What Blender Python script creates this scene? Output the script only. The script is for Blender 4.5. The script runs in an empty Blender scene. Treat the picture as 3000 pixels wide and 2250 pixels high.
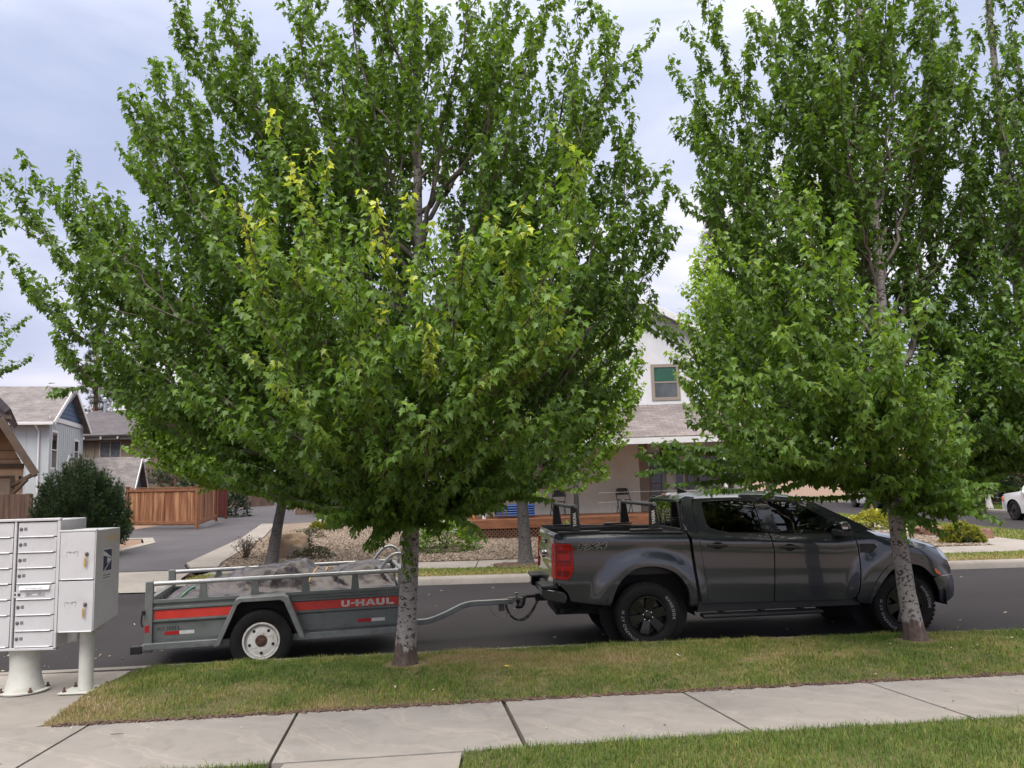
import bpy, math, random
import numpy as np
from math import radians as RD, sin, cos, pi, sqrt, hypot, atan2
from mathutils import Vector, Matrix
from mathutils.geometry import delaunay_2d_cdt
random.seed(7); rng = np.random.default_rng(11)
SC = bpy.context.scene
COL = SC.collection
# ------------------------------------------------------------------ camera numbers
FPX, CH, PIT, ROL = 2340.0, 2.03, RD(7.04), RD(1.715)

def ray(px, py):
    U, V = px - 1500, py - 1125
    u = U*cos(ROL) - V*sin(ROL); v = U*sin(ROL) + V*cos(ROL)
    return Vector((u, FPX*cos(PIT) + v*sin(PIT), FPX*sin(PIT) - v*cos(PIT)))

def at(px, py, Y):
    d = ray(px, py); return Vector((0, 0, CH)) + d*(Y/d.y)

def onz(px, py, z):
    d = ray(px, py); return Vector((0, 0, CH)) + d*((z-CH)/d.z)

# ------------------------------------------------------------------ objects
def tag(o, label=None, cat=None, group=None, kind=None):
    if label: o['label'] = label
    if cat: o['category'] = cat
    if group: o['group'] = group
    if kind: o['kind'] = kind
    return o

def thing(name, label, cat, loc=(0, 0, 0), rz=0.0, group=None):
    o = bpy.data.objects.new(name, None); COL.objects.link(o)
    o.location = loc; o.rotation_euler = (0, 0, rz); o.empty_display_size = .2
    return tag(o, label, cat, group)

def link_mesh(name, me, mat, parent=None):
    o = bpy.data.objects.new(name, me); COL.objects.link(o)
    if mat is not None:
        for m in (mat if isinstance(mat, (list, tuple)) else [mat]): me.materials.append(m)
    if parent is not None: o.parent = parent
    return o

def copy_tree(o, parent=None):
    c = o.copy(); COL.objects.link(c)
    if parent is not None: c.parent = parent
    for ch in list(o.children): copy_tree(ch, c)
    return c

class MB:
    def __init__(s): s.v = []; s.f = []; s.m = []
    def add(s, vs, fs, mi=0):
        n = len(s.v); s.v += [tuple(v) for v in vs]
        s.f += [tuple(i+n for i in f) for f in fs]; s.m += [mi]*len(fs); return s
    def box(s, x0, x1, y0, y1, z0, z1, mi=0, T=None):
        vs = [(x, y, z) for z in (z0, z1) for y in (y0, y1) for x in (x0, x1)]
        if T: vs = [T @ Vector(v) for v in vs]
        return s.add(vs, [(0, 2, 3, 1), (4, 5, 7, 6), (0, 1, 5, 4), (2, 6, 7, 3), (0, 4, 6, 2), (1, 3, 7, 5)], mi)
    def hexa(s, b, t, mi=0):          # bottom ring of 4, top ring of 4 (counter-clockwise from above)
        return s.add(list(b)+list(t), [(3, 2, 1, 0), (4, 5, 6, 7), (0, 1, 5, 4), (1, 2, 6, 5), (2, 3, 7, 6), (3, 0, 4, 7)], mi)
    def beam(s, a, b, w, h, up=(0, 0, 1), mi=0):
        a, b = Vector(a), Vector(b); d = (b-a).normalized(); sd = d.cross(Vector(up)).normalized(); u = sd.cross(d)
        r = lambda p: [p - sd*w/2 - u*h/2, p + sd*w/2 - u*h/2, p + sd*w/2 + u*h/2, p - sd*w/2 + u*h/2]
        return s.add(r(a)+r(b), [(3, 2, 1, 0), (4, 5, 6, 7), (0, 1, 5, 4), (1, 2, 6, 5), (2, 3, 7, 6), (3, 0, 4, 7)], mi)
    def tube(s, pts, r, n=8, cap=True, mi=0, jag=0.0):
        pts = [Vector(p) for p in pts]; N = len(pts); rr = r if isinstance(r, (list, tuple)) else [r]*N
        t0 = (pts[1]-pts[0]).normalized(); ref = Vector((0, 0, 1)) if abs(t0.z) < .9 else Vector((1, 0, 0))
        u = t0.cross(ref).normalized(); vs = []; fs = []
        for i, p in enumerate(pts):
            t = (pts[min(i+1, N-1)] - pts[max(i-1, 0)]).normalized()
            u = (u - t*u.dot(t)).normalized(); w = t.cross(u)
            for k in range(n):
                a = 2*pi*k/n; q = rr[i]*(1 + (random.uniform(-jag, jag) if jag else 0))
                vs.append(p + u*cos(a)*q + w*sin(a)*q)
        for i in range(N-1):
            for k in range(n):
                k2 = (k+1) % n; fs.append((i*n+k, i*n+k2, (i+1)*n+k2, (i+1)*n+k))
        if cap: fs += [tuple(range(n-1, -1, -1)), tuple((N-1)*n+k for k in range(n))]
        return s.add(vs, fs, mi)
    def lathe(s, prof, o=(0, 0, 0), ax='z', n=24, mi=0, close=False, cap=True):   # prof = [(radius, height)]
        vs = []; fs = []; N = len(prof); o = Vector(o)
        for r, h in prof:
            for k in range(n):
                a = 2*pi*k/n; c, d = r*cos(a), r*sin(a)
                vs.append(o + Vector({'z': (c, d, h), 'y': (c, h, d), 'x': (h, c, d)}[ax]))
        for i in range(N-1 + (1 if close else 0)):
            j = (i+1) % N
            for k in range(n):
                k2 = (k+1) % n; fs.append((i*n+k, i*n+k2, j*n+k2, j*n+k))
        if not close and cap:
            if prof[0][0] > 1e-6: fs.append(tuple(range(n-1, -1, -1)))
            if prof[-1][0] > 1e-6: fs.append(tuple((N-1)*n+k for k in range(n)))
        return s.add(vs, fs, mi)
    def prism(s, poly, f, w0, w1, mi=0):           # poly 2d, f(u,v,w) -> point
        n = len(poly); vs = [f(u, v, w0) for u, v in poly] + [f(u, v, w1) for u, v in poly]
        fs = [tuple(range(n-1, -1, -1)), tuple(range(n, 2*n))] + [(i, (i+1) % n, n+(i+1) % n, n+i) for i in range(n)]
        return s.add(vs, fs, mi)
    def build(s, name, mat, parent=None, smooth=None, bevel=0, seg=2, fix=True):
        me = bpy.data.meshes.new(name); me.from_pydata(s.v, [], s.f)
        if max(s.m, default=0) > 0: me.polygons.foreach_set('material_index', s.m)
        if fix:
            import bmesh
            b = bmesh.new(); b.from_mesh(me); bmesh.ops.recalc_face_normals(b, faces=b.faces); b.to_mesh(me); b.free()
        if smooth is not None or bevel:
            me.shade_smooth(); me.set_sharp_from_angle(angle=RD(smooth if smooth else 35))
        o = link_mesh(name, me, mat, parent)
        if bevel:
            m = o.modifiers.new('bevel', 'BEVEL'); m.width = bevel; m.segments = seg; m.limit_method = 'ANGLE'; m.angle_limit = RD(40)
            m.harden_normals = False
        return o

def np_mesh(name, V, loops, starts, totals, mat, parent=None, attr=None, smooth=False, mi=None):
    me = bpy.data.meshes.new(name)
    me.vertices.add(len(V)); me.vertices.foreach_set('co', np.ascontiguousarray(V, dtype=np.float32).ravel())
    me.loops.add(len(loops)); me.loops.foreach_set('vertex_index', np.ascontiguousarray(loops, dtype=np.int32))
    me.polygons.add(len(starts)); me.polygons.foreach_set('loop_start', np.ascontiguousarray(starts, dtype=np.int32))
    me.polygons.foreach_set('loop_total', np.ascontiguousarray(totals, dtype=np.int32))
    if mi is not None: me.polygons.foreach_set('material_index', mi)
    me.update(calc_edges=True)
    for k, a in (attr or {}).items():
        at_ = me.attributes.new(k, 'FLOAT', 'POINT'); at_.data.foreach_set('value', np.ascontiguousarray(a, dtype=np.float32))
    if smooth: me.shade_smooth()
    return link_mesh(name, me, mat, parent)

# polygon helpers -----------------------------------------------------------
def inpoly(P, poly):
    P = np.asarray(P, float); x, y = P[:, 0], P[:, 1]; r = np.zeros(len(P), bool); n = len(poly)
    for i in range(n):
        x1, y1 = poly[i]; x2, y2 = poly[(i+1) % n]
        if y1 == y2: continue
        c = ((y1 > y) != (y2 > y)) & (x < (x2-x1)*(y-y1)/(y2-y1) + x1); r ^= c
    return r

def segdist(P, poly):
    P = np.asarray(P, float); d = np.full(len(P), 1e9); n = len(poly)
    for i in range(n):
        a = np.array(poly[i], float); b = np.array(poly[(i+1) % n], float); ab = b-a; L = ab@ab
        if L < 1e-14: continue
        t = np.clip(((P-a)@ab)/L, 0, 1); d = np.minimum(d, np.hypot(*(P - a - t[:, None]*ab).T))
    return d

def dens(poly, step, closed=True):
    out = []; n = len(poly)
    for i in range(n if closed else n-1):
        a, b = poly[i], poly[(i+1) % n]; L = hypot(b[0]-a[0], b[1]-a[1])
        if L < 1e-9: continue
        k = max(1, int(math.ceil(L/step)))
        out += [(a[0]+(b[0]-a[0])*j/k, a[1]+(b[1]-a[1])*j/k) for j in range(k)]
    if not closed: out.append(poly[-1])
    return out

def smooth_line(pts, n=6):                          # Catmull-Rom through open points
    P = [Vector(p) for p in pts]; P = [2*P[0]-P[1]] + P + [2*P[-1]-P[-2]]; out = []
    for i in range(1, len(P)-2):
        for k in range(n):
            t = k/n
            out.append(tuple(.5*((2*P[i]) + (P[i+1]-P[i-1])*t + (2*P[i-1]-5*P[i]+4*P[i+1]-P[i+2])*t*t + (3*P[i]-P[i-1]-3*P[i+1]+P[i+2])*t**3)))
    out.append(tuple(P[-2])); return out

def fill(poly, step, holes=(), estep=None):
    """triangulated sheet of a polygon with an inner grid -> (pts2d, tris, boundary loops)"""
    estep = estep or step
    loops = [dens(poly, estep)] + [dens(h, estep) for h in holes]
    pts = []; edges = []; bl = []
    for L in loops:
        n0 = len(pts); pts += L; k = len(L); edges += [(n0+i, n0+(i+1) % k) for i in range(k)]; bl.append(list(range(n0, n0+k)))
    a = np.array(poly); gx = np.arange(a[:, 0].min()+step/2, a[:, 0].max(), step); gy = np.arange(a[:, 1].min()+step/2, a[:, 1].max(), step)
    if len(gx) and len(gy):
        G = np.array([(x+(step*.5 if j % 2 else 0), y) for j, y in enumerate(gy) for x in gx])
        ok = inpoly(G, loops[0])
        for h in loops[1:]: ok &= ~inpoly(G, h)
        G = G[ok]
        for L in loops:
            if len(G): G = G[segdist(G, L) > step*.45]
        pts = pts + [tuple(g) for g in G]
    vo, eo, fo, ov, _, _ = delaunay_2d_cdt([Vector(p) for p in pts], edges, [], 0, 1e-7)
    V = np.array([tuple(v) for v in vo]); T = np.array([f for f in fo if len(f) == 3])
    C = V[T].mean(axis=1); ok = inpoly(C, loops[0])
    for h in loops[1:]: ok &= ~inpoly(C, h)
    mp = {}
    for i, o in enumerate(ov):
        for q in o: mp[q] = i
    return V, T[ok], [[mp[i] for i in L] for L in bl]

def drape(name, poly, step, zf, mat, parent=None, kind='structure', skirt=0.0, holes=()):
    V, T, bl = fill(poly, step, holes)
    A2 = lambda L: sum(V[L[i]][0]*V[L[(i+1) % len(L)]][1]-V[L[(i+1) % len(L)]][0]*V[L[i]][1] for i in range(len(L)))
    vs = [(x, y, zf(x, y)) for x, y in V]; fs = []
    for a, b_, c in T:
        ccw = (V[b_][0]-V[a][0])*(V[c][1]-V[a][1])-(V[b_][1]-V[a][1])*(V[c][0]-V[a][0]) > 0
        fs.append((a, b_, c) if ccw else (a, c, b_))
    if skirt:
        for li, L in enumerate(bl):
            n0 = len(vs); k = len(L); vs += [vs[i] for i in L] + [(vs[i][0], vs[i][1], vs[i][2]-skirt) for i in L]
            fw_ = (A2(L) > 0) == (li == 0)
            for i in range(k):
                j = (i+1) % k; q = (n0+i, n0+k+i, n0+k+j, n0+j); fs.append(q if fw_ else q[::-1])
    b = MB(); b.add(vs, fs); o = b.build(name, mat, parent, smooth=30, fix=False)
    if kind: o['kind'] = kind
    return o

def text_geo(s, size=1.0, ext=0.0, spacing=1.0, shear=0.0, bold=0.0):
    c = bpy.data.curves.new('lettering', 'FONT'); c.body = s; c.size = size; c.extrude = ext; c.space_character = spacing; c.shear = shear; c.offset = bold
    c.resolution_u = 4
    o = bpy.data.objects.new('lettering', c); COL.objects.link(o)
    dg = bpy.context.evaluated_depsgraph_get(); me = o.evaluated_get(dg).to_mesh()
    V = [tuple(v.co) for v in me.vertices]; Fs = [tuple(p.vertices) for p in me.polygons]
    o.evaluated_get(dg).to_mesh_clear(); bpy.data.objects.remove(o); bpy.data.curves.remove(c)
    return V, Fs

def lerp_tab(tab, x):
    return float(np.interp(x, [t[0] for t in tab], [t[1] for t in tab]))

def sstep(a, b, x):
    t = min(1, max(0, (x-a)/(b-a))); return t*t*(3-2*t)

# ------------------------------------------------------------------ materials
MATS = {}
class NT:
    def __init__(s, name):
        s.m = bpy.data.materials.new(name); s.m.use_nodes = True; s.t = s.m.node_tree; s.t.nodes.clear()
        s.out = s.n('ShaderNodeOutputMaterial'); s.p = s.n('ShaderNodeBsdfPrincipled'); s.l(s.p, 0, s.out, 0)
        s.tc = s.n('ShaderNodeTexCoord')
    def n(s, ty, **k):
        x = s.t.nodes.new(ty)
        for a, b in k.items(): setattr(x, a, b)
        return x
    def l(s, a, i, b, j): s.t.links.new(a.outputs[i], b.inputs[j])
    def coord(s, sc=(1, 1, 1), out='Object', rot=(0, 0, 0)):
        m = s.n('ShaderNodeMapping'); m.inputs['Scale'].default_value = sc; m.inputs['Rotation'].default_value = rot
        s.l(s.tc, out, m, 0); return m
    def noise(s, scale, detail=4, rough=.55, sc=(1, 1, 1), dist=0, co=None):
        x = s.n('ShaderNodeTexNoise'); x.inputs['Scale'].default_value = scale; x.inputs['Detail'].default_value = detail
        x.inputs['Roughness'].default_value = rough; x.inputs['Distortion'].default_value = dist
        s.l(co or s.coord(sc), 0, x, 'Vector'); return x
    def ramp(s, src, i, stops, mode='LINEAR'):
        r = s.n('ShaderNodeValToRGB'); r.color_ramp.interpolation = mode; e = r.color_ramp.elements
        while len(e) < len(stops): e.new(.5)
        for q, (p, c) in zip(e, stops):
            q.position = p; q.color = c if len(c) == 4 else (*c, 1)
        s.l(src, i, r, 0); return r
    def mix(s, fac, a, b, mode='MIX'):
        x = s.n('ShaderNodeMix', data_type='RGBA', blend_type=mode)
        for v, j in ((fac, 0), (a, 6), (b, 7)):
            if isinstance(v, tuple) and not isinstance(v[0], (int, float)): s.l(v[0], v[1], x, j)
            elif j == 0: x.inputs[0].default_value = v
            else: x.inputs[j].default_value = (*v, 1) if len(v) == 3 else v
        return x
    def math(s, op, a, b=None, clamp=False):
        x = s.n('ShaderNodeMath', operation=op, use_clamp=clamp)
        for v, j in ((a, 0), (b, 1)):
            if v is None: continue
            if isinstance(v, tuple): s.l(v[0], v[1], x, j)
            else: x.inputs[j].default_value = v
        return x
    def bump(s, src, i, strength=.3, dist=.01, nrm=None):
        b = s.n('ShaderNodeBump'); b.inputs['Strength'].default_value = strength; b.inputs['Distance'].default_value = dist
        s.l(src, i, b, 'Height')
        if nrm: s.l(nrm, 0, b, 'Normal')
        s.l(b, 0, s.p, 'Normal'); return b
    def set(s, **k):
        for a, b in k.items(): s.p.inputs[a].default_value = b
        return s

def mat(name, col, rough=.6, metal=0.0, var=.12, vs=4.0, bump=0.0, bs=60.0, col2=None, coat=0.0, spec=.5, sc=(1, 1, 1), dirt=None, ds=1.5):
    """general surface: two tone noise, fine grain, optional dirt patches with a shape of their own, bump"""
    if name in MATS: return MATS[name]
    t = NT(name); c2 = col2 or tuple(max(0, c*(1-var*2)) for c in col); c1 = col if col2 else tuple(min(1, c*(1+var*.6)) for c in col)
    n = t.noise(vs, 6, .6, sc); r = t.ramp(n, 0, [(.3, c2), (.7, c1)]); last = (r, 0)
    if dirt:
        n2 = t.noise(ds, 8, .7, sc, .6); r2 = t.ramp(n2, 0, [(.52, (0, 0, 0)), (.72, (1, 1, 1))]); mm = t.mix((r2, 0), last, dirt); last = (mm, 2)
    t.l(last[0], last[1], t.p, 'Base Color')
    t.set(Roughness=rough, Metallic=metal); t.p.inputs['Coat Weight'].default_value = coat; t.p.inputs['Coat Roughness'].default_value = .04
    t.p.inputs['Specular IOR Level'].default_value = spec
    rn = t.n('ShaderNodeMapRange'); rn.inputs[3].default_value = max(.02, rough-.08); rn.inputs[4].default_value = min(1, rough+.08); t.l(n, 0, rn, 0); t.l(rn, 0, t.p, 'Roughness')
    if bump:
        b = t.noise(bs, 5, .6, sc); t.bump(b, 0, bump, .01)
    MATS[name] = t.m; return t.m
# ================================================================== SETTING
def build_world():
    w = bpy.data.worlds.new('World'); SC.world = w; w.use_nodes = True; t = w.node_tree; N = t.nodes; N.clear(); L = t.links.new
    out = N.new('ShaderNodeOutputWorld'); bg = N.new('ShaderNodeBackground'); L(bg.outputs[0], out.inputs[0]); bg.inputs[1].default_value = .1
    sky = N.new('ShaderNodeTexSky'); sky.sky_type = 'NISHITA'; sky.sun_disc = False; sky.sun_elevation = SUN_EL; sky.sun_rotation = SUN_ROT
    sky.air_density = 1.2; sky.dust_density = 2.0
    tc = N.new('ShaderNodeTexCoord'); mp = N.new('ShaderNodeMapping'); mp.inputs['Scale'].default_value = (1, 1, 3.2); mp.inputs['Location'].default_value = (.35, .2, .55)
    L(tc.outputs['Generated'], mp.inputs[0])
    n1 = N.new('ShaderNodeTexNoise'); n1.inputs['Scale'].default_value = 2.1; n1.inputs['Detail'].default_value = 7; n1.inputs['Roughness'].default_value = .5; n1.inputs['Distortion'].default_value = .4
    L(mp.outputs[0], n1.inputs['Vector'])
    cr = N.new('ShaderNodeValToRGB'); e = cr.color_ramp.elements; e[0].position = .33; e[1].position = .70
    e.new(.47); e.new(.56)
    cols = [(.33, (3.7, 4.1, 5.8)), (.44, (4.4, 4.8, 6.4)), (.54, (5.6, 5.85, 7.2)), (.64, (7.8, 7.6, 8.2))]
    for q, (p, c) in zip(e, cols): q.position = p; q.color = (*c, 1)
    L(n1.outputs[0], cr.inputs[0])
    # haze towards the horizon: slightly warmer and paler cloud base; more light overhead
    sp = N.new('ShaderNodeSeparateXYZ'); L(tc.outputs['Generated'], sp.inputs[0])
    up = N.new('ShaderNodeValToRGB'); u = up.color_ramp.elements; u[0].position = .0; u[0].color = (.86, .77, .76, 1); u[1].position = 1; u[1].color = (5.6, 4.95, 3.5, 1)
    for p_, c_ in ((.22, (.80, .79, .79, 1)), (.46, (.86, .87, .85, 1)), (.60, (1.6, 1.5, 1.3, 1)), (.78, (3.9, 3.5, 2.6, 1))):
        q_ = u.new(p_); q_.color = c_
    L(sp.outputs[2], up.inputs[0])
    mu = N.new('ShaderNodeMix'); mu.data_type = 'RGBA'; mu.blend_type = 'MULTIPLY'; mu.inputs[0].default_value = 1; L(cr.outputs[0], mu.inputs[6]); L(up.outputs[0], mu.inputs[7])
    mx = N.new('ShaderNodeMix'); mx.data_type = 'RGBA'; mx.inputs[0].default_value = .88; L(sky.outputs[0], mx.inputs[6]); L(mu.outputs[2], mx.inputs[7])
    L(mx.outputs[2], bg.inputs[0])

SUN_EL, SUN_ROT = RD(52), RD(200)
build_world()
sl = bpy.data.lights.new('sun', 'SUN'); sl.energy = 1.5; sl.angle = RD(30); sl.color = (1, .96, .9)
so = bpy.data.objects.new('sun', sl); COL.objects.link(so)
# sky rotation 200 deg: sun sits behind the camera; the lamp points the same way
_sd = Vector((sin(SUN_ROT)*cos(SUN_EL), cos(SUN_ROT)*cos(SUN_EL), sin(SUN_EL)))
so.rotation_euler = _sd.to_track_quat('Z', 'Y').to_euler(); so.location = (0, 0, 30)
cam = bpy.data.cameras.new('camera'); co = bpy.data.objects.new('camera', cam); COL.objects.link(co)
cam.sensor_fit = 'HORIZONTAL'; cam.sensor_width = 36; cam.lens = 36*FPX/3000; cam.clip_end = 2000; cam.clip_start = .05
co.matrix_world = Matrix.Translation((0, 0, CH)) @ Matrix.Rotation(RD(90)+PIT, 4, 'X') @ Matrix.Rotation(-ROL, 4, 'Z')
SC.camera = co
SC.view_settings.view_transform = 'Standard'; SC.view_settings.look = 'None'; SC.view_settings.exposure = .84; SC.view_settings.gamma = 1
SC.cycles.max_bounces = 8; SC.cycles.transparent_max_bounces = 12; SC.cycles.caustics_reflective = False; SC.cycles.caustics_refractive = False
SC.cycles.use_denoising = True

# ---------------------------------------------------------------- ground heights
def ground(x, y):
    if y < 20: return .13
    return .13 + .028*(min(y, 60)-20)*(1-sstep(4, 10, x))

NEAR = smooth_line([(-40, 8.3), (-12, 8.6), (-5.56, 8.85), (-3.2, 9.08), (-1.4, 9.22), (-.2, 9.36), (1.87, 9.46), (5.82, 9.53), (15, 9.6), (40, 9.7)], 5)
def near_y(x): return lerp_tab(NEAR, x)
def swf(x): return lerp_tab([(-40, 4.4), (-4.2, 6.69), (-1.86, 6.9), (-.17, 7.08), (1.39, 7.2), (3.05, 7.34), (4.53, 7.45), (20, 8.6)], x)
def swn(x): return lerp_tab([(-40, 3.1), (-3.5, 5.43), (-1.69, 5.62), (0, 5.8), (1.66, 5.98), (3.73, 6.17), (20, 7.6)], x)
def mound(x, y):                                     # near planting strip, gently crowned
    a, b = swf(x), near_y(x); t = min(1, max(0, (y-a)/(b-a))); return .185 + .05*sin(pi*t) - .02*t

def m_asphalt(name, base):
    t = NT(name); n = t.noise(.5, 6, .6); f = t.noise(420, 2, .7); p = t.noise(55, 4, .7)
    r = t.ramp(n, 0, [(.3, tuple(c*.82 for c in base)), (.7, tuple(c*1.15 for c in base))])
    r2 = t.ramp(f, 0, [(.35, (.45, .45, .45)), (.5, (1, 1, 1)), (.72, (1.9, 1.9, 1.9))]); m = t.mix(1.0, (r, 0), (r2, 0), 'MULTIPLY')
    s = t.ramp(p, 0, [(.73, (0, 0, 0)), (.78, (.6, .6, .6))]); m2 = t.mix((s, 0), (m, 2), (.2, .18, .17))
    t.l(m2, 2, t.p, 'Base Color'); t.set(Roughness=.9); t.p.inputs['Specular IOR Level'].default_value = .22; t.bump(f, 0, .35, .004); return t.m

def m_concrete(name, base, swirl=.0, joint=0):
    t = NT(name); n = t.noise(1.1, 7, .62); f = t.noise(260, 3, .7); st = t.noise(3.0, 6, .7, dist=1.5)
    r = t.ramp(n, 0, [(.28, tuple(c*.82 for c in base)), (.5, base), (.75, tuple(min(1, c*1.13) for c in base))])
    last = (r, 0)
    if swirl:
        w = t.n('ShaderNodeTexWave', wave_type='BANDS', bands_direction='DIAGONAL'); w.inputs['Scale'].default_value = 1.0; w.inputs['Distortion'].default_value = 12; w.inputs['Detail'].default_value = 3; w.inputs['Detail Scale'].default_value = .7
        t.l(t.coord((1, 1.6, 1)), 0, w, 'Vector')
        wr = t.ramp(w, 0, [(.55, (.97, .97, .98)), (.80, (.98, .98, .98)), (.9, (1.22, 1.18, 1.14)), (1, (1.0, 1.0, 1.0))]); mm = t.mix(swirl, last, (wr, 0), 'MULTIPLY'); last = (mm, 2)
    s = t.ramp(st, 0, [(.48, (1, 1, 1)), (.72, (.78, .765, .75))]); m = t.mix(.8, last, (s, 0), 'MULTIPLY')
    g = t.ramp(f, 0, [(.3, (.9, .9, .9)), (.7, (1.07, 1.07, 1.07))]); m2 = t.mix(1.0, (m, 2), (g, 0), 'MULTIPLY')
    t.l(m2, 2, t.p, 'Base Color'); t.set(Roughness=.85); t.bump(f, 0, .25, .003); return t.m

def m_soil(name, a, b, c, s1=2.0, s2=90):
    t = NT(name); n = t.noise(s1, 6, .65); f = t.noise(s2, 5, .75)
    r = t.ramp(n, 0, [(.3, a), (.5, b), (.7, c)]); g = t.ramp(f, 0, [(.3, (.5, .5, .5)), (.55, (1, 1, 1)), (.75, (1.5, 1.5, 1.5))]); m = t.mix(1.0, (r, 0), (g, 0), 'MULTIPLY')
    t.l(m, 2, t.p, 'Base Color'); t.set(Roughness=.95); t.bump(f, 0, .6, .02); return t.m

ASPH = m_asphalt('asphalt_street', (.023, .0205, .0235)); ASPH2 = m_asphalt('asphalt_alley', (.068, .064, .073))
CONC = m_concrete('sidewalk_concrete', (.228, .209, .194), .75); CONC2 = m_concrete('pad_concrete', (.24, .217, .196)); CONC3 = m_concrete('kerb_concrete', (.215, .194, .178))
TURF = m_soil('turf_soil', (.09, .085, .03), (.13, .11, .045), (.22, .16, .08), 1.6, 160)
GRAV = m_soil('gravel_base', (.13, .098, .075), (.17, .13, .10), (.21, .165, .13), 1.0, 60)
DIRT = m_soil('bare_dirt', (.14, .085, .06), (.19, .12, .085), (.24, .165, .12), 1.5, 70)

def strip(name, fa, fb, x0, x1, zf, m, step=.25, skirt=.0):
    xs = list(np.arange(x0, x1, .5))+[x1]
    poly = [(x, fa(x)) for x in xs] + [(x, fb(x)) for x in reversed(xs)]
    return drape(name, poly, step, zf, m, skirt=skirt)

def build_ground():
    # one big sheet that reaches the horizon
    b = MB(); xs = [-900, -300, -120, -60, -40] + list(range(-36, 41, 2)) + [50, 70, 120, 300, 900]
    ys = [-60, -20, 0, 6, 8, 10, 12, 14, 16, 18] + list(range(20, 62, 2)) + [70, 90, 140, 300, 1200]
    vs = [(x, y, ground(x, y)-.28 + (.14 if y >= 20 else 0)) for y in ys for x in xs]; W = len(xs)
    b.add(vs, [(j*W+i, j*W+i+1, (j+1)*W+i+1, (j+1)*W+i) for j in range(len(ys)-1) for i in range(W-1)])
    tag(b.build('ground', DIRT, smooth=60), kind='structure')
    strip('road', lambda x: near_y(x)+.1, lambda x: 16.75, -60, 60, lambda x, y: .0 + .02*sin(pi*(y-9)/7.7), ASPH, 1.5)
    # near kerb with a rolled face
    prof = [(-.02, .0), (-.02, .155), (.11, .155), (.145, .14), (.165, .11), (.185, -.02)]
    def kerb(name, line, sgn, pr, m):
        k = MB(); n = len(pr); vs = []
        for x, y in line:
            for dy, z in pr: vs.append((x, y+sgn*dy, z))
        k.add(vs, [(i*n+j, i*n+j+1, (i+1)*n+j+1, (i+1)*n+j) for i in range(len(line)-1) for j in range(n-1)])
        tag(k.build(name, m, smooth=40), kind='structure')
    kerb('kerb', [(x, near_y(x)) for x in np.arange(-40, 40, 1.0)], 1, prof, CONC3)
    far = [(x, 16.92) for x in list(np.arange(-7.4, 15.0, 1.0))+[15.0]]
    kerb('kerb', far, -1, [(-.03, .0), (-.03, .15), (.13, .15), (.17, .135), (.2, .1), (.22, -.02)], CONC3)
    kerb('kerb', [(x, 16.92) for x in np.arange(-60, -13.4, 1.0)], -1, [(-.03, .0), (-.03, .15), (.13, .15), (.17, .135), (.2, .1), (.22, -.02)], CONC3)
    # near sidewalk: slabs with tooled joints
    j = [(-9.1, -9.0), (-6.9, -6.8), (-5.15, -5.05), (-3.5, -3.43), (-1.86, -1.70), (-.17, .01), (1.39, 1.66), (3.05, 3.33), (4.7, 5.0), (6.4, 6.7), (9, 9.3), (12, 12.3)]
    for i in range(len(j)-1):
        (a, a2), (c, c2) = j[i], j[i+1]; g = .012 if i != 5 else .03; g2 = .012 if i+1 != 5 else .006
        poly = [(a2+g, swn(a2)), (c2-g2, swn(c2)), (c-g2, swf(c)), (a+g, swf(a))]
        drape('sidewalk', poly, .3, lambda x, y: .19 + .02*(swf(x)-y)/1.2, CONC, skirt=.05)
    strip('sidewalk_bed', lambda x: swn(x)-.02, lambda x: swf(x)+.02, -9, 12, lambda x, y: .165, m_soil('joint_soil', (.05, .04, .03), (.08, .06, .04), (.1, .08, .05)), 1)
    # concrete pad for the mail boxes, joining walk and kerb
    pad = [(-9.5, 6.35), (-3.98, 6.72), (-3.9, 6.80), (-4.02, 7.9), (-4.17, 8.84), (-9.5, 8.62)]
    drape('mail_pad', pad, .4, lambda x, y: .182 - .012*(y-6.7), CONC2)
    # planting strip and the lawn by the camera
    st = [(x, swf(x)+.01) for x in np.arange(-3.88, 14, .3)]; st2 = [(x, near_y(x)-.005) for x in np.arange(14, -4.15, -.3)]
    drape('lawn', st + st2 + [(-4.02, 7.9)], .22, mound, TURF, skirt=.06)
    low = [(x, swn(x)-.0) for x in np.arange(-.40, 14, .3)]
    drape('lawn', [(-.40, 4.2), (14, 4.2)] + low[::-1], .3, lambda x, y: .205 + .03*(swn(x)-y), TURF, skirt=.05)
    low2 = [(x, swn(x)) for x in np.arange(-9, -1.55, .3)]
    drape('lawn', [(-9, 4.2), (-1.72, 4.2)] + low2[::-1], .3, lambda x, y: .2 + .02*(swn(x)-y), TURF, skirt=.05)
    drape('footpath', [(-1.7, 4.2), (-.42, 4.2), (-.42, swn(-.42)-.015), (-1.6, swn(-1.6)-.015)], .4, lambda x, y: .207, CONC2, skirt=.05)
    # far side: lawn strip, walk, gravel
    drape('lawn', [(-7.2, 16.95), (14.8, 16.95), (14.8, 18.35), (-7.2, 18.35)], .5, lambda x, y: .15+.01*sin(x*1.7), TURF, skirt=.05)
    xx = [-7.2, -5.7, -4.2, -2.55, -.95, .6, 2.2, 3.8, 5.4, 7, 8.6, 10.2, 11.8]
    for a, c in zip(xx[:-1], xx[1:]):
        drape('sidewalk', [(a+.012, 18.42), (c-.012, 18.42), (c-.012, 19.98), (a+.012, 19.98)], .6, lambda x, y: .16, CONC3, skirt=.05)
    gb = [(-7.30, 19.9), (11.78, 19.9), (11.78, 30), (7, 37.2), (-8.4, 35.3), (-10.4, 34.4), (-9.2, 28.1), (-7.75, 20.9)]
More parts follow.
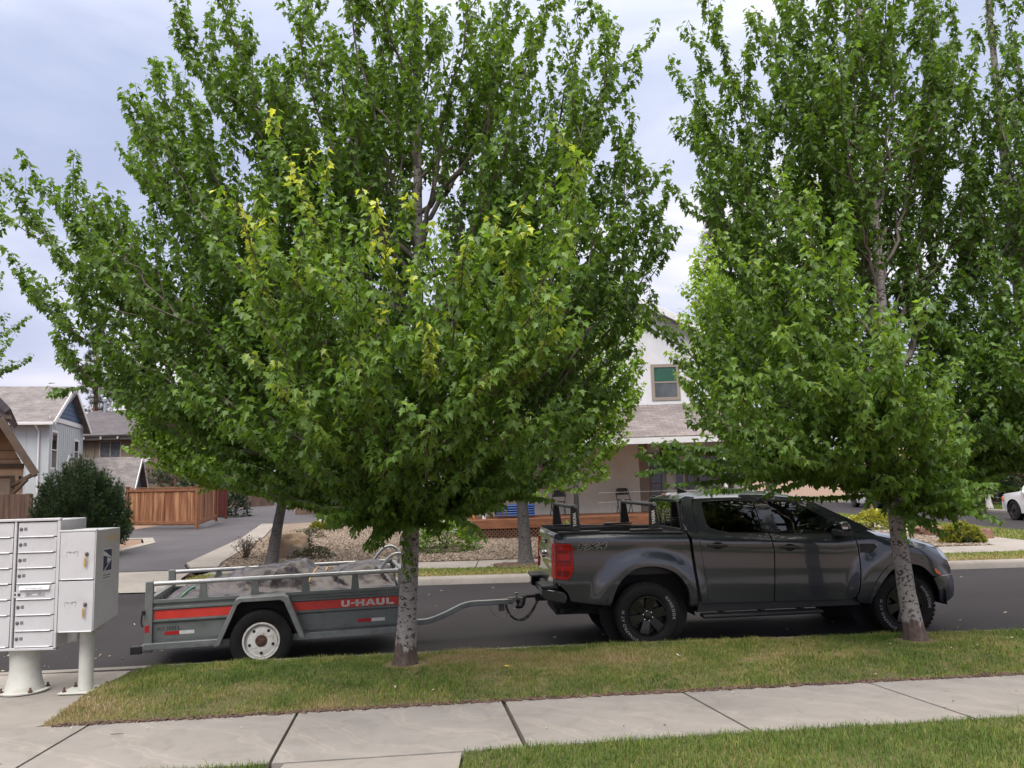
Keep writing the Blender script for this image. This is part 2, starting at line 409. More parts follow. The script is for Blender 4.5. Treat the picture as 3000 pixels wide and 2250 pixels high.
    drape('gravel_bed', gb, .5, lambda x, y: ground(x, y)+.012*sin(x*2.1)*sin(y*1.7)+.03*sstep(20, 20.6, y), GRAV)
    # alley: apron, asphalt, border strip, side branches
    drape('alley_apron', [(-13.6, 16.78), (-7.0, 16.78), (-7.5, 18.2), (-7.9, 19.9), (-12.2, 19.9), (-12.8, 18.4)], .5, lambda x, y: .02+.12*sstep(16.8, 18.2, y), CONC2)
    al = [(-12.2, 19.9), (-8.05, 19.9), (-8.55, 20.9), (-9.55, 28.1), (-10.9, 34.5), (-8.5, 35.2), (6, 37), (6, 39.5), (-8, 39), (-9.4, 39.5), (-13.5, 47), (-15, 60), (-19, 60), (-17.6, 47), (-15.6, 39), (-16.2, 33.4), (-34, 31.5), (-34, 28.0), (-13.2, 29.3), (-12.3, 27.3), (-12.15, 24)]
    drape('alley', al, .8, lambda x, y: ground(x, y)+.02, ASPH2)
    drape('alley_border', [(-7.35, 20.0), (-7.6, 20.9), (-8.75, 28.1), (-10.2, 34.3), (-10.85, 34.5), (-9.5, 28.1), (-8.5, 20.9), (-8.0, 19.95)], .5, lambda x, y: ground(x, y)+.075, CONC3, skirt=.08)
    drape('alley_border', [(-12.35, 20), (-12.2, 20), (-12.1, 24), (-12.2, 27.4), (-13.2, 29.4), (-20, 28.9), (-20, 28.6), (-13.4, 29.05), (-12.55, 27.3), (-12.5, 24)], .5, lambda x, y: ground(x, y)+.05, CONC2, skirt=.05)
    drape('planting_bed', [(-40, 17.1), (-13.6, 17.1), (-12.4, 20), (-12.55, 24), (-12.6, 27.3), (-13.45, 29.0), (-40, 28.0)], .8, lambda x, y: max(.12, ground(x, y))+.02, DIRT)
    # side street on the right with its lawns and walk
    drape('side_street', [(15.3, 16.2), (22.0, 16.2), (22.0, 70), (14.6, 70)], 2, lambda x, y: .02, ASPH)
    drape('lawn', [(13.2, 18.6), (15.2, 18.6), (15.1, 40), (13.0, 40)], .6, lambda x, y: .15, TURF, skirt=.12)
    drape('sidewalk', [(11.8, 18.42), (13.2, 18.42), (13.0, 40), (11.6, 40)], .8, lambda x, y: .155, CONC, skirt=.1)
    k = MB(); k.box(22.0, 22.25, 16, 70, -.02, .14); tag(k.build('kerb', CONC3, bevel=.03), kind='structure')
    drape('lawn', [(22.25, 16), (40, 16), (40, 70), (22.25, 70)], 2, lambda x, y: .14, TURF, skirt=.1)
    drape('sidewalk', [(23.6, 16), (24.6, 16), (24.6, 70), (23.6, 70)], 2, lambda x, y: .15, CONC)
    drape('footpath', [(24.6, 36.4), (24.6, 38.0), (29.5, 41.6), (29.5, 40.2)], 1, lambda x, y: .155, CONC)
build_ground()
# ================================================================== PICKUP TRUCK (local: x forward from rear axle, -y kerb side, z up)
def m_paint(name, base, metal=.5):
    t = NT(name); f = t.noise(900, 2, .5); d = t.noise(1.3, 6, .65)
    r = t.ramp(f, 0, [(.3, tuple(c*.8 for c in base)), (.7, tuple(c*1.25 for c in base))]); t.l(r, 0, t.p, 'Base Color')
    t.set(Metallic=metal, Roughness=.34); t.p.inputs['Coat Weight'].default_value = 1; t.p.inputs['Coat Roughness'].default_value = .03; t.p.inputs['Coat IOR'].default_value = 1.55
    rr = t.ramp(d, 0, [(.4, (.04, .04, .04)), (.75, (.09, .09, .09))]); t.l(rr, 0, t.p, 'Coat Roughness')
    return t.m
def m_tint(name, tint, gain=1.15):
    m = bpy.data.materials.new(name); m.use_nodes = True; t = m.node_tree; t.nodes.clear(); N = t.nodes.new; L = t.links.new
    o = N('ShaderNodeOutputMaterial'); tr = N('ShaderNodeBsdfTransparent'); tr.inputs[0].default_value = (*tint, 1)
    g = N('ShaderNodeBsdfGlossy'); g.inputs['Roughness'].default_value = .015; g.inputs[0].default_value = (.95, .97, 1, 1)
    fr = N('ShaderNodeFresnel'); fr.inputs[0].default_value = 1.52; mp = N('ShaderNodeMath'); mp.operation = 'MULTIPLY_ADD'; mp.inputs[1].default_value = gain; mp.inputs[2].default_value = .02
    L(fr.outputs[0], mp.inputs[0]); mx = N('ShaderNodeMixShader'); L(mp.outputs[0], mx.inputs[0]); L(tr.outputs[0], mx.inputs[1]); L(g.outputs[0], mx.inputs[2]); L(mx.outputs[0], o.inputs[0]); return m
PAINT = m_paint('grey_metallic_paint', (.028, .033, .043), .3)
WPAINT = m_paint('white_car_paint', (.62, .63, .66), 0)
GLASS = m_tint('tinted_window', (.13, .145, .14)); GLASS2 = m_tint('clear_window', (.55, .58, .57))
PLAS = mat('black_plastic', (.018, .018, .02), .55, var=.2, bump=.2, bs=300)
GLOSSB = mat('gloss_black', (.012, .012, .015), .12, var=.1, coat=.8)
RUB = mat('tyre_rubber', (.012, .0115, .0125), .85, var=.25, vs=6, bump=.3, bs=120, dirt=(.026, .024, .022), ds=5, spec=.25)
RIMB = mat('black_rim', (.004, .004, .0045), .28, var=.2, coat=.3)
CHROME = mat('chrome', (.75, .75, .77), .12, 1.0, var=.05)
STEEL = mat('bare_steel', (.30, .30, .31), .4, .9, var=.2, vs=20)
DARK = mat('dark_shell', (.008, .008, .009), .8, var=.1)
SEATM = mat('seat_cloth', (.022, .022, .024), .85, var=.2, bump=.2)
REDL = mat('red_lens', (.48, .006, .010), .25, var=.12, vs=30, coat=.35, spec=.2)
REDD = mat('red_lens_deep', (.20, .003, .006), .2, var=.1, coat=.35, spec=.2)
CLEARL = mat('clear_lens', (.62, .64, .68), .1, .2, var=.2, vs=20, coat=1)
AMBER = mat('amber_lens', (.75, .16, .015), .15, var=.1, coat=1)
WHITE_T = mat('white_lettering', (.8, .8, .8), .6, var=.06)
GREYT = mat('grey_lettering', (.30, .30, .30), .7, var=.1)

BELT = [(-1.2, 1.413), (-1.05, 1.409), (-.3, 1.387), (.52, 1.361), (.89, 1.326), (1.76, 1.285), (2.42, 1.252), (2.7, 1.262), (2.87, 1.268), (2.97, 1.237), (3.17, 1.188), (3.41, 1.150), (3.6, 1.108), (3.75, 1.05), (3.95, .95)]
def flare(x, z):
    o = 0
    for cx in (0.03, 3.24):
        r = hypot(x-cx, (z-.42)*1.0)
        o = max(o, (1-sstep(.60, .80, r))*sstep(.36, .6, z))
    return o
def W_(x, z):
    """half width of the body at (x, z)"""
    t = z - lerp_tab(BELT, x)
    w = lerp_tab([(-1.1, .80), (-.92, .865), (-.82, .889), (-.6, .905), (-.38, .908), (-.22, .902), (-.13, .909), (-.075, .907), (-.055, .903), (-.04, .893), (0, .860)], t)
    if t > 0:
        if x < .53: w = .860 - min(.03, t*2)
        else: w = .860 - .33*t - .25*max(0, t-.35)
    elif x > .53 and x < 2.6: w -= .012*sstep(-.07, 0, t)*0
    w += .038*flare(x, z)
    if x > 3.25: w -= .17*((x-3.25)/.75)**2
    if x < -.95: w -= .05*((-.95-x)/.16)**2
    return w

def side_panel(name, poly, m, parent, holes=(), step=.035, inset=0., thick=.02, W=W_, off=None):
    V, T, bl = fill(poly, step, holes, estep=.02)
    A2 = lambda L: sum(V[L[i]][0]*V[L[(i+1) % len(L)]][1]-V[L[(i+1) % len(L)]][0]*V[L[i]][1] for i in range(len(L)))
    out = []
    for sgn in (-1, 1):
        vs = [(x, sgn*(W(x, z)-inset), z) for x, z in V]; fs = []
        for a, b_, c in T:
            ccw = (V[b_][0]-V[a][0])*(V[c][1]-V[a][1])-(V[b_][1]-V[a][1])*(V[c][0]-V[a][0]) > 0
            fs.append((a, b_, c) if ccw == (sgn < 0) else (a, c, b_))
        for li, L in enumerate(bl):
            n0 = len(vs); vs += [vs[i] for i in L] + [(vs[i][0], vs[i][1]-sgn*thick, vs[i][2]) for i in L]; k = len(L)
            fw_ = (A2(L) > 0) == (li == 0)
            for i in range(k):
                j = (i+1) % k; q = (n0+i, n0+k+i, n0+k+j, n0+j)
                fs.append(q if fw_ == (sgn < 0) else q[::-1])
        b = MB(); b.add(vs, fs); out.append(b.build(name, m, parent[0 if sgn < 0 else 1] if isinstance(parent, list) else parent, smooth=38, fix=False))
    return out

def shrink(poly, d):
    a = np.array(poly, float); n = len(a); out = []
    A = .5*sum(a[i][0]*a[(i+1) % n][1]-a[(i+1) % n][0]*a[i][1] for i in range(n)); s = 1 if A > 0 else -1
    for i in range(n):
        p, q, r = a[i-1], a[i], a[(i+1) % n]; e1 = (q-p)/np.linalg.norm(q-p); e2 = (r-q)/np.linalg.norm(r-q)
        n1 = np.array([-e1[1], e1[0]])*s; n2 = np.array([-e2[1], e2[0]])*s; m = n1+n2; m /= max(.3, np.linalg.norm(m)); k = max(.5, m@n1)
        out.append(tuple(q + m*d/k))
    return out

def across(name, xs, prof, m, parent, ny=14, thick=.0, smooth=40):
    """sheet across the car: prof(x, v) -> (x, y, z) for v in -1..1"""
    b = MB(); vs = [prof(x, -1+2*j/ny) for x in xs for j in range(ny+1)]; W = ny+1
    b.add(vs, [(i*W+j, i*W+j+1, (i+1)*W+j+1, (i+1)*W+j) for i in range(len(xs)-1) for j in range(ny)])
    o = b.build(name, m, parent, smooth=smooth)
    if thick: s = o.modifiers.new('solid', 'SOLIDIFY'); s.thickness = thick; s.offset = -1
    return o

def tyre_prof(R, r, w, sh=.05):
    return [(r, -w*.40), (r+.012, -w*.46), (r+(R-r)*.35, -w*.51), (R-sh, -w*.5), (R-sh*.35, -w*.455), (R-.004, -w*.40), (R, -w*.25), (R, w*.25), (R-.004, w*.40), (R-sh*.35, w*.455), (R-sh, w*.5), (r+(R-r)*.35, w*.51), (r+.012, w*.46), (r, w*.40)]

def truck_wheel(parent, x, y, side, turn=0):
    R, r, w = .393, .232, .262
    W = bpy.data.objects.new('wheel', None); COL.objects.link(W); W.parent = parent; W.location = (x, y, R); W.rotation_euler = (0, 0, turn)
    s = side                                          # -1: outer face towards -y
    t = MB(); t.lathe(tyre_prof(R-.006, r, w), ax='y', n=56, close=True)
    for k in range(44):                               # tread lugs
        for row, (y0, y1, o) in enumerate(((-w*.49, -w*.27, 0), (-w*.22, -w*.02, .5), (w*.02, w*.22, 0), (w*.27, w*.49, .5))):
            a = 2*pi*(k+o)/44; T = Matrix.Rotation(a, 4, 'Y') @ Matrix.Translation((0, 0, R-.004)) @ Matrix.Rotation(.25 if row % 2 else -.25, 4, 'Z')
            t.box(-.019, .019, y0, y1, -.014, .0045 if row in (1, 2) else .001, T=T)
    ty = t.build('tyre', RUB, W, smooth=40)
    m = MB(); y0 = s*w*.5
    m.lathe([(r-.004, -w*.42), (r, -w*.47), (r-.012, -w*.47), (r-.03, -w*.3), (r-.035, w*.3), (r-.012, w*.47), (r, w*.47), (r-.004, w*.42)], ax='y', n=48, close=True)
    for k in range(6):
        a = 2*pi*k/6 + .26
        for da, wd in ((0, .034),):
            T = Matrix.Rotation(a, 4, 'Y')
            def f(u, v, q): return T @ Vector((u, v, q))
            b_ = [(-.040, s*.055, .05), (.040, s*.055, .05), (.040, s*.095, .05), (-.040, s*.095, .05)]; t_ = [(-.056, s*.075, r-.02), (.056, s*.075, r-.02), (.056, s*.112, r-.02), (-.056, s*.112, r-.02)]
            m.hexa([T @ Vector(q) for q in b_], [T @ Vector(q) for q in t_])
    m.lathe([(.0, s*.03), (.085, s*.04), (.082, s*.092), (.045, s*.098), (.038, s*.115), (.0, s*.118)], ax='y', n=24)
    m.lathe([(0, s*.0), (.2, s*.0), (.2, s*.02), (0, s*.03)], ax='y', n=32)
    rim = m.build('rim', RIMB, W, smooth=35)
    for k in range(6):
        n = MB(); a = 2*pi*k/6 + .75; n.lathe([(.0, s*.118), (.008, s*.114), (.011, s*.09), (.011, s*.07)], o=(.058*cos(a), 0, .058*sin(a)), ax='y', n=8); n.build('lug_nut', CHROME, rim, smooth=40)
    # raised white sidewall lettering
    def arc(txt, a0, rad, size, sp):
        V, Fs = text_geo(txt, size, 0, sp); a_ = [v[0] for v in V]; L = max(a_)-min(a_); q = MB(); vs = []
        for (u, v, _) in V:
            an = a0 + (L/2-u)/rad if s < 0 else a0 - (L/2-u)/rad
            rr = rad + v - size*.35; vs.append((rr*cos(an), s*(w*.512+.0015 - .9*abs(rr-(r+(R-r)*.40))*.08), rr*sin(an)))
        q.add(vs, Fs); q.build('lettering', GREYT, ty, fix=False)
    arc('HANKOOK', RD(18), .312, .05, 1.25); arc('DYNAPRO AT M', RD(205), .312, .05, 1.2)
    return W

def build_truck():
    n = Vector((-sin(.0834), cos(.0834)))
    p = Vector((1.5546, 9.8154)) + n*.955
    T = thing('pickup_truck', 'dark grey four-door pickup truck parked at the kerb, towing the open trailer', 'pickup truck', (p.x, p.y, .0), .0834)
    E2 = lambda name: None
    arc_r = [(.518, .489), (.512, .641), (.466, .759), (.373, .872), (.226, .951), (.061, .982), (-.114, .964), (-.23, .903), (-.332, .805), (-.398, .685), (-.44, .572)]
    # ---- bed sides
    bed = [(-1.055, 1.409), (-.307, 1.387), (.50, 1.362), (.537, 1.352), (.560, 1.243), (.588, .921), (.614, .601), (.618, .50)] + smooth2(arc_r, 4) + [(-.45, .535), (-.60, .548), (-.925, .60), (-.96, .70), (-1.06, .80), (-1.112, .846), (-1.108, .866), (-.979, .852), (-.933, .866), (-.884, .952), (-.879, 1.231), (-.916, 1.28), (-1.09, 1.288)]
    side_panel('bed_side', shrink(bed, .002), PAINT, T, step=.03)
    # flares
    fo = [(-.498, .539), (-.47, .659), (-.408, .787), (-.32, .899), (-.211, .982), (-.073, 1.035), (.079, 1.044), (.229, 1.016), (.377, .938), (.485, .831), (.555, .698), (.572, .58), (.575, .49)]
    for outl in (smooth2(fo, 4) + smooth2(arc_r, 4),):
        side_panel('wheel_arch', outl, PAINT, T, inset=-.014, thick=.06, step=.03)
    # ---- cab rear pillar
    cab = [(.668, .515), (.640, .727), (.604, 1.113), (.588, 1.294), (.533, 1.386), (.505, 1.46), (.499, 1.55), (.503, 1.70), (.53, 1.775), (.60, 1.80), (.72, 1.785), (.68, 1.755), (.663, 1.70), (.664, 1.55), (.678, 1.343), (.716, .98), (.744, .66), (.757, .558), (.802, .515)]
    side_panel('cab_pillar', shrink(cab, .002), PAINT, T, step=.03)
    # ---- doors with windows
    D = {}
    rd = [(.757, .558), (.802, .515), (1.2, .505), (1.574, .500), (1.592, .75), (1.612, 1.095), (1.585, 1.27), (1.577, 1.33), (1.579, 1.742), (1.2, 1.765), (.95, 1.768), (.74, 1.755), (.685, 1.735), (.664, 1.68), (.664, 1.55), (.678, 1.343), (.716, .98), (.744, .66)]
    rw = [(.783, 1.70), (.801, 1.728), (1.19, 1.735), (1.452, 1.713), (1.477, 1.655), (1.513, 1.318), (1.106, 1.336), (.955, 1.362), (.851, 1.398), (.808, 1.449), (.788, 1.563)]
    fd = [(1.583, .500), (2.48, .482), (2.55, .486), (2.605, .518), (2.637, .584), (2.673, .763), (2.692, .971), (2.682, 1.112), (2.654, 1.225), (2.615, 1.345), (2.56, 1.405), (2.44, 1.462), (2.209, 1.612), (1.972, 1.692), (1.76, 1.728), (1.588, 1.742), (1.586, 1.33), (1.594, 1.27), (1.621, 1.095), (1.60, .75)]
    fw = [(1.642, 1.707), (1.80, 1.703), (1.928, 1.685), (2.103, 1.62), (2.276, 1.53), (2.43, 1.43), (2.5, 1.372), (2.494, 1.272), (1.719, 1.302)]
    dr = {}
    for nm, outl, hole in (('rear_door', rd, rw), ('front_door', fd, fw)):
        o = side_panel(nm, shrink(outl, .0022), PAINT, T, holes=[shrink(hole, -.014)], step=.035); dr[nm] = o
        side_panel('window', shrink(hole, -.012), GLASS, o, inset=.014, thick=.004, step=.06)
        ring = shrink(hole, -.018); V = ring; inner = shrink(hole, .006)
        side_panel('window_seal', ring, PLAS, o, holes=[inner], inset=.004, thick=.015, step=.05)
    # gloss black pillar trim between the windows
    bp = [(1.462, 1.70), (1.56, 1.735), (1.64, 1.725), (1.722, 1.305), (1.60, 1.312), (1.515, 1.322)]
    side_panel('pillar_trim', bp, GLOSSB, T, inset=-.004, thick=.012, step=.05)
    # ---- roof rail / A pillar
    ap = [(1.30, 1.768), (1.6, 1.75), (1.972, 1.70), (2.209, 1.620), (2.44, 1.47), (2.565, 1.41), (2.625, 1.345), (2.70, 1.29), (2.86, 1.31), (2.95, 1.285), (2.809, 1.372), (2.662, 1.452), (2.486, 1.540), (2.26, 1.665), (1.985, 1.735), (1.6, 1.785), (1.3, 1.798)]
    side_panel('windscreen_pillar', ap, PAINT, T, step=.03, thick=.03)
    # ---- front wing
    af = [(3.716, .443), (3.707, .52), (3.659, .64), (3.582, .76), (3.5, .835), (3.399, .875), (3.27, .89), (3.142, .857), (3.048, .804), (2.916, .656), (2.828, .507), (2.80, .42)]
    fen = [(2.617, .50), (2.655, .60), (2.685, .763), (2.703, .971), (2.694, 1.112), (2.667, 1.225), (2.64, 1.335), (2.70, 1.285), (2.87, 1.295), (2.966, 1.24), (3.038, 1.209), (3.172, 1.19), (3.41, 1.153), (3.588, 1.111), (3.69, 1.072), (3.77, 1.045), (3.818, .945), (3.913, .885), (3.95, .80), (3.955, .722), (3.70, .722), (3.62, .722)] + [(x, z) for x, z in smooth2(af[3:], 4)] + [(2.78, .42), (2.66, .44)]
    vent = [(2.704, 1.150), (2.895, 1.144), (2.928, 1.11), (2.845, 1.032), (2.712, 1.045)]
    fen_o = side_panel('front_wing', fen, PAINT, T, holes=[vent], step=.03)
    side_panel('wing_vent', shrink(vent, -.002), PLAS, fen_o, inset=.012, step=.05)
    fo2 = [(2.76, .44), (2.788, .55), (2.892, .727), (3.023, .861), (3.148, .919), (3.27, .945), (3.375, .940), (3.507, .905), (3.60, .83), (3.66, .745), (3.70, .722)]
    side_panel('wheel_arch', smooth2(fo2, 4) + [(3.62, .722)] + smooth2(af[3:], 4), PAINT, T, inset=-.012, thick=.06, step=.03)
    bum = [(3.716, .443), (3.707, .52), (3.659, .64), (3.628, .70), (3.70, .716), (3.96, .712), (3.985, .66), (3.975, .53), (3.95, .45), (3.86, .40), (3.74, .39)]
    bo = side_panel('front_bumper', bum, PAINT, T, step=.03, inset=-.006, thick=.05)
    # fronts across
    def nose(z0, z1, x0, bulge, hw, m, nm, par=None):
        return across(nm, [0, .5, 1], lambda s_, v: (x0 + bulge*(1-v*v) + .01*sin(s_*pi), v*hw, z0+(z1-z0)*s_), m, par or T, 16)
    nose(.45, .715, 3.93, .14, .765, PAINT, 'bumper_front', bo[0]); nose(.40, .52, 3.935, .15, .70, PLAS, 'bumper_intake', bo[0])
    nose(.72, 1.05, 3.88, .13, .66, PLAS, 'grille')
    hl = [(3.776, 1.055), (3.83, 1.052), (3.885, 1.0), (3.935, .90), (3.915, .885), (3.818, .945)]
    side_panel('headlight', hl, CLEARL, T, inset=.004, thick=.05, step=.03)
    across('hood', [2.80, 2.95, 3.1, 3.25, 3.41, 3.55, 3.68, 3.76, 3.82, 3.88, 3.91, 3.93], lambda x, v: (x + .10*(1-v*v)*sstep(3.5, 3.9, x) - .03*sstep(3.85, 3.93, x), v*(W_(x, lerp_tab(BELT, x))-.002-.13*sstep(3.72, 3.93, x)), lerp_tab([(2.8, 1.29), (2.97, 1.240), (3.17, 1.190), (3.41, 1.152), (3.59, 1.110), (3.69, 1.072), (3.78, 1.058), (3.88, 1.04), (3.93, .985)], x) + lerp_tab([(2.8, .03), (3.0, .075), (3.5, .075), (3.72, .065), (3.85, .045), (3.93, .0)], x)*(1-abs(v)**5)), PAINT, T, 24)
    # roof, screens
    zd = lambda x: lerp_tab([(.5, 1.735), (.55, 1.752), (.65, 1.762), (.95, 1.768), (1.3, 1.764), (1.6, 1.75), (1.985, 1.70), (2.26, 1.63)], x)
    zc = lambda x: lerp_tab([(.5, 1.752), (.55, 1.795), (.65, 1.825), (.95, 1.848), (1.2, 1.852), (1.56, 1.84), (1.94, 1.80), (2.26, 1.715)], x)
    across('roof', [.5, .52, .55, .6, .65, .8, .95, 1.2, 1.4, 1.56, 1.8, 1.94, 2.1, 2.26], lambda x, v: (x, v*(W_(max(x, .6), zd(x))+.001), zd(x) + (zc(x)-zd(x))*(1-abs(v)**4)*(1+.08*(abs(abs(v)-.45) < .08))), PAINT, T, 30)
    ws = lambda s_, v: (2.25+.70*s_ + .06*(1-v*v)*s_, v*(.69+.11*s_), 1.672 + (1.262-1.672)*s_ + .045*(1-v*v))
    across('windscreen', [0, .25, .5, .75, 1], ws, GLASS2, T, 14)
    rwn = across('rear_window', [0, .5, 1], lambda s_, v: (.505+.02*s_ + .0*v, v*(.66+.12*s_), 1.72 + (1.40-1.72)*s_), m_tint('privacy_glass', (.03, .033, .033), .35), T, 8)
    fr = MB()
    for z0, z1, y0, y1 in ((1.70, 1.765, -.72, .72), (1.33, 1.40, -.82, .82)): fr.box(.515, .56, y0, y1, z0, z1)
    for s_ in (-1, 1): fr.hexa([(.50, s_*.80, 1.38), (.57, s_*.80, 1.38), (.57, s_*.74, 1.38), (.50, s_*.74, 1.38)], [(.495, s_*.70, 1.74), (.56, s_*.70, 1.74), (.56, s_*.63, 1.74), (.495, s_*.63, 1.74)])
    fr.box(.512, .53, -.02, .02, 1.40, 1.70); fr.box(.512, .53, -.30, -.27, 1.40, 1.70); fr.box(.512, .53, .27, .30, 1.40, 1.70)
    fr.build('rear_window_frame', PLAS, T, bevel=.008)
    c = MB(); c.box(.515, .575, -.13, .13, 1.785, 1.822); ch = c.build('brake_light', CLEARL, T, bevel=.008); c = MB(); c.box(.509, .58, -.045, .045, 1.79, 1.818); c.build('red_lens', REDL, ch, bevel=.006)
    a = MB(); a.hexa([(.70, -.03, 1.82), (.86, -.012, 1.83), (.86, .012, 1.83), (.70, .03, 1.82)], [(.70, -.008, 1.905), (.75, -.004, 1.885), (.75, .004, 1.885), (.70, .008, 1.905)]); a.build('antenna', GLOSSB, T, bevel=.006)
    # shells that close the cab, engine and underside
    k = MB(); k.box(.56, 2.75, -.80, .80, .46, .56); k.box(.56, .62, -.78, .78, .5, 1.33); k.box(2.62, 2.72, -.80, .80, .5, 1.22)
    for s_ in (-1, 1): k.box(.62, 2.66, s_*.80-.02, s_*.80+.02, .46, 1.22)
    k.box(2.72, 3.85, -.62, .62, .45, 1.05); k.box(-1.05, 3.9, -.45, .45, .38, .62); k.box(2.5, 3.0, -.7, .7, 1.1, 1.235)
    k.build('inner_shell', DARK, T)
    for cx in (0.03, 3.24):
        for s_ in (-1, 1):
            k = MB()
            for q in range(12):
                a0, a1 = pi*q/12-.1, pi*(q+1)/12-.1 + .02; r0 = .56
                P = [(cx+r0*cos(a_), y_, .42+r0*sin(a_)) for a_ in (a0, a1) for y_ in (s_*.56, s_*.87)]; k.add(P, [(0, 1, 3, 2)])
            k.add([(cx+.57*cos(2*pi*i/20), s_*.56, .45+.57*sin(2*pi*i/20)) for i in range(20)], [tuple(range(20))])
            k.build('wheel_well', DARK, T)
    # interior
    def seat(x, y, w):
        s_ = MB(); s_.box(x-.05, x+.48, y-w/2, y+w/2, .78, .95); s_.hexa([(x-.12, y-w/2, .9), (x+.06, y-w/2, .9), (x+.06, y+w/2, .9), (x-.12, y+w/2, .9)], [(x-.27, y-w*.42, 1.42), (x-.15, y-w*.42, 1.42), (x-.15, y+w*.42, 1.42), (x-.27, y+w*.42, 1.42)])
        o = s_.build('seat', SEATM, T, bevel=.05, seg=3); h = MB(); h.box(x-.31, x-.19, y-.13, y+.13, 1.45, 1.64); h.build('headrest', SEATM, o, bevel=.05, seg=3)
    for s_ in (-.38, .38): seat(1.80, s_, .5); seat(.98, s_*1.05, .6)
    d = MB(); d.hexa([(2.35, -.74, 1.0), (2.75, -.74, 1.0), (2.75, .74, 1.0), (2.35, .74, 1.0)], [(2.42, -.72, 1.24), (2.8, -.72, 1.24), (2.8, .72, 1.24), (2.42, .72, 1.24)])
    do = d.build('dashboard', SEATM, T, bevel=.03); w = MB(); w.lathe([(.175, -.014), (.19, 0), (.175, .014), (.16, 0)], ax='x', n=24, close=True); w.box(-.01, .01, -.17, .17, -.02, .02); wo = w.build('steering_wheel', PLAS, do, smooth=40); wo.location = (2.28, .38, 1.2); wo.rotation_euler = (0, RD(-25), 0)
    # bed interior
    k = MB(); k.box(-1.02, .48, -.74, .74, .86, .90)
    for s_ in (-1, 1): k.box(-1.04, .50, s_*.765-.025, s_*.765+.025, .88, 1.37)
    k.box(.46, .50, -.76, .76, .88, 1.345); k.build('bed_liner', PLAS, T)
    for s_ in (-1, 1):
        k = MB(); vs = []
        for x in np.linspace(-1.05, .5, 16):
            z = lerp_tab(BELT, x); vs += [(x, s_*.882, z-.004), (x, s_*.874, z+.014), (x, s_*.79, z+.014), (x, s_*.77, z-.05)]
        k.add(vs, [(i*4+j, i*4+j+1, (i+1)*4+j+1, (i+1)*4+j) for i in range(15) for j in range(3)]); k.build('bed_rail', PLAS, T, smooth=30)
    # tailgate
    tg = lambda z, v: (-1.085 - .030*(1.40-z)/.6 - .014*(1-v*v) - (.012 if 1.0 < z < 1.22 and abs(v) < .85 else 0) + .03*sstep(1.36, 1.41, z), v*.80, z)
    tgo = across('tailgate', [.70, .78, .86, .94, 1.0, 1.04, 1.10, 1.18, 1.22, 1.27, 1.33, 1.37, 1.395, 1.405], tg, PAINT, T, 26, thick=.06)
    k = MB(); k.box(-1.126, -1.09, -.12, .12, 1.235, 1.30); k.build('handle', GLOSSB, tgo, bevel=.012); k = MB(); k.box(-1.134, -1.12, -.10, .10, 1.243, 1.262); k.build('handle_trim', CHROME, tgo, bevel=.004)
    OV = mat('blue_badge', (.02, .06, .25), .2, var=.1, coat=1)
    k = MB(); vs = [(-1.152, .085*cos(2*pi*i/28), 1.12+.034*sin(2*pi*i/28)) for i in range(28)]; k.add(vs + [(-1.10, v[1], v[2]) for v in vs], [tuple(range(28))] + [(i, (i+1) % 28, 28+(i+1) % 28, 28+i) for i in range(28)]); bd = k.build('badge', CHROME, tgo)
    k = MB(); vs = [(-1.1535, .077*cos(2*pi*i/28), 1.12+.028*sin(2*pi*i/28)) for i in range(28)]; k.add(vs, [tuple(range(28))]); k.build('badge_face', OV, bd)
    k = MB(); k.box(-1.156, -1.12, -.02, .02, 1.05, 1.075); k.build('camera_lens', GLOSSB, tgo, bevel=.006)
    # lamps at the rear corners
    tl = [(-1.108, .870), (-.979, .856), (-.935, .87), (-.888, .952), (-.883, 1.229), (-.918, 1.276), (-1.09, 1.285)]
    to = side_panel('tail_light', tl, REDL, T, inset=-.008, thick=.05, step=.03)
    side_panel('lens_frame', [(-1.085, 1.02), (-.905, 1.02), (-.905, 1.255), (-1.085, 1.265)], REDD, to, holes=[[(-1.07, 1.035), (-.92, 1.035), (-.92, 1.24), (-1.07, 1.25)]], inset=-.0105, thick=.004, step=.05)
    side_panel('lens_band', [(-1.06, 1.165), (-.93, 1.165), (-.93, 1.205), (-1.06, 1.205)], REDD, to, inset=-.0105, thick=.004, step=.05)
    side_panel('lens_band', [(-1.06, 1.05), (-.925, 1.05), (-.925, 1.085), (-1.06, 1.085)], REDD, to, inset=-.0105, thick=.004, step=.05)
    side_panel('lens_band', [(-1.09, .90), (-.95, .885), (-.91, .96), (-1.08, .97)], REDD, to, inset=-.0105, thick=.004, step=.05)
    for s_ in (0, 1):
        y0 = (-1 if s_ == 0 else 1); k = MB(); k.hexa([(-1.135, y0*.72, .87), (-1.10, y0*.835, .87), (-1.08, y0*.82, .87), (-1.10, y0*.72, .87)], [(-1.115, y0*.73, 1.285), (-1.08, y0*.82, 1.285), (-1.06, y0*.81, 1.285), (-1.08, y0*.73, 1.285)]); k.build('lens_return', REDL, to[s_], bevel=.01)
    # rear bumper: painted corners, black step
    for s_ in (-1, 1):
        k = MB(); k.prism([(-1.262, .775), (-1.18, .742), (-.985, .715), (-.948, .63), (-.995, .556), (-1.21, .622), (-1.262, .64)], lambda u, v, w: (u, s_*w - s_*(.10*max(0, (-1.1-u)/.16)**2), v), .56, .865); k.build('bumper_corner', PAINT, T, bevel=.025, seg=3)
    k = MB(); k.box(-1.265, -1.06, -.84, -.38, .742, .79); k.box(-1.265, -1.06, .38, .84, .742, .79); k.box(-1.2, -1.05, -.6, .6, .60, .70); k.box(-1.16, -1.05, -.40, .40, .68, .74)
    k.box(-1.10, -.98, -.8, .8, .55, .66); k.build('rear_bumper', PLAS, T, bevel=.018)
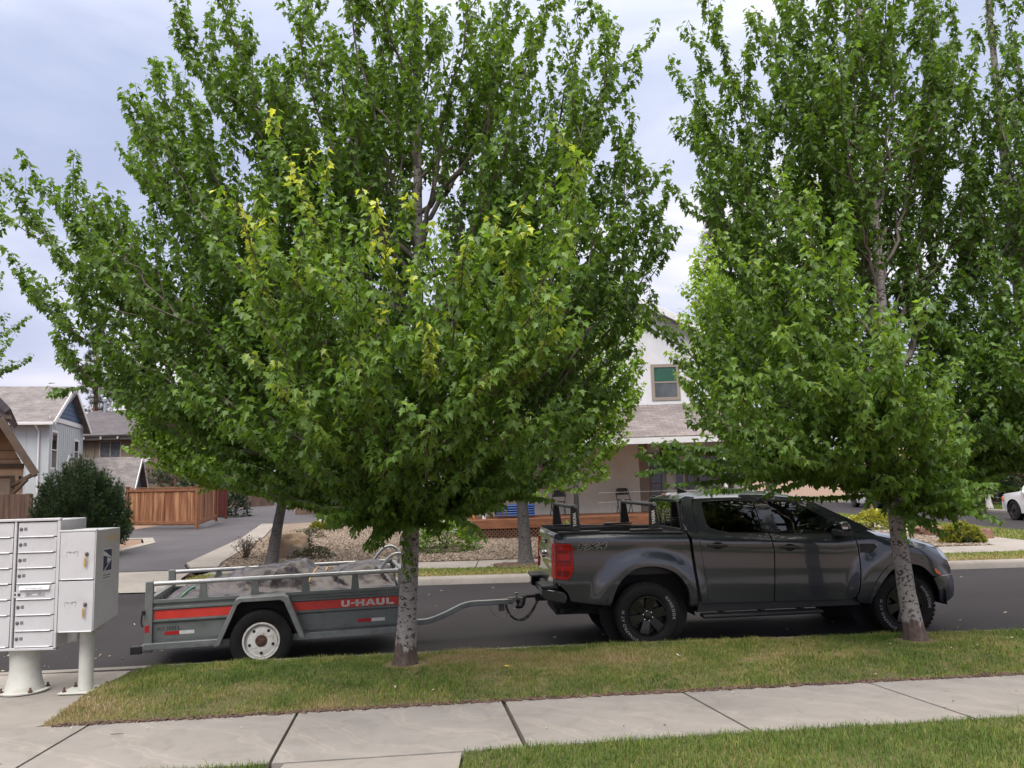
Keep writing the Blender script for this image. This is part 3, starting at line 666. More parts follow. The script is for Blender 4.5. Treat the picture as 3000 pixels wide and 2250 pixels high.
    k = MB(); k.add([(-1.165, -.16, .60), (-1.165, .16, .60), (-1.16, .16, .70), (-1.16, -.16, .70)], [(0, 1, 2, 3)]); k.build('number_plate', mat('plate_white', (.6, .6, .6), .4), T)
    h = MB(); h.box(-1.26, -1.0, -.045, .045, .50, .59); h.tube([(-1.2, 0, .56), (-1.36, 0, .56), (-1.40, 0, .55), (-1.42, 0, .46), (-1.44, 0, .43), (-1.52, 0, .43)], .022, 10); h.lathe([(.012, .43), (.012, .47), (.026, .49), (.028, .51), (.02, .53), (0, .536)], o=(-1.49, 0, 0), n=12); h.box(-1.08, -1.0, -.5, .5, .46, .52); h.build('tow_hitch', DARK, T, smooth=40)
    # underside
    k = MB()
    for s_ in (-1, 1): k.box(-1.0, 3.6, s_*.42-.04, s_*.42+.04, .48, .58)
    k.tube([(0, -.75, .393), (0, .75, .393)], .05, 8); k.lathe([(0, -.13), (.10, -.11), (.14, 0), (.10, .11), (0, .13)], ax='y', o=(0, 0, .39), n=14); k.tube([(3.22, -.75, .40), (3.22, .75, .40)], .04, 8)
    k.tube([(-.85, -.35, .47), (-.40, -.38, .45)], .10, 12); k.tube([(-1.0, -.62, .45), (-.84, -.5, .46), (-.7, -.4, .47)], .035, 10); k.box(.75, 1.9, -.62, .62, .40, .52)
    k.build('undercarriage', DARK, T, smooth=40)
    for s_ in (-1, 1):
        k = MB(); k.box(.67, 2.17, s_*.86-.085, s_*.86+.085, .335, .385)
        for x in (.95, 1.45, 1.95): k.box(x-.03, x+.03, min(s_*.5, s_*.83), max(s_*.5, s_*.83), .37, .45)
        k.build('side_step', PLAS, T, bevel=.02, seg=3)
        k = MB(); k.prism([(.62, .40), (2.70, .40), (2.66, .50), (2.55, .487), (1.58, .503), (.81, .515), (.66, .53)], lambda u, v, w: (u, s_*w, v),   .72, .835); k.build('sill', PLAS, T, bevel=.008)
        for x in (0, 3.22): truck_wheel(T, x, s_*(.925-.131), s_, 0)
    # handles
    for nm, (x0, x1, z0, z1) in (('rear_door', (.784, 1.024, 1.168, 1.214)), ('front_door', (1.69, 1.935, 1.118, 1.16))):
        for i, s_ in enumerate((-1, 1)):
            y = W_((x0+x1)/2, (z0+z1)/2); k = MB(); zm = (z0+z1)/2
            k.prism([(x0, zm+.016), (x0+.03, zm+.021), (x1-.03, zm+.014), (x1, zm+.004), (x1-.005, zm-.012), (x1-.05, zm-.017), (x0+.03, zm-.012), (x0, zm-.006)], lambda u, v, w: (u, s_*w, v), y-.005, y+.032)
            ho = k.build('handle', PLAS, dr[nm][i], bevel=.007, seg=2)
            k = MB(); cx = (x0+x1)/2; k.prism([(cx+.075*cos(a), zm+.045*sin(a)) for a in np.linspace(0, 2*pi, 20)[:-1]], lambda u, v, w: (u, s_*w, v), y-.01, y+.0015); k.build('handle_cup', DARK, ho)
    # mirrors
    for i, s_ in enumerate((-1, 1)):
        k = MB(); k.prism([(2.385, 1.345), (2.388, 1.408), (2.413, 1.435), (2.472, 1.436), (2.505, 1.39), (2.52, 1.33)], lambda u, v, w: (u + .03*(w-.87), s_*w, v), .90, 1.10)
        mo = k.build('mirror', GLOSSB, dr['front_door'][i], bevel=.02, seg=3)
        k = MB(); k.prism([(2.383, 1.255), (2.385, 1.342), (2.52, 1.328), (2.54, 1.292), (2.522, 1.243)], lambda u, v, w: (u + .03*(w-.87), s_*w, v), .84, 1.10); k.build('mirror_base', PLAS, mo, bevel=.02, seg=3)
        k = MB(); k.box(2.405, 2.475, s_*1.105-.006, s_*1.105+.006, 1.345, 1.378); k.build('mirror_lamp', CLEARL, mo, bevel=.008)
        k = MB(); k.prism([(3.640, .805), (3.668, .815), (3.742, .745), (3.727, .728), (3.664, .757)], lambda u, v, w: (u, s_*(W_(u, v)+w), v), .010, .022); k.build('side_marker', AMBER, T, bevel=.003)
    # decal on the bed
    for s_ in (-1, 1):
        V, Fs = text_geo('FX4', .112, 0, 1.12, .22, .0042); xs = [v[0] for v in V]; L = max(xs)-min(xs); k = MB()
        def dec(off, sc_):
            return [((-.64 - s_*(v[0]-min(xs)-L/2)*(.36/L)*-1*sc_ if s_ < 0 else -.64 - (v[0]-min(xs)-L/2)*(.36/L)*sc_), v[1]) for v in V]
        P = [(-.643 + (-s_)*(v[0]-min(xs)-L/2)*.355/L, 1.210+v[1]*.86 - .04*(0)) for v in V]
        q = MB(); q.add([(x, s_*(W_(x, z)+.0015), z) for x, z in P], Fs); dx = q.build('decal', GLOSSB, T, fix=False)
        q = MB()                                      # light outline behind the black letters
        for ox, oz in ((.007, 0), (-.007, 0), (0, .007), (0, -.007), (.005, .005), (-.005, -.005), (.005, -.005), (-.005, .005)): q.add([(x+ox, s_*(W_(x, z)+.0007), z+oz) for x, z in P], Fs)
        q.build('decal_outline', mat('decal_silver', (.26, .26, .27), .5), dx, fix=False)
        V, Fs = text_geo('OFF ROAD', .026, 0, 1.15, .2); xs2 = [v[0] for v in V]; L2 = max(xs2)
        q = MB(); q.add([(x, s_*(W_(x, z)+.0015), z) for x, z in [(-.56 + (-s_)*(v[0]-L2/2), 1.186+v[1]) for v in V]], Fs); q.build('decal', GLOSSB, T, fix=False)
    # rack: two bars on towers
    for x0 in (-.83, .145):
        R_ = MB(); zt = 1.712
        R_.prism([(-.03, -.022), (.03, -.022), (.042, 0), (.03, .02), (-.03, .02), (-.042, 0)], lambda u, v, w: (x0+u, w, zt+v), -.86, .86)
        ro = R_.build('bed_rack', PLAS, T, bevel=.006)
        for s_ in (-1, 1):
            k = MB(); k.hexa([(x0-.06, s_*.855, 1.42), (x0+.07, s_*.855, 1.42), (x0+.07, s_*.80, 1.42), (x0-.06, s_*.80, 1.42)], [(x0-.045, s_*.84, 1.735), (x0+.025, s_*.84, 1.735), (x0+.025, s_*.79, 1.735), (x0-.045, s_*.79, 1.735)])
            k.box(x0-.04, x0+.30 if x0 < 0 else x0+.10, s_*.83-.05, s_*.83+.05, 1.398, 1.425); 
            if x0 > 0: k.box(x0-.30, x0-.0, s_*.83-.05, s_*.83+.05, 1.398, 1.425)
            to_ = k.build('tower', PLAS, ro, bevel=.012, seg=2)
            k = MB(); k.tube([(x0+.01, s_*.835, 1.72), (x0+.01, s_*.88, 1.72)], .024, 12); k.build('end_cap', mat('cap_grey', (.2, .2, .21), .3), ro, smooth=40)
            k = MB(); k.hexa([(x0-.035, s_*.862, 1.475), (x0+.022, s_*.862, 1.475), (x0+.022, s_*.855, 1.475), (x0-.035, s_*.855, 1.475)], [(x0-.032, s_*.851, 1.655), (x0+.016, s_*.851, 1.655), (x0+.016, s_*.843, 1.655), (x0-.032, s_*.843, 1.655)]); lp = k.build('name_strip', DARK, to_)
            V, Fs = text_geo('YAKIMA', .056, 0, 1.0, 0, .002); L = max(v[0] for v in V); q = MB()
            q.add([(x0-.008 - (-s_)*(v[1]-.018) , s_*(.8655 - .011*((1.475+.005+v[0]*.17/L)-1.475)/.18), 1.478+v[0]*.17/L) for v in V], Fs); q.build('lettering', WHITE_T, to_, fix=False)
    return T
def smooth2(pts, n=4):
    return [(p[0], p[1]) for p in smooth_line([(a, b, 0) for a, b in pts], n)]
TRUCK = build_truck()
# ================================================================== UTILITY TRAILER (local: x forward from the rear post, y away from kerb side panel)
GALV = mat('galvanised_steel', (.235, .25, .248), .42, .4, col2=(.165, .176, .175), vs=7, bump=.08, bs=80, dirt=(.11, .112, .108), ds=2.2)
GALVP = mat('painted_grey_panel', (.155, .17, .166), .5, .15, col2=(.115, .128, .125), vs=3, dirt=(.085, .092, .09), ds=2.5, sc=(1, 1, 2))
TUBE = mat('zinc_tube', (.45, .465, .48), .35, .55, col2=(.34, .35, .36), vs=9)
ORANGE = mat('red_orange_stripe', (.60, .040, .028), .4, var=.12, vs=5, dirt=(.40, .03, .025), ds=3)
WHITE_R = mat('white_rim_paint', (.60, .59, .56), .5, var=.06, vs=10, dirt=(.25, .17, .11), ds=12)
RUST = mat('rusty_hub', (.10, .05, .035), .8, var=.3, vs=30)
REFR = mat('red_reflector', (.42, .012, .018), .3, var=.1); REFW = mat('white_reflector', (.6, .6, .58), .4, var=.1, vs=40)
BLACKT = mat('black_lettering', (.015, .015, .016), .5, var=.1)

def build_trailer():
    T = thing('utility_trailer', 'open grey steel utility trailer with red stripe, hitched behind the pickup', 'trailer', (-4.2259, 9.3568, 0), .2281)
    Wd, L = 1.36, 2.86
    for k_, y in enumerate((0, Wd)):
        o_ = -1 if k_ == 0 else 1                     # outward
        # ribbed side panel: profile in (outset, z), stamped ribs
        prof = [(0, .345), (.0, .555), (.022, .575), (.022, .592), (.006, .60), (.006, .70), (.024, .712), (.024, .728), (.004, .742), (.004, .775), (.026, .782), (.026, .818), (-.03, .818), (-.03, .80), (-.012, .78), (-.012, .345)]
        b = MB(); n = len(prof)
        vs = [(x, y+o_*a, z) for x in (.05, L) for a, z in prof]; b.add(vs, [(j, (j+1) % n, n+(j+1) % n, n+j) for j in range(n)] + [tuple(range(n)), tuple(range(n, 2*n))])
        sp = b.build('side_panel', GALVP, T, smooth=20)
        # stripe, kept between the ribs
        for x0, x1 in ((.065, L-.01),):
            b = MB(); b.box(x0, x1, *(sorted((y+o_*.0062, y+o_*.0085))), .602, .698); b.build('stripe', ORANGE, sp)
        if True:
            def put(txt, size, cx, z, m, wid, yo):
                V, Fs = text_geo(txt, size, 0, 1.0); xs = [v[0] for v in V]; Lx = max(xs)-min(xs); q = MB()
                q.add([(cx - o_*(v[0]-min(xs)-Lx/2)*wid/Lx, y+o_*yo, z+v[1]) for v in V], Fs); q.build('lettering', m, sp, fix=False)
            put('AO 2043 L', .062, .218, .472, BLACKT, .25, .0025)
            # block capitals drawn as heavy bars
            q = MB(); bars = []
            def bar(x0, z0, x1, z1): bars.append((x0, z0, x1, z1))
            h = .074; w_ = .026; cx = 0
            U = lambda x: [(x, .012, x+w_, h), (x+.085-w_, .012, x+.085, h), (x+.012, 0, x+.073, .020)]
            letters = U(0) + [(.098, .027, .138, .047)] + [(.148, 0, .148+w_, h), (.210, 0, .210+w_, h), (.128, .027, .236, .047)]
            letters += [(.360+.098*0, 0, .360, 0)]
            Aleft = .248
            letters2 = U(.358) + [(.462, 0, .462+w_, h), (.462, 0, .540, .020)]
            k = .625/.54; x00 = 2.152
            f = (lambda u: x00+u*k) if o_ < 0 else (lambda u: x00+.625-u*k)
            for (a, c, d, e) in letters+letters2:
                if d-a > .001: q.add([(f(a), y+o_*.011, .612+c), (f(d), y+o_*.011, .612+c), (f(d), y+o_*.011, .612+e), (f(a), y+o_*.011, .612+e)], [(0, 1, 2, 3)])
            for pts in ([(.246, 0), (.274, 0), (.305, h), (.283, h)], [(.322, 0), (.350, 0), (.313, h), (.289, h)], [(.268, .016), (.330, .016), (.326, .032), (.272, .032)]):
                q.add([(f(u), y+o_*.0112, .612+v) for u, v in pts], [(0, 1, 2, 3)])
            q.build('lettering', mat('pale_stripe_lettering', (.62, .57, .54), .5), sp, fix=False)
            for x0, x1, m in ((.174, .333, REFR), (.334, .495, REFW), (2.347, 2.507, REFR), (2.508, 2.669, REFW)):
                b = MB(); b.box(x0, x1, *sorted((y+o_*.001, y+o_*.003)), .420, .459); b.build('reflector', m, sp)
        # top rail with tapered uprights
        b = MB(); b.tube([(.05, y, 1.0), (L, y, 1.003)], .026, 14); b.build('top_rail', TUBE, T, smooth=50)
        for x in (.585, 1.158, 1.737, 2.316):
            b = MB(); b.hexa([(x-.048, y-.012, .81), (x+.048, y-.012, .81), (x+.048, y+.012, .81), (x-.048, y+.012, .81)], [(x-.033, y-.012, .985), (x+.033, y-.012, .985), (x+.033, y+.012, .985), (x-.033, y+.012, .985)]); b.build('upright', GALVP, T, bevel=.004)
        for x, w in ((.0, .084), (L+.01, .07)):
            b = MB(); b.box(x-.035, x-.035+w, y-.035, y+.035, .24 if x < 1 else .33, 1.03); b.build('corner_post', GALV, T, bevel=.006)
        b = MB(); b.box(-.03, .018, *sorted((y+o_*.0355, y+o_*.039)), .467, .54); b.build('reflector', REFR, T)
        b = MB(); b.box(-.04, L, y+o_*.02-.045, y+o_*.02+.045, .270, .345); b.build('frame_rail', GALV, T, bevel=.006)
        # fender: folded band around the wheel
        fo = [(.737, .288), (.965, .795), (1.0, .815), (1.50, .815), (1.545, .785), (1.738, .326)]; fi = [(.80, .30), (.99, .735), (1.03, .765), (1.46, .765), (1.50, .74), (1.675, .33)]
        b = MB(); poly = fo + fi[::-1]
        b.prism(poly, lambda u, v, w: (u, y+o_*w, v), .235, .250)
        nfo = len(fo); 
        for i in range(nfo-1):
            (a, c), (d, e) = fo[i], fo[i+1]; b.add([(a, y+o_*.02, c), (d, y+o_*.02, e), (d, y+o_*.243, e), (a, y+o_*.243, c)], [(0, 1, 2, 3)])
        b.build('fender', GALV, T, bevel=.006)
        b = MB(); b.add([(a, y+o_*.027, c) for a, c in fo], [tuple(range(6))]); b.build('fender_back', DARK, T)
        # wheel
        R, r, w = .345, .205, .20
        Wh = bpy.data.objects.new('wheel', None); COL.objects.link(Wh); Wh.parent = T; Wh.location = (1.25, y+o_*.125, .315)
        t = MB(); t.lathe(tyre_prof(R, r, w, .035), ax='y', n=56, close=True)
        for k in range(40):
            for row, (y0, y1, o2) in enumerate(((-w*.44, -w*.2, 0), (-w*.15, w*.15, .5), (w*.2, w*.44, 0))):
                M_ = Matrix.Rotation(2*pi*(k+o2)/40, 4, 'Y') @ Matrix.Translation((0, 0, R-.004)); t.box(-.02, .02, y0, y1, -.012, .004, T=M_)
        t.build('tyre', RUB, Wh, smooth=40)
        m = MB(); s = o_
        m.lathe([(r+.004, s*w*.44), (r, s*w*.5), (r-.014, s*w*.5), (r-.024, s*w*.36), (r-.035, s*w*.32), (r-.06, s*w*.36), (.10, s*w*.42), (.075, s*w*.39), (.0, s*w*.39)], ax='y', n=48, cap=False)
        m.lathe([(r-.03, -w*.45), (r-.03, w*.3)], ax='y', n=32, cap=False); m.build('rim', WHITE_R, Wh, smooth=30)
        hb = MB(); hb.lathe([(.068, s*w*.385), (.066, s*w*.41), (.05, s*w*.42), (.045, s*w*.40), (.036, s*w*.41), (.034, s*w*.47), (.0, s*w*.49)], ax='y', n=24)
        for q in range(5):
            a = 2*pi*q/5+.3; hb.lathe([(.0, s*w*.47), (.009, s*w*.46), (.011, s*w*.40)], o=(.052*cos(a), 0, .052*sin(a)), ax='y', n=6)
        hb.build('hub', RUST, Wh, smooth=40)
        for q in range(5):
            a = 2*pi*q/5+.95; hb = MB(); hb.lathe([(0, s*w*.395), (.0175, s*w*.395), (.0175, s*w*.34)], o=(.135*cos(a), 0, .135*sin(a)), ax='y', n=14); hb.build('vent_hole', DARK, Wh)
    b = MB(); b.box(.0, L, .0, Wd, .345, .375); b.build('floor', GALV, T)
    b = MB(); b.box(L-.02, L+.01, .03, Wd-.03, .345, .82); b.build('front_panel', GALVP, T)
    b = MB(); b.box(-.02, .02, .03, Wd-.03, .36, .80)
    for k in range(6): b.box(-.03, .03, .06+k*.235, .10+k*.235, .36, .83)
    b.box(-.03, .03, .03, Wd-.03, .78, .84); b.build('tailgate', GALV, T, bevel=.004)
    b = MB(); b.box(-.07, .0, .0, Wd, .245, .32); b.build('rear_beam', GALV, T, bevel=.006)
    for y in (-.01, Wd-.09):
        b = MB(); b.box(-.186, -.06, y, y+.10, .228, .315); b.build('bumper_block', PLAS, T, bevel=.008)
    b = MB(); b.tube([(1.25, -.1, .315), (1.25, Wd+.1, .315)], .035, 10); b.build('axle', DARK, T, smooth=40)
    # hoops at the front
    for y in (0.02, Wd-.02):
        pts = smooth_line([(2.60, y, 1.0), (2.68, y, 1.11), (2.76, y, 1.185), (2.85, y, 1.205), (2.925, y, 1.16), (2.955, y, 1.06), (2.96, y, .83), (2.955, y, .40)], 4)
        b = MB(); b.tube(pts, .02, 12); b.build('hoop', TUBE, T, smooth=50)
    b = MB(); b.tube([(2.958, .02, .95), (2.958, Wd-.02, .95)], .018, 10); b.tube([(L+.02, 0, 1.0), (L+.02, Wd, 1.0)], .024, 12); b.build('front_bar', TUBE, T, smooth=50)
    # tongue: two converging members, then a goose-necked beam
    c = Wd/2
    pts = smooth_line([(2.75, c, .27), (3.15, c, .262), (3.30, c, .272), (3.50, c, .335), (3.72, c, .425), (3.86, c, .452), (4.05, c, .452), (4.42, c, .450)], 4)
    b = MB(); n = len(pts); vs = []
    for i, p in enumerate(pts):
        q0, q1 = pts[max(i-1, 0)], pts[min(i+1, n-1)]; d = Vector((q1[0]-q0[0], 0, q1[2]-q0[2])).normalized(); nn = Vector((-d.z, 0, d.x)); p = Vector(p)
        vs += [p+nn*sz*.034+Vector((0, sy*.034, 0)) for sy, sz in ((-1, -1), (1, -1), (1, 1), (-1, 1))]
    b.add(vs, [(i*4+j, i*4+(j+1) % 4, (i+1)*4+(j+1) % 4, (i+1)*4+j) for i in range(n-1) for j in range(4)] + [(3, 2, 1, 0), tuple((n-1)*4+j for j in range(4))])
    tg = b.build('tongue', GALV, T, bevel=.008)
    for y0 in (.1, Wd-.1):
        b = MB(); b.beam((2.3, y0, .29), (3.12, c+(y0-c)*.12, .272), .06, .07); b.build('tongue_brace', GALV, T, bevel=.006)
    b = MB(); b.box(4.35, 4.50, c-.03, c+.03, .44, .50); b.box(4.47, 4.56, c-.034, c+.034, .425, .49); b.lathe([(.012, .48), (.012, .54), (.03, .545), (.03, .558), (.008, .562), (0, .565)], o=(4.47, c, 0), n=10); b.tube([(4.55, c, .46), (4.57, c, .50), (4.545, c, .52)], .012, 8)
    b.lathe([(.03, .40), (.034, .44), (.026, .47), (0, .475)], o=(4.53, c, 0), n=12); b.build('coupler', STEEL, T, smooth=40)
    b = MB(); b.box(4.22, 4.30, c-.006, c+.006, .33, .43); b.build('wiring_bracket', mat('brown_bracket', (.11, .085, .075), .7), T)
    for off in (-.03, .03):
        b = MB(); P = smooth_line([(4.32, c+off*.3, .41), (4.36, c+off, .30), (4.44, c+off*1.5, .215), (4.56, c+off*1.5, .205), (4.67, c+off, .29), (4.74, c+off*.6, .40), (4.77, c+off*.4, .44)], 10)
        acc = 0; k = 0
        for i in range(len(P)-1):
            a, d = Vector(P[i]), Vector(P[i+1]); acc += (d-a).length
            if acc > .026*k:
                k += 1; tdir = (d-a).normalized(); sd = Vector((0, 1, 0)) if k % 2 else tdir.cross(Vector((0, 1, 0))).normalized()
                ring = [a + tdir*.019*cos(2*pi*j/8) + sd*.011*sin(2*pi*j/8) for j in range(8)]; b.tube(ring+[ring[0]], .0042, 5, cap=False)
        b.build('safety_chain', DARK, T, smooth=60)
    b = MB(); b.tube(smooth_line([(4.08, c-.02, .41), (4.12, c-.03, .33), (4.19, c-.03, .27), (4.28, c-.03, .245), (4.32, c-.03, .29), (4.31, c-.02, .38)], 5), .006, 6); b.tube(smooth_line([(4.30, c, .37), (4.34, c-.03, .30), (4.43, c-.02, .27), (4.49, c, .31), (4.51, c, .37), (4.47, c, .41)], 5), .004, 6); b.build('wiring', mat('pale_cable', (.2, .2, .19), .6), T, smooth=50)
    b = MB(); P = smooth_line([(-.045, -.03, .70), (-.06, -.045, .66), (-.065, -.045, .58), (-.05, -.045, .53)], 5); b.tube(P, .009, 7); b.box(-.06, -.03, -.06, -.035, .66, .71); b.build('latch_chain', DARK, T, smooth=40)
    # cargo under a brown tarpaulin
    TARP = NT('brown_tarpaulin'); n1 = TARP.noise(2.5, 6, .6); n2 = TARP.noise(9, 5, .55, dist=2.2); r = TARP.ramp(n1, 0, [(.3, (.034, .025, .031)), (.7, (.054, .041, .049))]); TARP.l(r, 0, TARP.p, 'Base Color'); TARP.set(Roughness=.30); TARP.p.inputs['Specular IOR Level'].default_value = .40; TARP.bump(n2, 0, .22, .03)
    from mathutils import noise as mn
    def fold(u, v, ax, ay, bx, by, am, wd):
        px, py, dx, dy = u-ax, v-ay, bx-ax, by-ay; t = min(1, max(0, (px*dx+py*dy)/(dx*dx+dy*dy))); d = hypot(px-t*dx, py-t*dy)
        return am*max(0, 1-d/wd)*(1-.75*t)*.9
    _r = random.Random(5); FOLDS = []
    for cx_, cy_ in ((.5, .35), (1.05, .3), (1.55, .25), (1.65, .75), (2.2, .3), (2.55, .4), (.85, .8), (2.4, .8), (.2, .4)):
        for q in range(11):
            a_ = _r.gauss(.35 if q % 2 else -.4, .45)+(pi if q % 3 == 0 else 0); l_ = _r.uniform(.35, .95); px_, py_ = cx_+_r.uniform(-.25, .25), cy_+_r.uniform(-.25, .25); FOLDS.append((px_, py_, px_+cos(a_)*l_, py_+sin(a_)*l_*.8, _r.uniform(-.05, .05), _r.uniform(.035, .10)))
    def top(u, v):
        h = lerp_tab([(.02, .66), (.08, .72), (.2, .84), (.32, .90), (.48, .925), (.62, .93), (.80, .985), (1.0, 1.055), (1.3, 1.085), (1.6, 1.12), (1.72, 1.10), (1.86, 1.0), (1.98, .965), (2.1, .99), (2.3, 1.03), (2.5, 1.06), (2.65, 1.05), (2.76, .99), (2.85, .9)], u)
        e = abs(v-.5)*2; edge = .79 if u > .3 else .70; t_ = sstep(.35, 1.0, e)
        z = h*(1-t_) + (edge+.02)*t_
        f = sum(fold(u, v, *q) for q in FOLDS)*(1-.5*t_)*.7
        p = Vector((u*1.25+.5*mn.noise(Vector((u*1.1, v*1.4, 7))), v*1.7+.5*mn.noise(Vector((u*1.3, v, 3))), 1.7))
        w = .055*(.30-abs(mn.noise(p*1.7))) +   .03*(.25-abs(mn.noise(p*2.9+Vector((3, 1, 2))))) + .012*(.25-abs(mn.noise(p*7+Vector((8, 2, 5)))))
        q = (u*2.2 + .9*mn.noise(Vector((u*.9, v*1.6, 4))) - v*1.1*(1 if u < 1.6 else -1)) % 1.0
        f += .06*max(0, 1-q/.3)*t_*(1-t_)*3; w *= .45+.55*(1-t_*.6)
        return max(.66 if u < .3 else .775, z+f+w)
    nu, nv = 230, 110; b = MB(); vs = []
    for i in range(nu+1):
        for j in range(nv+1):
            u = .04+(2.82-.04)*i/nu; v = j/nv
            vs.append((u + .02*mn.noise(Vector((u*4, v*5, 9))), .03+v*(Wd-.06), top(u, v)))
    b.add(vs, [(i*(nv+1)+j, (i+1)*(nv+1)+j, (i+1)*(nv+1)+j+1, i*(nv+1)+j+1) for i in range(nu) for j in range(nv)])
    tp = b.build('tarpaulin', TARP.m, None, smooth=50); tp.location = T.location; tp.rotation_euler = T.rotation_euler
    sdf = tp.modifiers.new('solid', 'SOLIDIFY'); sdf.thickness = .004
    tag(tp, 'crumpled brown plastic tarpaulin covering the load inside the trailer', 'tarpaulin')
    def strap(name, label, m, uv, w):
        b = MB(); P = [Vector((u, .03+v*(Wd-.06), top(u, v)+.012)) for u, v in uv]; vs = []
        for i, p in enumerate(P):
            d = (P[min(i+1, len(P)-1)]-P[max(i-1, 0)]).normalized(); sd = d.cross(Vector((0, 0, 1))).normalized(); vs += [p-sd*w/2, p+sd*w/2, p+sd*w/2-Vector((0, 0, .006)), p-sd*w/2-Vector((0, 0, .006))]
        n = len(P); b.add(vs, [(i*4+j, i*4+(j+1) % 4, (i+1)*4+(j+1) % 4, (i+1)*4+j) for i in range(n-1) for j in range(4)] + [(3, 2, 1, 0), tuple((n-1)*4+j for j in range(4))])
        o = b.build(name, m, None, smooth=60); o.location = T.location; o.rotation_euler = T.rotation_euler; tag(o, label, 'strap')
    strap('strap', 'thin yellow strap tied across the brown tarpaulin', mat('yellow_strap', (.72, .36, .05), .5), [(1.72+.42*t_, .0+.95*t_) for t_ in np.linspace(.02, .9, 30)], .014)
    strap('strap', 'green strap end hanging over the tarpaulin near the trailer rear', mat('green_strap', (.02, .25, .10), .5), [(.24+.20*t_, .02+.22*t_) for t_ in np.linspace(0, 1, 12)], .022)
    return T
TRAILER = build_trailer()
# ================================================================== MAIL BOXES
MAILW = mat('pale_grey_enamel', (.47, .47, .482), .42, var=.04, vs=3, dirt=(.40, .395, .39), ds=4)
MAILB = mat('cream_grey_pedestal', (.50, .50, .455), .5, var=.07, vs=4, dirt=(.36, .34, .30), ds=5)
MAILG = mat('dark_gap', (.05, .048, .045), .7); BRASS = mat('brass_key', (.55, .38, .13), .35, .7, var=.2)
SMUDGE = mat('worn_label', (.36, .36, .38), .7, var=.35, vs=60); NUMB = mat('number_plate_dark', (.14, .13, .15), .6, var=.3, vs=90)
LOCKM = mat('lock_metal', (.20, .20, .22), .35, .8, var=.3, vs=80); LIPM = mat('edge_bright', (.66, .67, .70), .3, .2, var=.05)

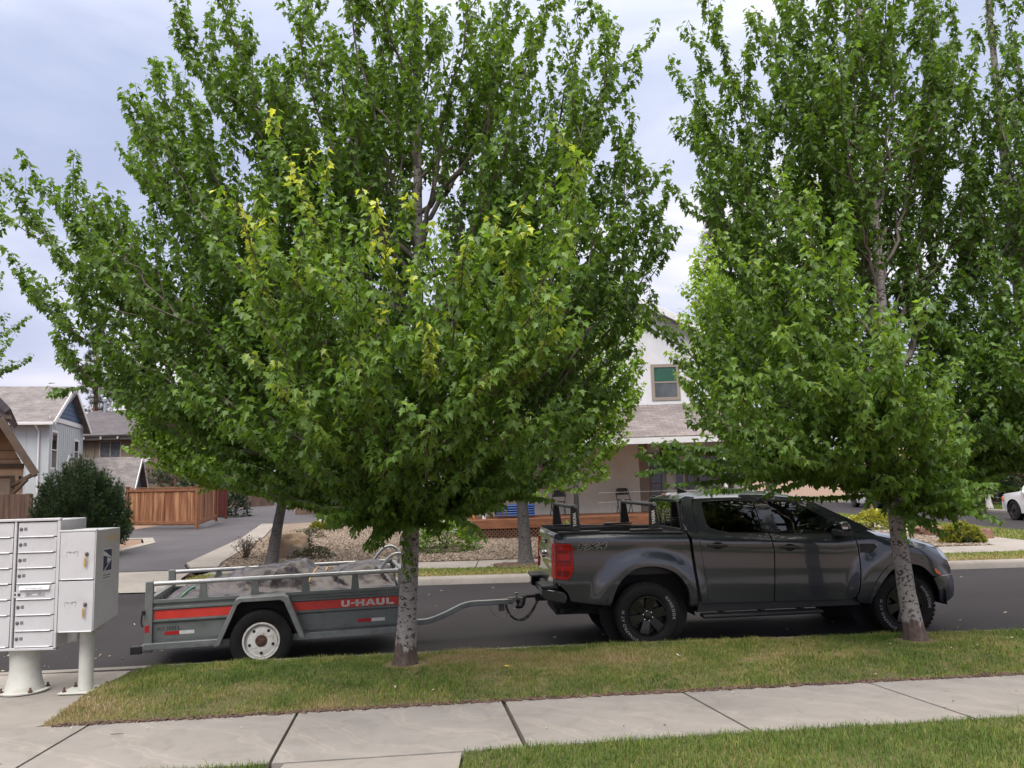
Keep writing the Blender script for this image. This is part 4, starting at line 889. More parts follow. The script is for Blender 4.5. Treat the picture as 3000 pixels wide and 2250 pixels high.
def build_cbu():
    Yf = 7.80
    rt = at(178, 1518, Yf); x1 = rt.x; z1 = rt.z; x0 = x1-.80; z0 = at(168, 1903, Yf).z; base = .178
    T = thing('cluster_mailbox', 'pale grey cluster mailbox with numbered doors on a flared pedestal', 'mailbox', ((x0+x1)/2, Yf+.2, base))
    cx = (x0+x1)/2; hw = .40; zb, zt = z0-base, z1-base; H_ = zt-zb
    b = MB(); b.box(-hw+.012, hw-.012, -.17, .30, zb+.012, zt-.012); b.build('cabinet', MAILW, T, bevel=.012)
    b = MB()                                            # raised frame with rounded corner
    b.box(-hw, -hw+.03, -.20, -.165, zb, zt); b.box(hw-.03, hw, -.20, -.165, zb, zt); b.box(-hw, hw, -.205, -.165, zt-.022, zt+.004); b.box(-hw, hw, -.20, -.165, zb-.004, zb+.022)
    b.box(-.012-.035+.0, .012-.035+.0, -.196, -.17, zb, zt); b.build('frame', MAILW, T, bevel=.006)
    b = MB(); b.box(-hw+.02, hw-.02, -.176, -.168, zb+.012, zt-.012); b.build('door_backing', MAILG, T)
    # columns of doors
    cols = [(-.37, -.052), (-.012, .368)]; nums = ['7', '8', '9', '10', None, '11', '12', '13']
    for ci, (a, c) in enumerate(cols):
        n = 8; y0 = zt-.03; dh = (H_-.055)/n
        rows = [(y0-(i+1)*dh, y0-i*dh) for i in range(n)]
        if ci == 0: rows = rows[:6] + [(rows[7][0], rows[6][1])]
        for i, (q0, q1) in enumerate(rows):
            d = MB(); d.box(a+.004, c-.004, -.190, -.172, q0+.006, q1-.004)
            do = d.build('door', MAILW, T, bevel=.003)
            d = MB(); d.box(a+.012, c-.03, -.202, -.188, q0+.002, q0+.012); d.build('door_lip', LIPM, do, bevel=.003)
            if ci == 1 and nums[i] is None:
                d = MB(); d.hexa([(a+.04, -.215, q1-.052), (c-.05, -.215, q1-.052), (c-.05, -.188, q1-.052), (a+.04, -.188, q1-.052)], [(a+.04, -.200, q1-.012), (c-.05, -.200, q1-.012), (c-.05, -.188, q1-.012), (a+.04, -.188, q1-.012)]); fl = d.build('slot_flap', LIPM, do, bevel=.003)
                V, Fs = text_geo('OUTGOING MAIL', .018, 0); L = max(v[0] for v in V); d = MB(); d.add([(a+.10+v[0]*.17/L, -.2165+.0145*((v[1]+.008)/.04), q1-.042+v[1]) for v in V], Fs); d.build('lettering', NUMB, fl, fix=False)
                d = MB(); d.box(a+.10, a+.28, -.1915, -.189, q0+.03, q0+.068); d.build('worn_plate', SMUDGE, do); d = MB(); d.box(a+.16, a+.21, -.1925, -.189, q0+.042, q0+.054); d.build('plate_slot', LIPM, do)
                d = MB(); d.lathe([(0, -.192), (.014, -.192), (.016, -.188)], o=(a+.035, 0, q0+.05), ax='y', n=16); d.build('lock', MAILG, do)
                for sx in (.0, .08):
                    for sz in (.03, .068): d = MB(); d.lathe([(0, -.194), (.007, -.192), (.009, -.188)], o=(a-.003+sx, 0, q0+sz), ax='y', n=8); d.build('screw', LIPM, do, smooth=40)
                continue
            if ci == 1 or i < 6:
                lx = a+.03; lz = (q0+q1)/2+.006
                d = MB(); d.lathe([(0, -.199), (.012, -.198), (.0175, -.192), (.018, -.187)], o=(lx, 0, lz), ax='y', n=18); d.build('lock', LOCKM, do, smooth=40)
                d = MB(); d.box(lx+.028, lx+.058, -.1915, -.189, lz-.013, lz+.017); pl = d.build('number_tag', NUMB, do)
                if ci == 1:
                    V, Fs = text_geo(nums[i], .027, 0, .95); L = max(v[0] for v in V); d = MB(); d.add([(lx+.043-L/2+v[0], -.1922, lz-.007+v[1]) for v in V], Fs); d.build('lettering', SMUDGE, pl, fix=False)
    k = MB(); k.hexa([(hw-.10, .0, zb-.0), (hw+.085, .02, zb+.03), (hw+.085, .28, zb+.05), (hw-.10, .28, zb)], [(hw-.10, .0, zb+.2), (hw+.10, .02, zb+.2), (hw+.10, .28, zb+.2), (hw-.10, .28, zb+.2)]); k.build('rear_housing', MAILW, T, bevel=.03, seg=3)
    # pedestal
    b = MB(); b.box(-.14, .14, -.02, .2, zb-.03, zb)
    b.lathe([(.145, zb-.01), (.143, zb-.04), (.137, zb-.10), (.133, zb-.2), (.137, .18), (.150, .10), (.17, .03), (.175, .012)], n=40); b.build('pedestal', MAILB, T, smooth=40)
    b = MB(); b.lathe([(.215, 0), (.217, .012), (.17, .016)], n=40); b.build('base_plate', MAILB, T, smooth=40)
    for a in (.5, 2.2, 3.9, 5.5):
        b = MB(); b.lathe([(.02, .012), (.02, .03), (.010, .032), (.010, .055), (0, .056)], o=(.196*cos(a), .196*sin(a), 0), n=8); b.build('anchor_bolt', RUST, T)
    return T

def build_locker():
    Yf = 7.70
    tl, tr, bl_ = at(175, 1556, Yf), at(284, 1552, Yf), at(169, 1852, Yf); base = .178
    w = tr.x-tl.x; zt = (tl.z+tr.z)/2; zb = bl_.z; cx = (tl.x+tr.x)/2-.005
    T = thing('parcel_locker', 'narrow two-door parcel locker with keys in its locks, on a round post', 'parcel locker', (cx, Yf+.22, base))
    hw = w/2; a, c = zb-base, zt-base
    b = MB(); b.hexa([(-hw+.008, -.20, a), (hw, -.20, a), (hw, .25, a+.075), (-hw+.008, .25, a+.075)], [(-hw+.008, -.20, c), (hw, -.20, c), (hw, .25, c), (-hw+.008, .25, c)]); b.build('cabinet', MAILW, T, bevel=.008)
    b = MB(); b.box(-hw-.004, hw+.003, -.225, -.195, c-.012, c+.006); b.box(-hw-.004, -hw+.014, -.225, -.195, a-.012, c); b.box(hw-.006, hw+.003, -.222, -.195, a, c); b.build('frame', MAILW, T, bevel=.004)
    b = MB(); b.box(-hw+.008, hw-.003, -.206, -.199, a-.008, c-.006); b.build('door_backing', MAILG, T)
    mid = (a+c)/2+.002
    for i, (q0, q1) in enumerate(((a-.006, mid-.005), (mid+.005, c-.016))):
        d = MB(); d.box(-hw+.018, hw-.008, -.224, -.204, q0, q1); do = d.build('door', MAILW, T, bevel=.004)
        d = MB(); d.box(-hw+.035, hw-.012, -.231, -.222, q0+.001, q0+.011); d.build('door_lip', LIPM, do, bevel=.003)
        h_ = q1-q0; lz = q0+h_*.535; lx = hw*.50+.008
        d = MB(); d.lathe([(0, -.242), (.014, -.240), (.0185, -.232), (.019, -.222)], o=(lx, 0, lz), ax='y', n=18); d.build('lock', LOCKM, do, smooth=40)
        d = MB(); d.box(lx-.004, lx+.004, -.262, -.238, lz-.008, lz+.004); d.prism([(-.012, -.03), (.012, -.028), (.012, -.10), (.0, -.125), (-.016, -.10)], lambda u, v, q: (lx-.004+u*.75, q-.02*v, lz+v), -.250, -.243); d.build('key', BRASS, do, bevel=.002)
        for x0, x1, z0, z1 in ((-.07, -.045, .0, .010), (-.045, .0, .0, .006), (.0, .035, .002, .011), (-.075, -.072, -.045, .008), (.03, .033, -.045, .004), (-.045, -.035, -.012, .004), (-.01, .0, -.014, .004)):
            d = MB(); d.box(x0-.022, x1-.022, -.2252, -.2235, lz+.03+z0-.012, lz+.03+z1-.012); d.build('label_residue', SMUDGE, do)
    # markings on the side: blue and white emblem, small label, peeling tan patch
    def sd(poly, m, o, nm, par=None):
        b = MB(); b.add([(hw+o, y, z) for y, z in poly], [tuple(range(len(poly)))]); return b.build(nm, m, par or T)
    NAVY = mat('navy_print', (.02, .028, .09), .5); WP = mat('white_print', (.66, .66, .68), .5)
    ez = c-.20; y0, y1 = -.075, .085; E = lambda u, v: (y0+(y1-y0)*u, ez-.20+.20*v)
    em = sd([E(-.06, -.05), E(1.06, -.05), E(1.06, 1.06), E(-.06, 1.06)], WP, .0012, 'emblem')
    sd([E(0, 0), E(1, 0), E(1, 1), E(0, 1)], NAVY, .002, 'emblem_field', em)
    sd([E(0, .93), E(.15, .93), E(.95, .62), E(1, .60), E(1, .56), E(.1, .72), E(0, .72)], WP, .0028, 'emblem_wing', em)
    sd([E(.45, .62), E(.9, .55), E(.88, .50), E(.55, .36), E(.42, .36)], WP, .0032, 'emblem_wing', em)
    sd([E(.05, .0), E(.2, .0), E(.98, .50), E(.98, .54), E(.8, .46)], WP, .003, 'emblem_wing', em)
    lb = sd([E(-.02, -.42), E(1.0, -.42), E(1.0, -.12), E(-.02, -.12)], WP, .0012, 'small_label')
    for v in (-.22, -.34): sd([E(.03, v-.03), E(.92, v-.03), E(.92, v+.05), E(.03, v+.05)], SMUDGE, .002, 'label_print', lb)
    sd([(-.02, c-.12), (.21, c-.12), (.22, c-.065), (.0, c-.06)], mat('peeling_tan', (.58, .47, .33), .7, var=.1, vs=40), .0015, 'faded_sticker')
    b = MB(); b.box(-.10, .10, -.10, .14, a-.03, a+.02); b.tube([(0, 0.02, .012), (0, .02, a)], .066, 28); b.build('post', MAILB, T, smooth=40, bevel=.004)
    b = MB(); b.box(-.19, .19, -.13, .17, .0, .012); b.build('base_plate', MAILB, T, bevel=.003)
    for sx in (-.15, .15):
        for sy in (-.08, .12):
            b = MB(); b.lathe([(.018, .012), (.018, .028), (.009, .03), (.009, .055), (0, .056)], o=(sx, sy, 0), n=8); b.build('anchor_bolt', RUST, T)
build_cbu(); build_locker()
# ================================================================== HOUSES, FENCES, CARS
def m_shingle(name, a, b, sc=(3.2, 7)):
    t = NT(name); br = t.n('ShaderNodeTexBrick'); br.inputs['Scale'].default_value = 1; br.inputs['Brick Width'].default_value = .33; br.inputs['Row Height'].default_value = .14; br.inputs['Mortar Size'].default_value = .006; br.inputs['Bias'].default_value = 0
    br.inputs['Color1'].default_value = (*a, 1); br.inputs['Color2'].default_value = (*b, 1); br.inputs['Mortar'].default_value = (*[c*.45 for c in a], 1)
    t.l(t.tc, 'UV', br, 'Vector'); n = t.noise(1.2, 6, .65); r = t.ramp(n, 0, [(.3, (.75, .75, .75)), (.7, (1.25, 1.22, 1.2))]); m = t.mix(1.0, (br, 0), (r, 0), 'MULTIPLY'); t.l(m, 2, t.p, 'Base Color'); t.set(Roughness=.9); t.bump(br, 1, .6, .02); return t.m
SH_BLUE = m_shingle('grey_shingles', (.13, .12, .125), (.19, .175, .178)); SH_DARK = m_shingle('charcoal_shingles', (.062, .055, .066), (.085, .077, .088)); SH_PORCH = m_shingle('brown_grey_shingles', (.16, .138, .138), (.225, .198, .197))
WHT = mat('white_trim_paint', (.62, .62, .64), .6, var=.04); SID_W = mat('white_board_siding', (.60, .60, .635), .7, var=.04, vs=2, dirt=(.52, .52, .54), ds=1)
SID_G = mat('warm_grey_siding', (.74, .72, .69), .7, var=.05, vs=2); TAUPE = mat('taupe_trim', (.26, .215, .18), .7, var=.06); SID_B = mat('pale_blue_grey_siding', (.40, .44, .47), .7, var=.05, vs=1.5)
BLUEG = mat('slate_blue_gable', (.075, .125, .20), .7, var=.1); SID_BR = mat('brown_batten_siding', (.17, .135, .10), .75, var=.1); BR_TR = mat('dark_brown_trim', (.045, .036, .033), .7); TAN = mat('tan_siding', (.52, .365, .25), .75, var=.08); TAN_TR = mat('brown_trim', (.105, .072, .052), .7, var=.15)
WINDK = mat('dark_window_pane', (.018, .02, .022), .06, var=.3, vs=2, coat=.6); WINGR = mat('green_blind_pane', (.018, .085, .055), .3, var=.15, vs=6, coat=.4); WINGY = mat('grey_blind_pane', (.09, .10, .115), .25, var=.2, coat=.4)
CEDAR = NT('red_cedar_boards'); _n = CEDAR.noise(1.0, 6, .6, (6, 6, .35)); _g = CEDAR.noise(9, 6, .7, (3, 3, .12)); _r = CEDAR.ramp(_n, 0, [(.3, (.10, .032, .014)), (.48, (.20, .075, .032)), (.66, (.42, .22, .11))]); _r2 = CEDAR.ramp(_g, 0, [(.35, (.6, .6, .6)), (.65, (1.2, 1.2, 1.2))]); _m = CEDAR.mix(1.0, (_r, 0), (_r2, 0), 'MULTIPLY'); CEDAR.l(_m, 2, CEDAR.p, 'Base Color'); CEDAR.set(Roughness=.8); CEDAR.bump(_g, 0, .3, .01); CEDAR = CEDAR.m
CED_TR = mat('cedar_trim', (.22, .09, .042), .75, var=.2, sc=(1, 1, 4)); RED_F = mat('red_stained_fence', (.13, .022, .014), .8, var=.25, sc=(5, 5, .4)); OLDF = mat('weathered_brown_fence', (.16, .10, .075), .85, var=.3, sc=(6, 6, .4), vs=2); DECK = mat('stained_deck_board', (.20, .075, .034), .65, var=.25, sc=(.5, 1, 3)); LATT = mat('brown_lattice', (.16, .085, .055), .8, var=.2)

def uv_roof(o, ux, uy):
    me = o.data; uvl = me.uv_layers.new(name='UVMap'); ux, uy = Vector(ux), Vector(uy)
    for lp in me.loops:
        co = me.vertices[lp.vertex_index].co; uvl.data[lp.index].uv = (co.dot(ux), co.dot(uy))

def roof_slab(parent, a, b, c, d, m, th=.12, name='roof'):
    """a-b eave, d-c ridge (same direction)"""
    a, b, c, d = map(Vector, (a, b, c, d)); n = (b-a).cross(d-a).normalized(); n = n if n.z > 0 else -n
    k = MB(); k.add([a, b, c, d, a-n*th, b-n*th, c-n*th, d-n*th], [(0, 1, 2, 3), (7, 6, 5, 4), (0, 4, 5, 1), (1, 5, 6, 2), (2, 6, 7, 3), (3, 7, 4, 0)]); o = k.build(name, m, parent)
    ux = (b-a).normalized(); uv_roof(o, ux, n.cross(ux)); return o

def wall(parent, a, b, z0, z1, m, th=.15, batten=0, top=None, bm=None, name='wall', bw=.045, bd=.02, skip=()):
    """vertical wall between plan points a and b, outside on the right hand of a->b; top = optional gable peak height at the middle"""
    a, b = Vector((a[0], a[1], 0)), Vector((b[0], b[1], 0)); d = (b-a); L = d.length; d.normalize(); n = Vector((d.y, -d.x, 0)); k = MB()
    P = [(0, z0), (L, z0), (L, z1)] + ([(L/2, top)] if top else []) + [(0, z1)]
    f = lambda u, v, w: a + d*u + n*w + Vector((0, 0, v)); k.prism(P, f, -th, 0)
    if batten:
        x = batten*.5
        while x < L-.03:
            zt = z1 if not top else z1 + (top-z1)*(1-abs(x-L/2)/(L/2)); cut = [(z0, zt)]
            for (u0, u1, v0, v1) in skip:
                if u0 < x < u1: cut = [(z0, v0), (v1, zt)]
            for (c0, c1) in cut: k.prism([(x-bw/2, c0), (x+bw/2, c0), (x+bw/2, c1), (x-bw/2, c1)], f, -.02, bd)
            x += batten
    return k.build(name, m, parent), f, L

def window(parent, f, u0, u1, v0, v1, frame, panes=(WINDK,), trim=.09, split='h', out=.03, name='window', mull=.05):
    k = MB()
    for q in ([(u0-trim, v1), (u1+trim, v1), (u1+trim, v1+trim), (u0-trim, v1+trim)], [(u0-trim, v0-trim), (u1+trim, v0-trim), (u1+trim, v0), (u0-trim, v0)], [(u0-trim, v0), (u0, v0), (u0, v1), (u0-trim, v1)], [(u1, v0), (u1+trim, v0), (u1+trim, v1), (u1, v1)]): k.prism(q, f, -.02, out)
    o = k.build(name, frame, parent); n = len(panes)
    for i, pm in enumerate(panes):
        if split == 'h': a, b, c, d = u0, u1, v1-(i+1)*(v1-v0)/n, v1-i*(v1-v0)/n
        else: a, b, c, d = u0+i*(u1-u0)/n, u0+(i+1)*(u1-u0)/n, v0, v1
        g = MB(); g.prism([(a, c), (b, c), (b, d), (a, d)], f, -.03, .006); g.build('pane', pm, o)
        if i:
            g = MB(); e = mull/2; g.prism([(a, d-e), (b, d-e), (b, d+e), (a, d+e)] if split == 'h' else [(a-e, c), (a+e, c), (a+e, d), (a-e, d)], f, -.02, out-.008); g.build('sash', frame, o)
    return o

def beamo(parent, name, m, a, b, w, h, bevel=.01):
    k = MB(); k.beam(a, b, w, h); return k.build(name, m, parent, bevel=bevel)

def white_house():
    T = thing('white_house', 'white two-storey house with brown shingled porch roof and stained wooden deck behind the pickup', 'house', (3.5, 27, .5))
    o = Vector((3.5, 27, .5)); P = lambda px, py, Y: at(px, py, Y) - o
    yw = 27.6; f_y = yw-o.y
    zr = P(1880, 1184, 27.6).z; ze = P(1850, 1281, 25.4).z           # porch roof: top at wall, eave
    xl, xr = -6.2, 4.6
    # upper storey: front gable wall
    zk = P(1890, 893, 27.6); pk_x = P(1735, 815, 27.6).x; half = 5.0; slope = .52
    ztop = zk.z + (zk.x-pk_x)*slope; ez = ztop - half*slope
    _, f, L = wall(T, (pk_x-half+.25, f_y), (pk_x+half-.25, f_y), zr-.25, ez+.1, SID_W, batten=.42, top=ztop-.05, bw=.02, bd=.008, skip=[(P(1905, 1100, 27.6).x-(pk_x-half+.25), P(1992, 1100, 27.6).x-(pk_x-half+.25), P(1940, 1175, 27.6).z, P(1945, 1062, 27.6).z)])
    u = lambda px, Y=27.6: P(px, 1100, Y).x-(pk_x-half+.25)
    window(T, f, u(1916), u(1981), P(1940, 1164, 27.6).z, P(1945, 1076, 27.6).z, TAUPE, (WINGR, WINGY), trim=.11)
    for s_ in (-1, 1):                                  # main roof
        a = (pk_x+s_*(half+.35), f_y-.45, ez-.2); b = (pk_x+s_*(half+.35), f_y+9, ez-.2); c = (pk_x, f_y+9, ztop+.03); d = (pk_x, f_y-.45, ztop+.03)
        roof_slab(T, a, b, c, d, SH_PORCH, .16)
        beamo(T, 'barge_board', WHT, (a[0], f_y-.48, a[2]-.08), (d[0], f_y-.48, d[2]-.10), .05, .22)
    wall(T, (pk_x+half-.253, f_y+.153), (pk_x+half-.253, f_y+9), -.4, ez, SID_W, batten=.42); wall(T, (pk_x-half+.253, f_y+9), (pk_x-half+.253, f_y+.153), -.4, ez, SID_W, batten=.42)
    # porch roof and fascia
    roof_slab(T, (xl, 25.3-o.y, ze), (xr, 25.3-o.y, ze), (xr, f_y+.05, zr), (xl, f_y+.05, zr), SH_PORCH, .1, 'porch_roof')
    k = MB(); k.box(xl, xr, 25.28-o.y, 25.34-o.y, ze-.22, ze-.03); k.build('fascia', WHT, T)
    k = MB(); k.box(xl, xr, 25.34-o.y, f_y, ze-.10, ze-.05); k.build('soffit', SID_G, T)
    # ground-floor wall (left part) and recessed entry
    zd = P(1850, 1509, 25.3).z
    xc = P(1893, 1400, yw).x; _, g, _ = wall(T, (-6.0, f_y-.004), (xc-.222, f_y-.004), zd-.5, zr-.26, SID_G, batten=.42, bw=.018, bd=.007, skip=[(P(1578, 1400, yw).x+6.0, P(1645, 1400, yw).x+6.0, P(1620, 1440, yw).z, P(1620, 1328, yw).z)])
    k = MB(); k.box(xc-.22, xc+.10, f_y-.02, f_y+1.0, zd, ze+.3); k.build('corner_board', TAUPE, T, bevel=.01)
    _, g2, _ = wall(T, (xc+.10, f_y+.9), (4.55, f_y+.9), zd-.5, ze+.4, SID_G, name='entry_wall'); X = lambda px: P(px, 1400, yw+.9).x-(xc+.10)
    k = MB(); k.box(xc+.1, 4.5, f_y+.86, f_y+.898, P(1950, 1330, yw+.9).z-.09, P(1950, 1330, yw+.9).z+.06); k.build('head_trim', TAUPE, T)
    window(T, g2, X(1908), X(1936), zd+.12, P(1920, 1338, yw+.9).z-.12, TAUPE, (WINDK, WINDK), trim=.16)
    k = MB(); k.box(P(1937, 1400, 26).x, P(1951, 1400, 26).x, 25.9-o.y, 26.08-o.y, zd, ze); k.build('porch_post', mat('charcoal_post', (.03, .03, .034), .6), T, bevel=.01)
    window(T, g2, X(1979), X(2001), zd+.12, P(1990, 1352, yw+.9).z-.0, SID_W, (WINDK, WINDK), trim=.05)
    d = window(T, g2, X(2012), X(2035), zd+.02, P(1990, 1340, yw+.9).z, TAUPE, (WINDK,), trim=.06, name='door'); k = MB(); k.box(xc+.1+X(2043), xc+.1+X(2047), f_y+.83, f_y+.9, zd+.95, zd+1.1); k.build('handle', DARK, d)
    window(T, g2, X(2045), X(2100), zd+.02, P(1990, 1340, yw+.9).z, TAUPE, (WINDK, WINDK), trim=.06, split='v')
    k = MB(); k.box(P(2122, 1400, 25.5).x, P(2131, 1400, 25.5).x, 25.5-o.y, 25.65-o.y, zd, ze); k.build('porch_post', WHT, T, bevel=.01)
    k = MB(); k.box(P(1410, 1400, 25.5).x, P(1421, 1400, 25.5).x, 25.45-o.y, 25.6-o.y, zd, ze); k.build('porch_post', WHT, T, bevel=.01)
    k = MB(); k.box(P(1680, 1400, 25.4).x, P(1694, 1400, 25.4).x, 25.45-o.y, 25.6-o.y, zd, ze); k.build('porch_post', mat('charcoal_post', (.03, .03, .034), .6), T, bevel=.01)
    window(T, g, P(1590, 1400, yw).x+6.0, P(1633, 1400, yw).x+6.0, P(1620, 1432, yw).z+.1, P(1620, 1340, yw).z, TAUPE, (WINDK, WINDK), trim=.1)
    # deck, rim board, lattice skirt
    xa = P(1345, 1530, 25.2).x
    k = MB(); k.box(xa, xr+.2, 25.15-o.y, f_y+.9, zd-.08, zd); dk = k.build('deck', DECK, T, bevel=.01)
    zr0 = P(1500, 1548, 25.1).z; k = MB(); k.box(xa, xr+.2, 25.10-o.y, 25.148-o.y, zr0, zd-.004); k.build('rim_board', DECK, T, bevel=.006)
    zb = P(1500, 1584, 25.1).z-.08
    for a in np.arange(xa, xr, 2.05):
        k = MB(); k.box(a-.06, a+.06, 25.09-o.y, 25.17-o.y, zb, zr0); k.build('deck_post', DECK, T, bevel=.005)
    k = MB(); w = .022; sp = .125; hh = zr0-zb; yb = 25.13-o.y
    x = xa+.02
    while x < xr-hh:
        for sg, dy in ((1, 0), (-1, .012)):
            x0, x1 = (x, x+hh) if sg > 0 else (x+hh, x); k.beam((x0, yb+dy, zb), (x1, yb+dy, zr0), .010, .030, up=(0, 0, 1))
        x += sp
    k.box(xa, xr, yb-.02, yb+.03, zb-.02, zb+.03); k.build('lattice', LATT, T)
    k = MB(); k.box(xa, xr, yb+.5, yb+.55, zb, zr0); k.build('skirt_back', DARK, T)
    # orange porch newel with balusters at the left end
    k = MB(); xn = P(1384, 1440, 25.6).x; k.box(xn-.07, xn+.07, 25.5-o.y, 25.64-o.y, zd, zd+.85); k.build('newel', mat('orange_stained_post', (.45, .17, .07), .6, var=.2), T, bevel=.01)
    k = MB(); k.box(xn, xn+1.1, 25.53-o.y, 25.6-o.y, zd+.86, zd+.92)
    for i in range(9): k.box(xn+.16+i*.11, xn+.20+i*.11, 25.55-o.y, 25.585-o.y, zd+.08, zd+.86)
    k.build('baluster', mat('brown_baluster', (.15, .075, .045), .7), T)
    # wire railing in front of the porch
    k = MB(); W0, W1 = P(1750, 1400, 25.2).x, P(2140, 1400, 25.2).x
    for z in (zd+.42, zd+.72): k.tube([(W0, 25.2-o.y, z), (W1, 25.2-o.y, z)], .004, 5)
    for x in np.arange(W0, W1, .42): k.tube([(x, 25.2-o.y, zd), (x, 25.2-o.y, zd+.74)], .003, 5)
    k.build('wire_railing', mat('thin_wire', (.25, .25, .25), .4, .6), T)
    return zd+.5

def folding_chair(px, py, Y, z, label, rz):
    T = thing('folding_chair', label, 'chair', (at(px, py, Y).x, Y, z), rz, 'black folding chairs on the porch'); M_ = PLAS
    k = MB(); k.hexa([(-.21, -.20, .43), (.21, -.20, .43), (.21, .18, .43), (-.21, .18, .43)], [(-.20, -.20, .455), (.20, -.20, .455), (.20, .18, .455), (-.20, .18, .455)]); k.build('seat', M_, T, bevel=.01)
    k = MB(); k.hexa([(-.21, .225, .60), (.21, .225, .60), (.21, .245, .60), (-.21, .245, .60)], [(-.16, .255, .80), (.16, .255, .80), (.16, .275, .80), (-.16, .275, .80)]); k.build('backrest', M_, T, bevel=.01)
    for s_ in (-1, 1):
        k = MB(); k.tube([(s_*.22, -.28, 0), (s_*.22, .24, .66), (s_*.19, .27, .79), (s_*.12, .28, .815), (0, .28, .815)], .014, 8); k.build('leg', M_, T, smooth=50)
        k = MB(); k.tube([(s_*.21, .26, 0), (s_*.21, -.12, .44)], .013, 8); k.build('leg', M_, T, smooth=50)

def blue_house():
    a16 = RD(15); p0 = at(143, 1290, 45); gz = .75
    T = thing('blue_grey_house', 'pale grey two-storey house with white trim and blue gables, left of the trees', 'house', (p0.x, p0.y, gz), a16)
    eave = at(146, 1225, 45).z-gz; D = 7.2; pk = eave+2.15; Lx = 12
    wall(T, (-Lx, 0), (0, 0), -.6, eave, SID_B, batten=.62, bw=.03); _, f, L = wall(T, (0, .153), (0, D), -.6, eave, SID_B, batten=.42, bw=.035, skip=[(.25, 1.55, eave-2.9, eave-.6), (4.95, 6.25, eave-2.45, eave-.85)])
    k = MB(); k.prism([(0.0, eave), (D, eave), (D/2, pk)], lambda u, v, w: (w, u, v), -.1, .02); k.build('gable', BLUEG, T)
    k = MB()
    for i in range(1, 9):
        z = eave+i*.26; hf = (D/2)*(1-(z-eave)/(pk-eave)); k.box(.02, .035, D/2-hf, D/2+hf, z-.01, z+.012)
    k.build('gable_shadow_lines', mat('blue_shadow_line', (.04, .07, .12), .7), T)  # darker blue strips painted as shade lines between the boards
    k = MB(); k.box(.0, .06, -.05, D+.05, eave-.12, eave+.14); k.build('band_board', WHT, T)
    for s_ in (0, 1):
        y0 = -.55 if s_ == 0 else D+.55; ye = eave-.28
        roof_slab(T, (-Lx-.5, y0, ye), (.36, y0, ye), (.36, D/2, pk+.1), (-Lx-.5, D/2, pk+.1), SH_BLUE, .13)
        beamo(T, 'barge_board', WHT, (.39, y0, ye-.06), (.39, D/2, pk+.02), .05, .24)
    k = MB(); k.box(-Lx-.5, .36, -.66, -.54, eave-.42, eave-.26); k.build('gutter', WHT, T, bevel=.02); k = MB(); k.tube([(-.55, -.6, eave-.4), (-.5, -.1, eave-.75), (-.45, -.06, -.5)], .05, 8); k.build('downpipe', WHT, T)
    k = MB(); k.beam((.1, D/2, pk-.35), (.75, D/2, pk-.1), .12, .16); k.beam((.03, D/2, pk-.9), (.45, D/2, pk-.25), .1, .1); k.build('bracket', WHT, T)
    window(T, f, .40, 1.40, eave-2.75, eave-.75, WHT, (WINDK, WINGY), trim=.13); window(T, f, 5.15, 6.1, eave-2.3, eave-1.0, WHT, (WINDK, WINGY), trim=.13)
    k = MB(); k.box(-.12, .03, -.03, .12, -.6, eave); k.box(-.12, .03, D-.12, D+.03, -.6, eave); k.build('corner_board', SID_B, T)
    # lower wing with its own gable, ridge parallel to the main one
    y0, y1, w = 1.6, 6.3, 3.9; e2 = eave-4.35; p2 = e2+2.15
    wall(T, (0, y0), (w, y0), -.6, e2, SID_B, batten=.42); wall(T, (w, y0), (w, y1), -.6, e2, SID_B, batten=.42)
    k = MB(); k.prism([(y0, e2), (y1, e2), ((y0+y1)/2, p2)], lambda u, v, q: (q, u, v), w-.1, w+.02); k.build('gable', BLUEG, T); k = MB(); ym = (y0+y1)/2
    for s_ in (0, 1):
        ya = y0-.45 if s_ == 0 else y1+.45
        roof_slab(T, (.02, ya, e2-.38), (w+.3, ya, e2-.38), (w+.3, ym, p2+.1), (.02, ym, p2+.1), SH_BLUE, .12); beamo(T, 'barge_board', WHT, (w+.33, ya, e2-.43), (w+.33, ym, p2+.03), .05, .22)
        beamo(T, 'flashing', WHT, (.08, ya, e2-.2), (.08, ym, p2+.22), .08, .14)
    k = MB(); k.beam((w+.1, ym, p2-.3), (w+.75, ym, p2-.05), .14, .18); k.build('bracket', WHT, T)

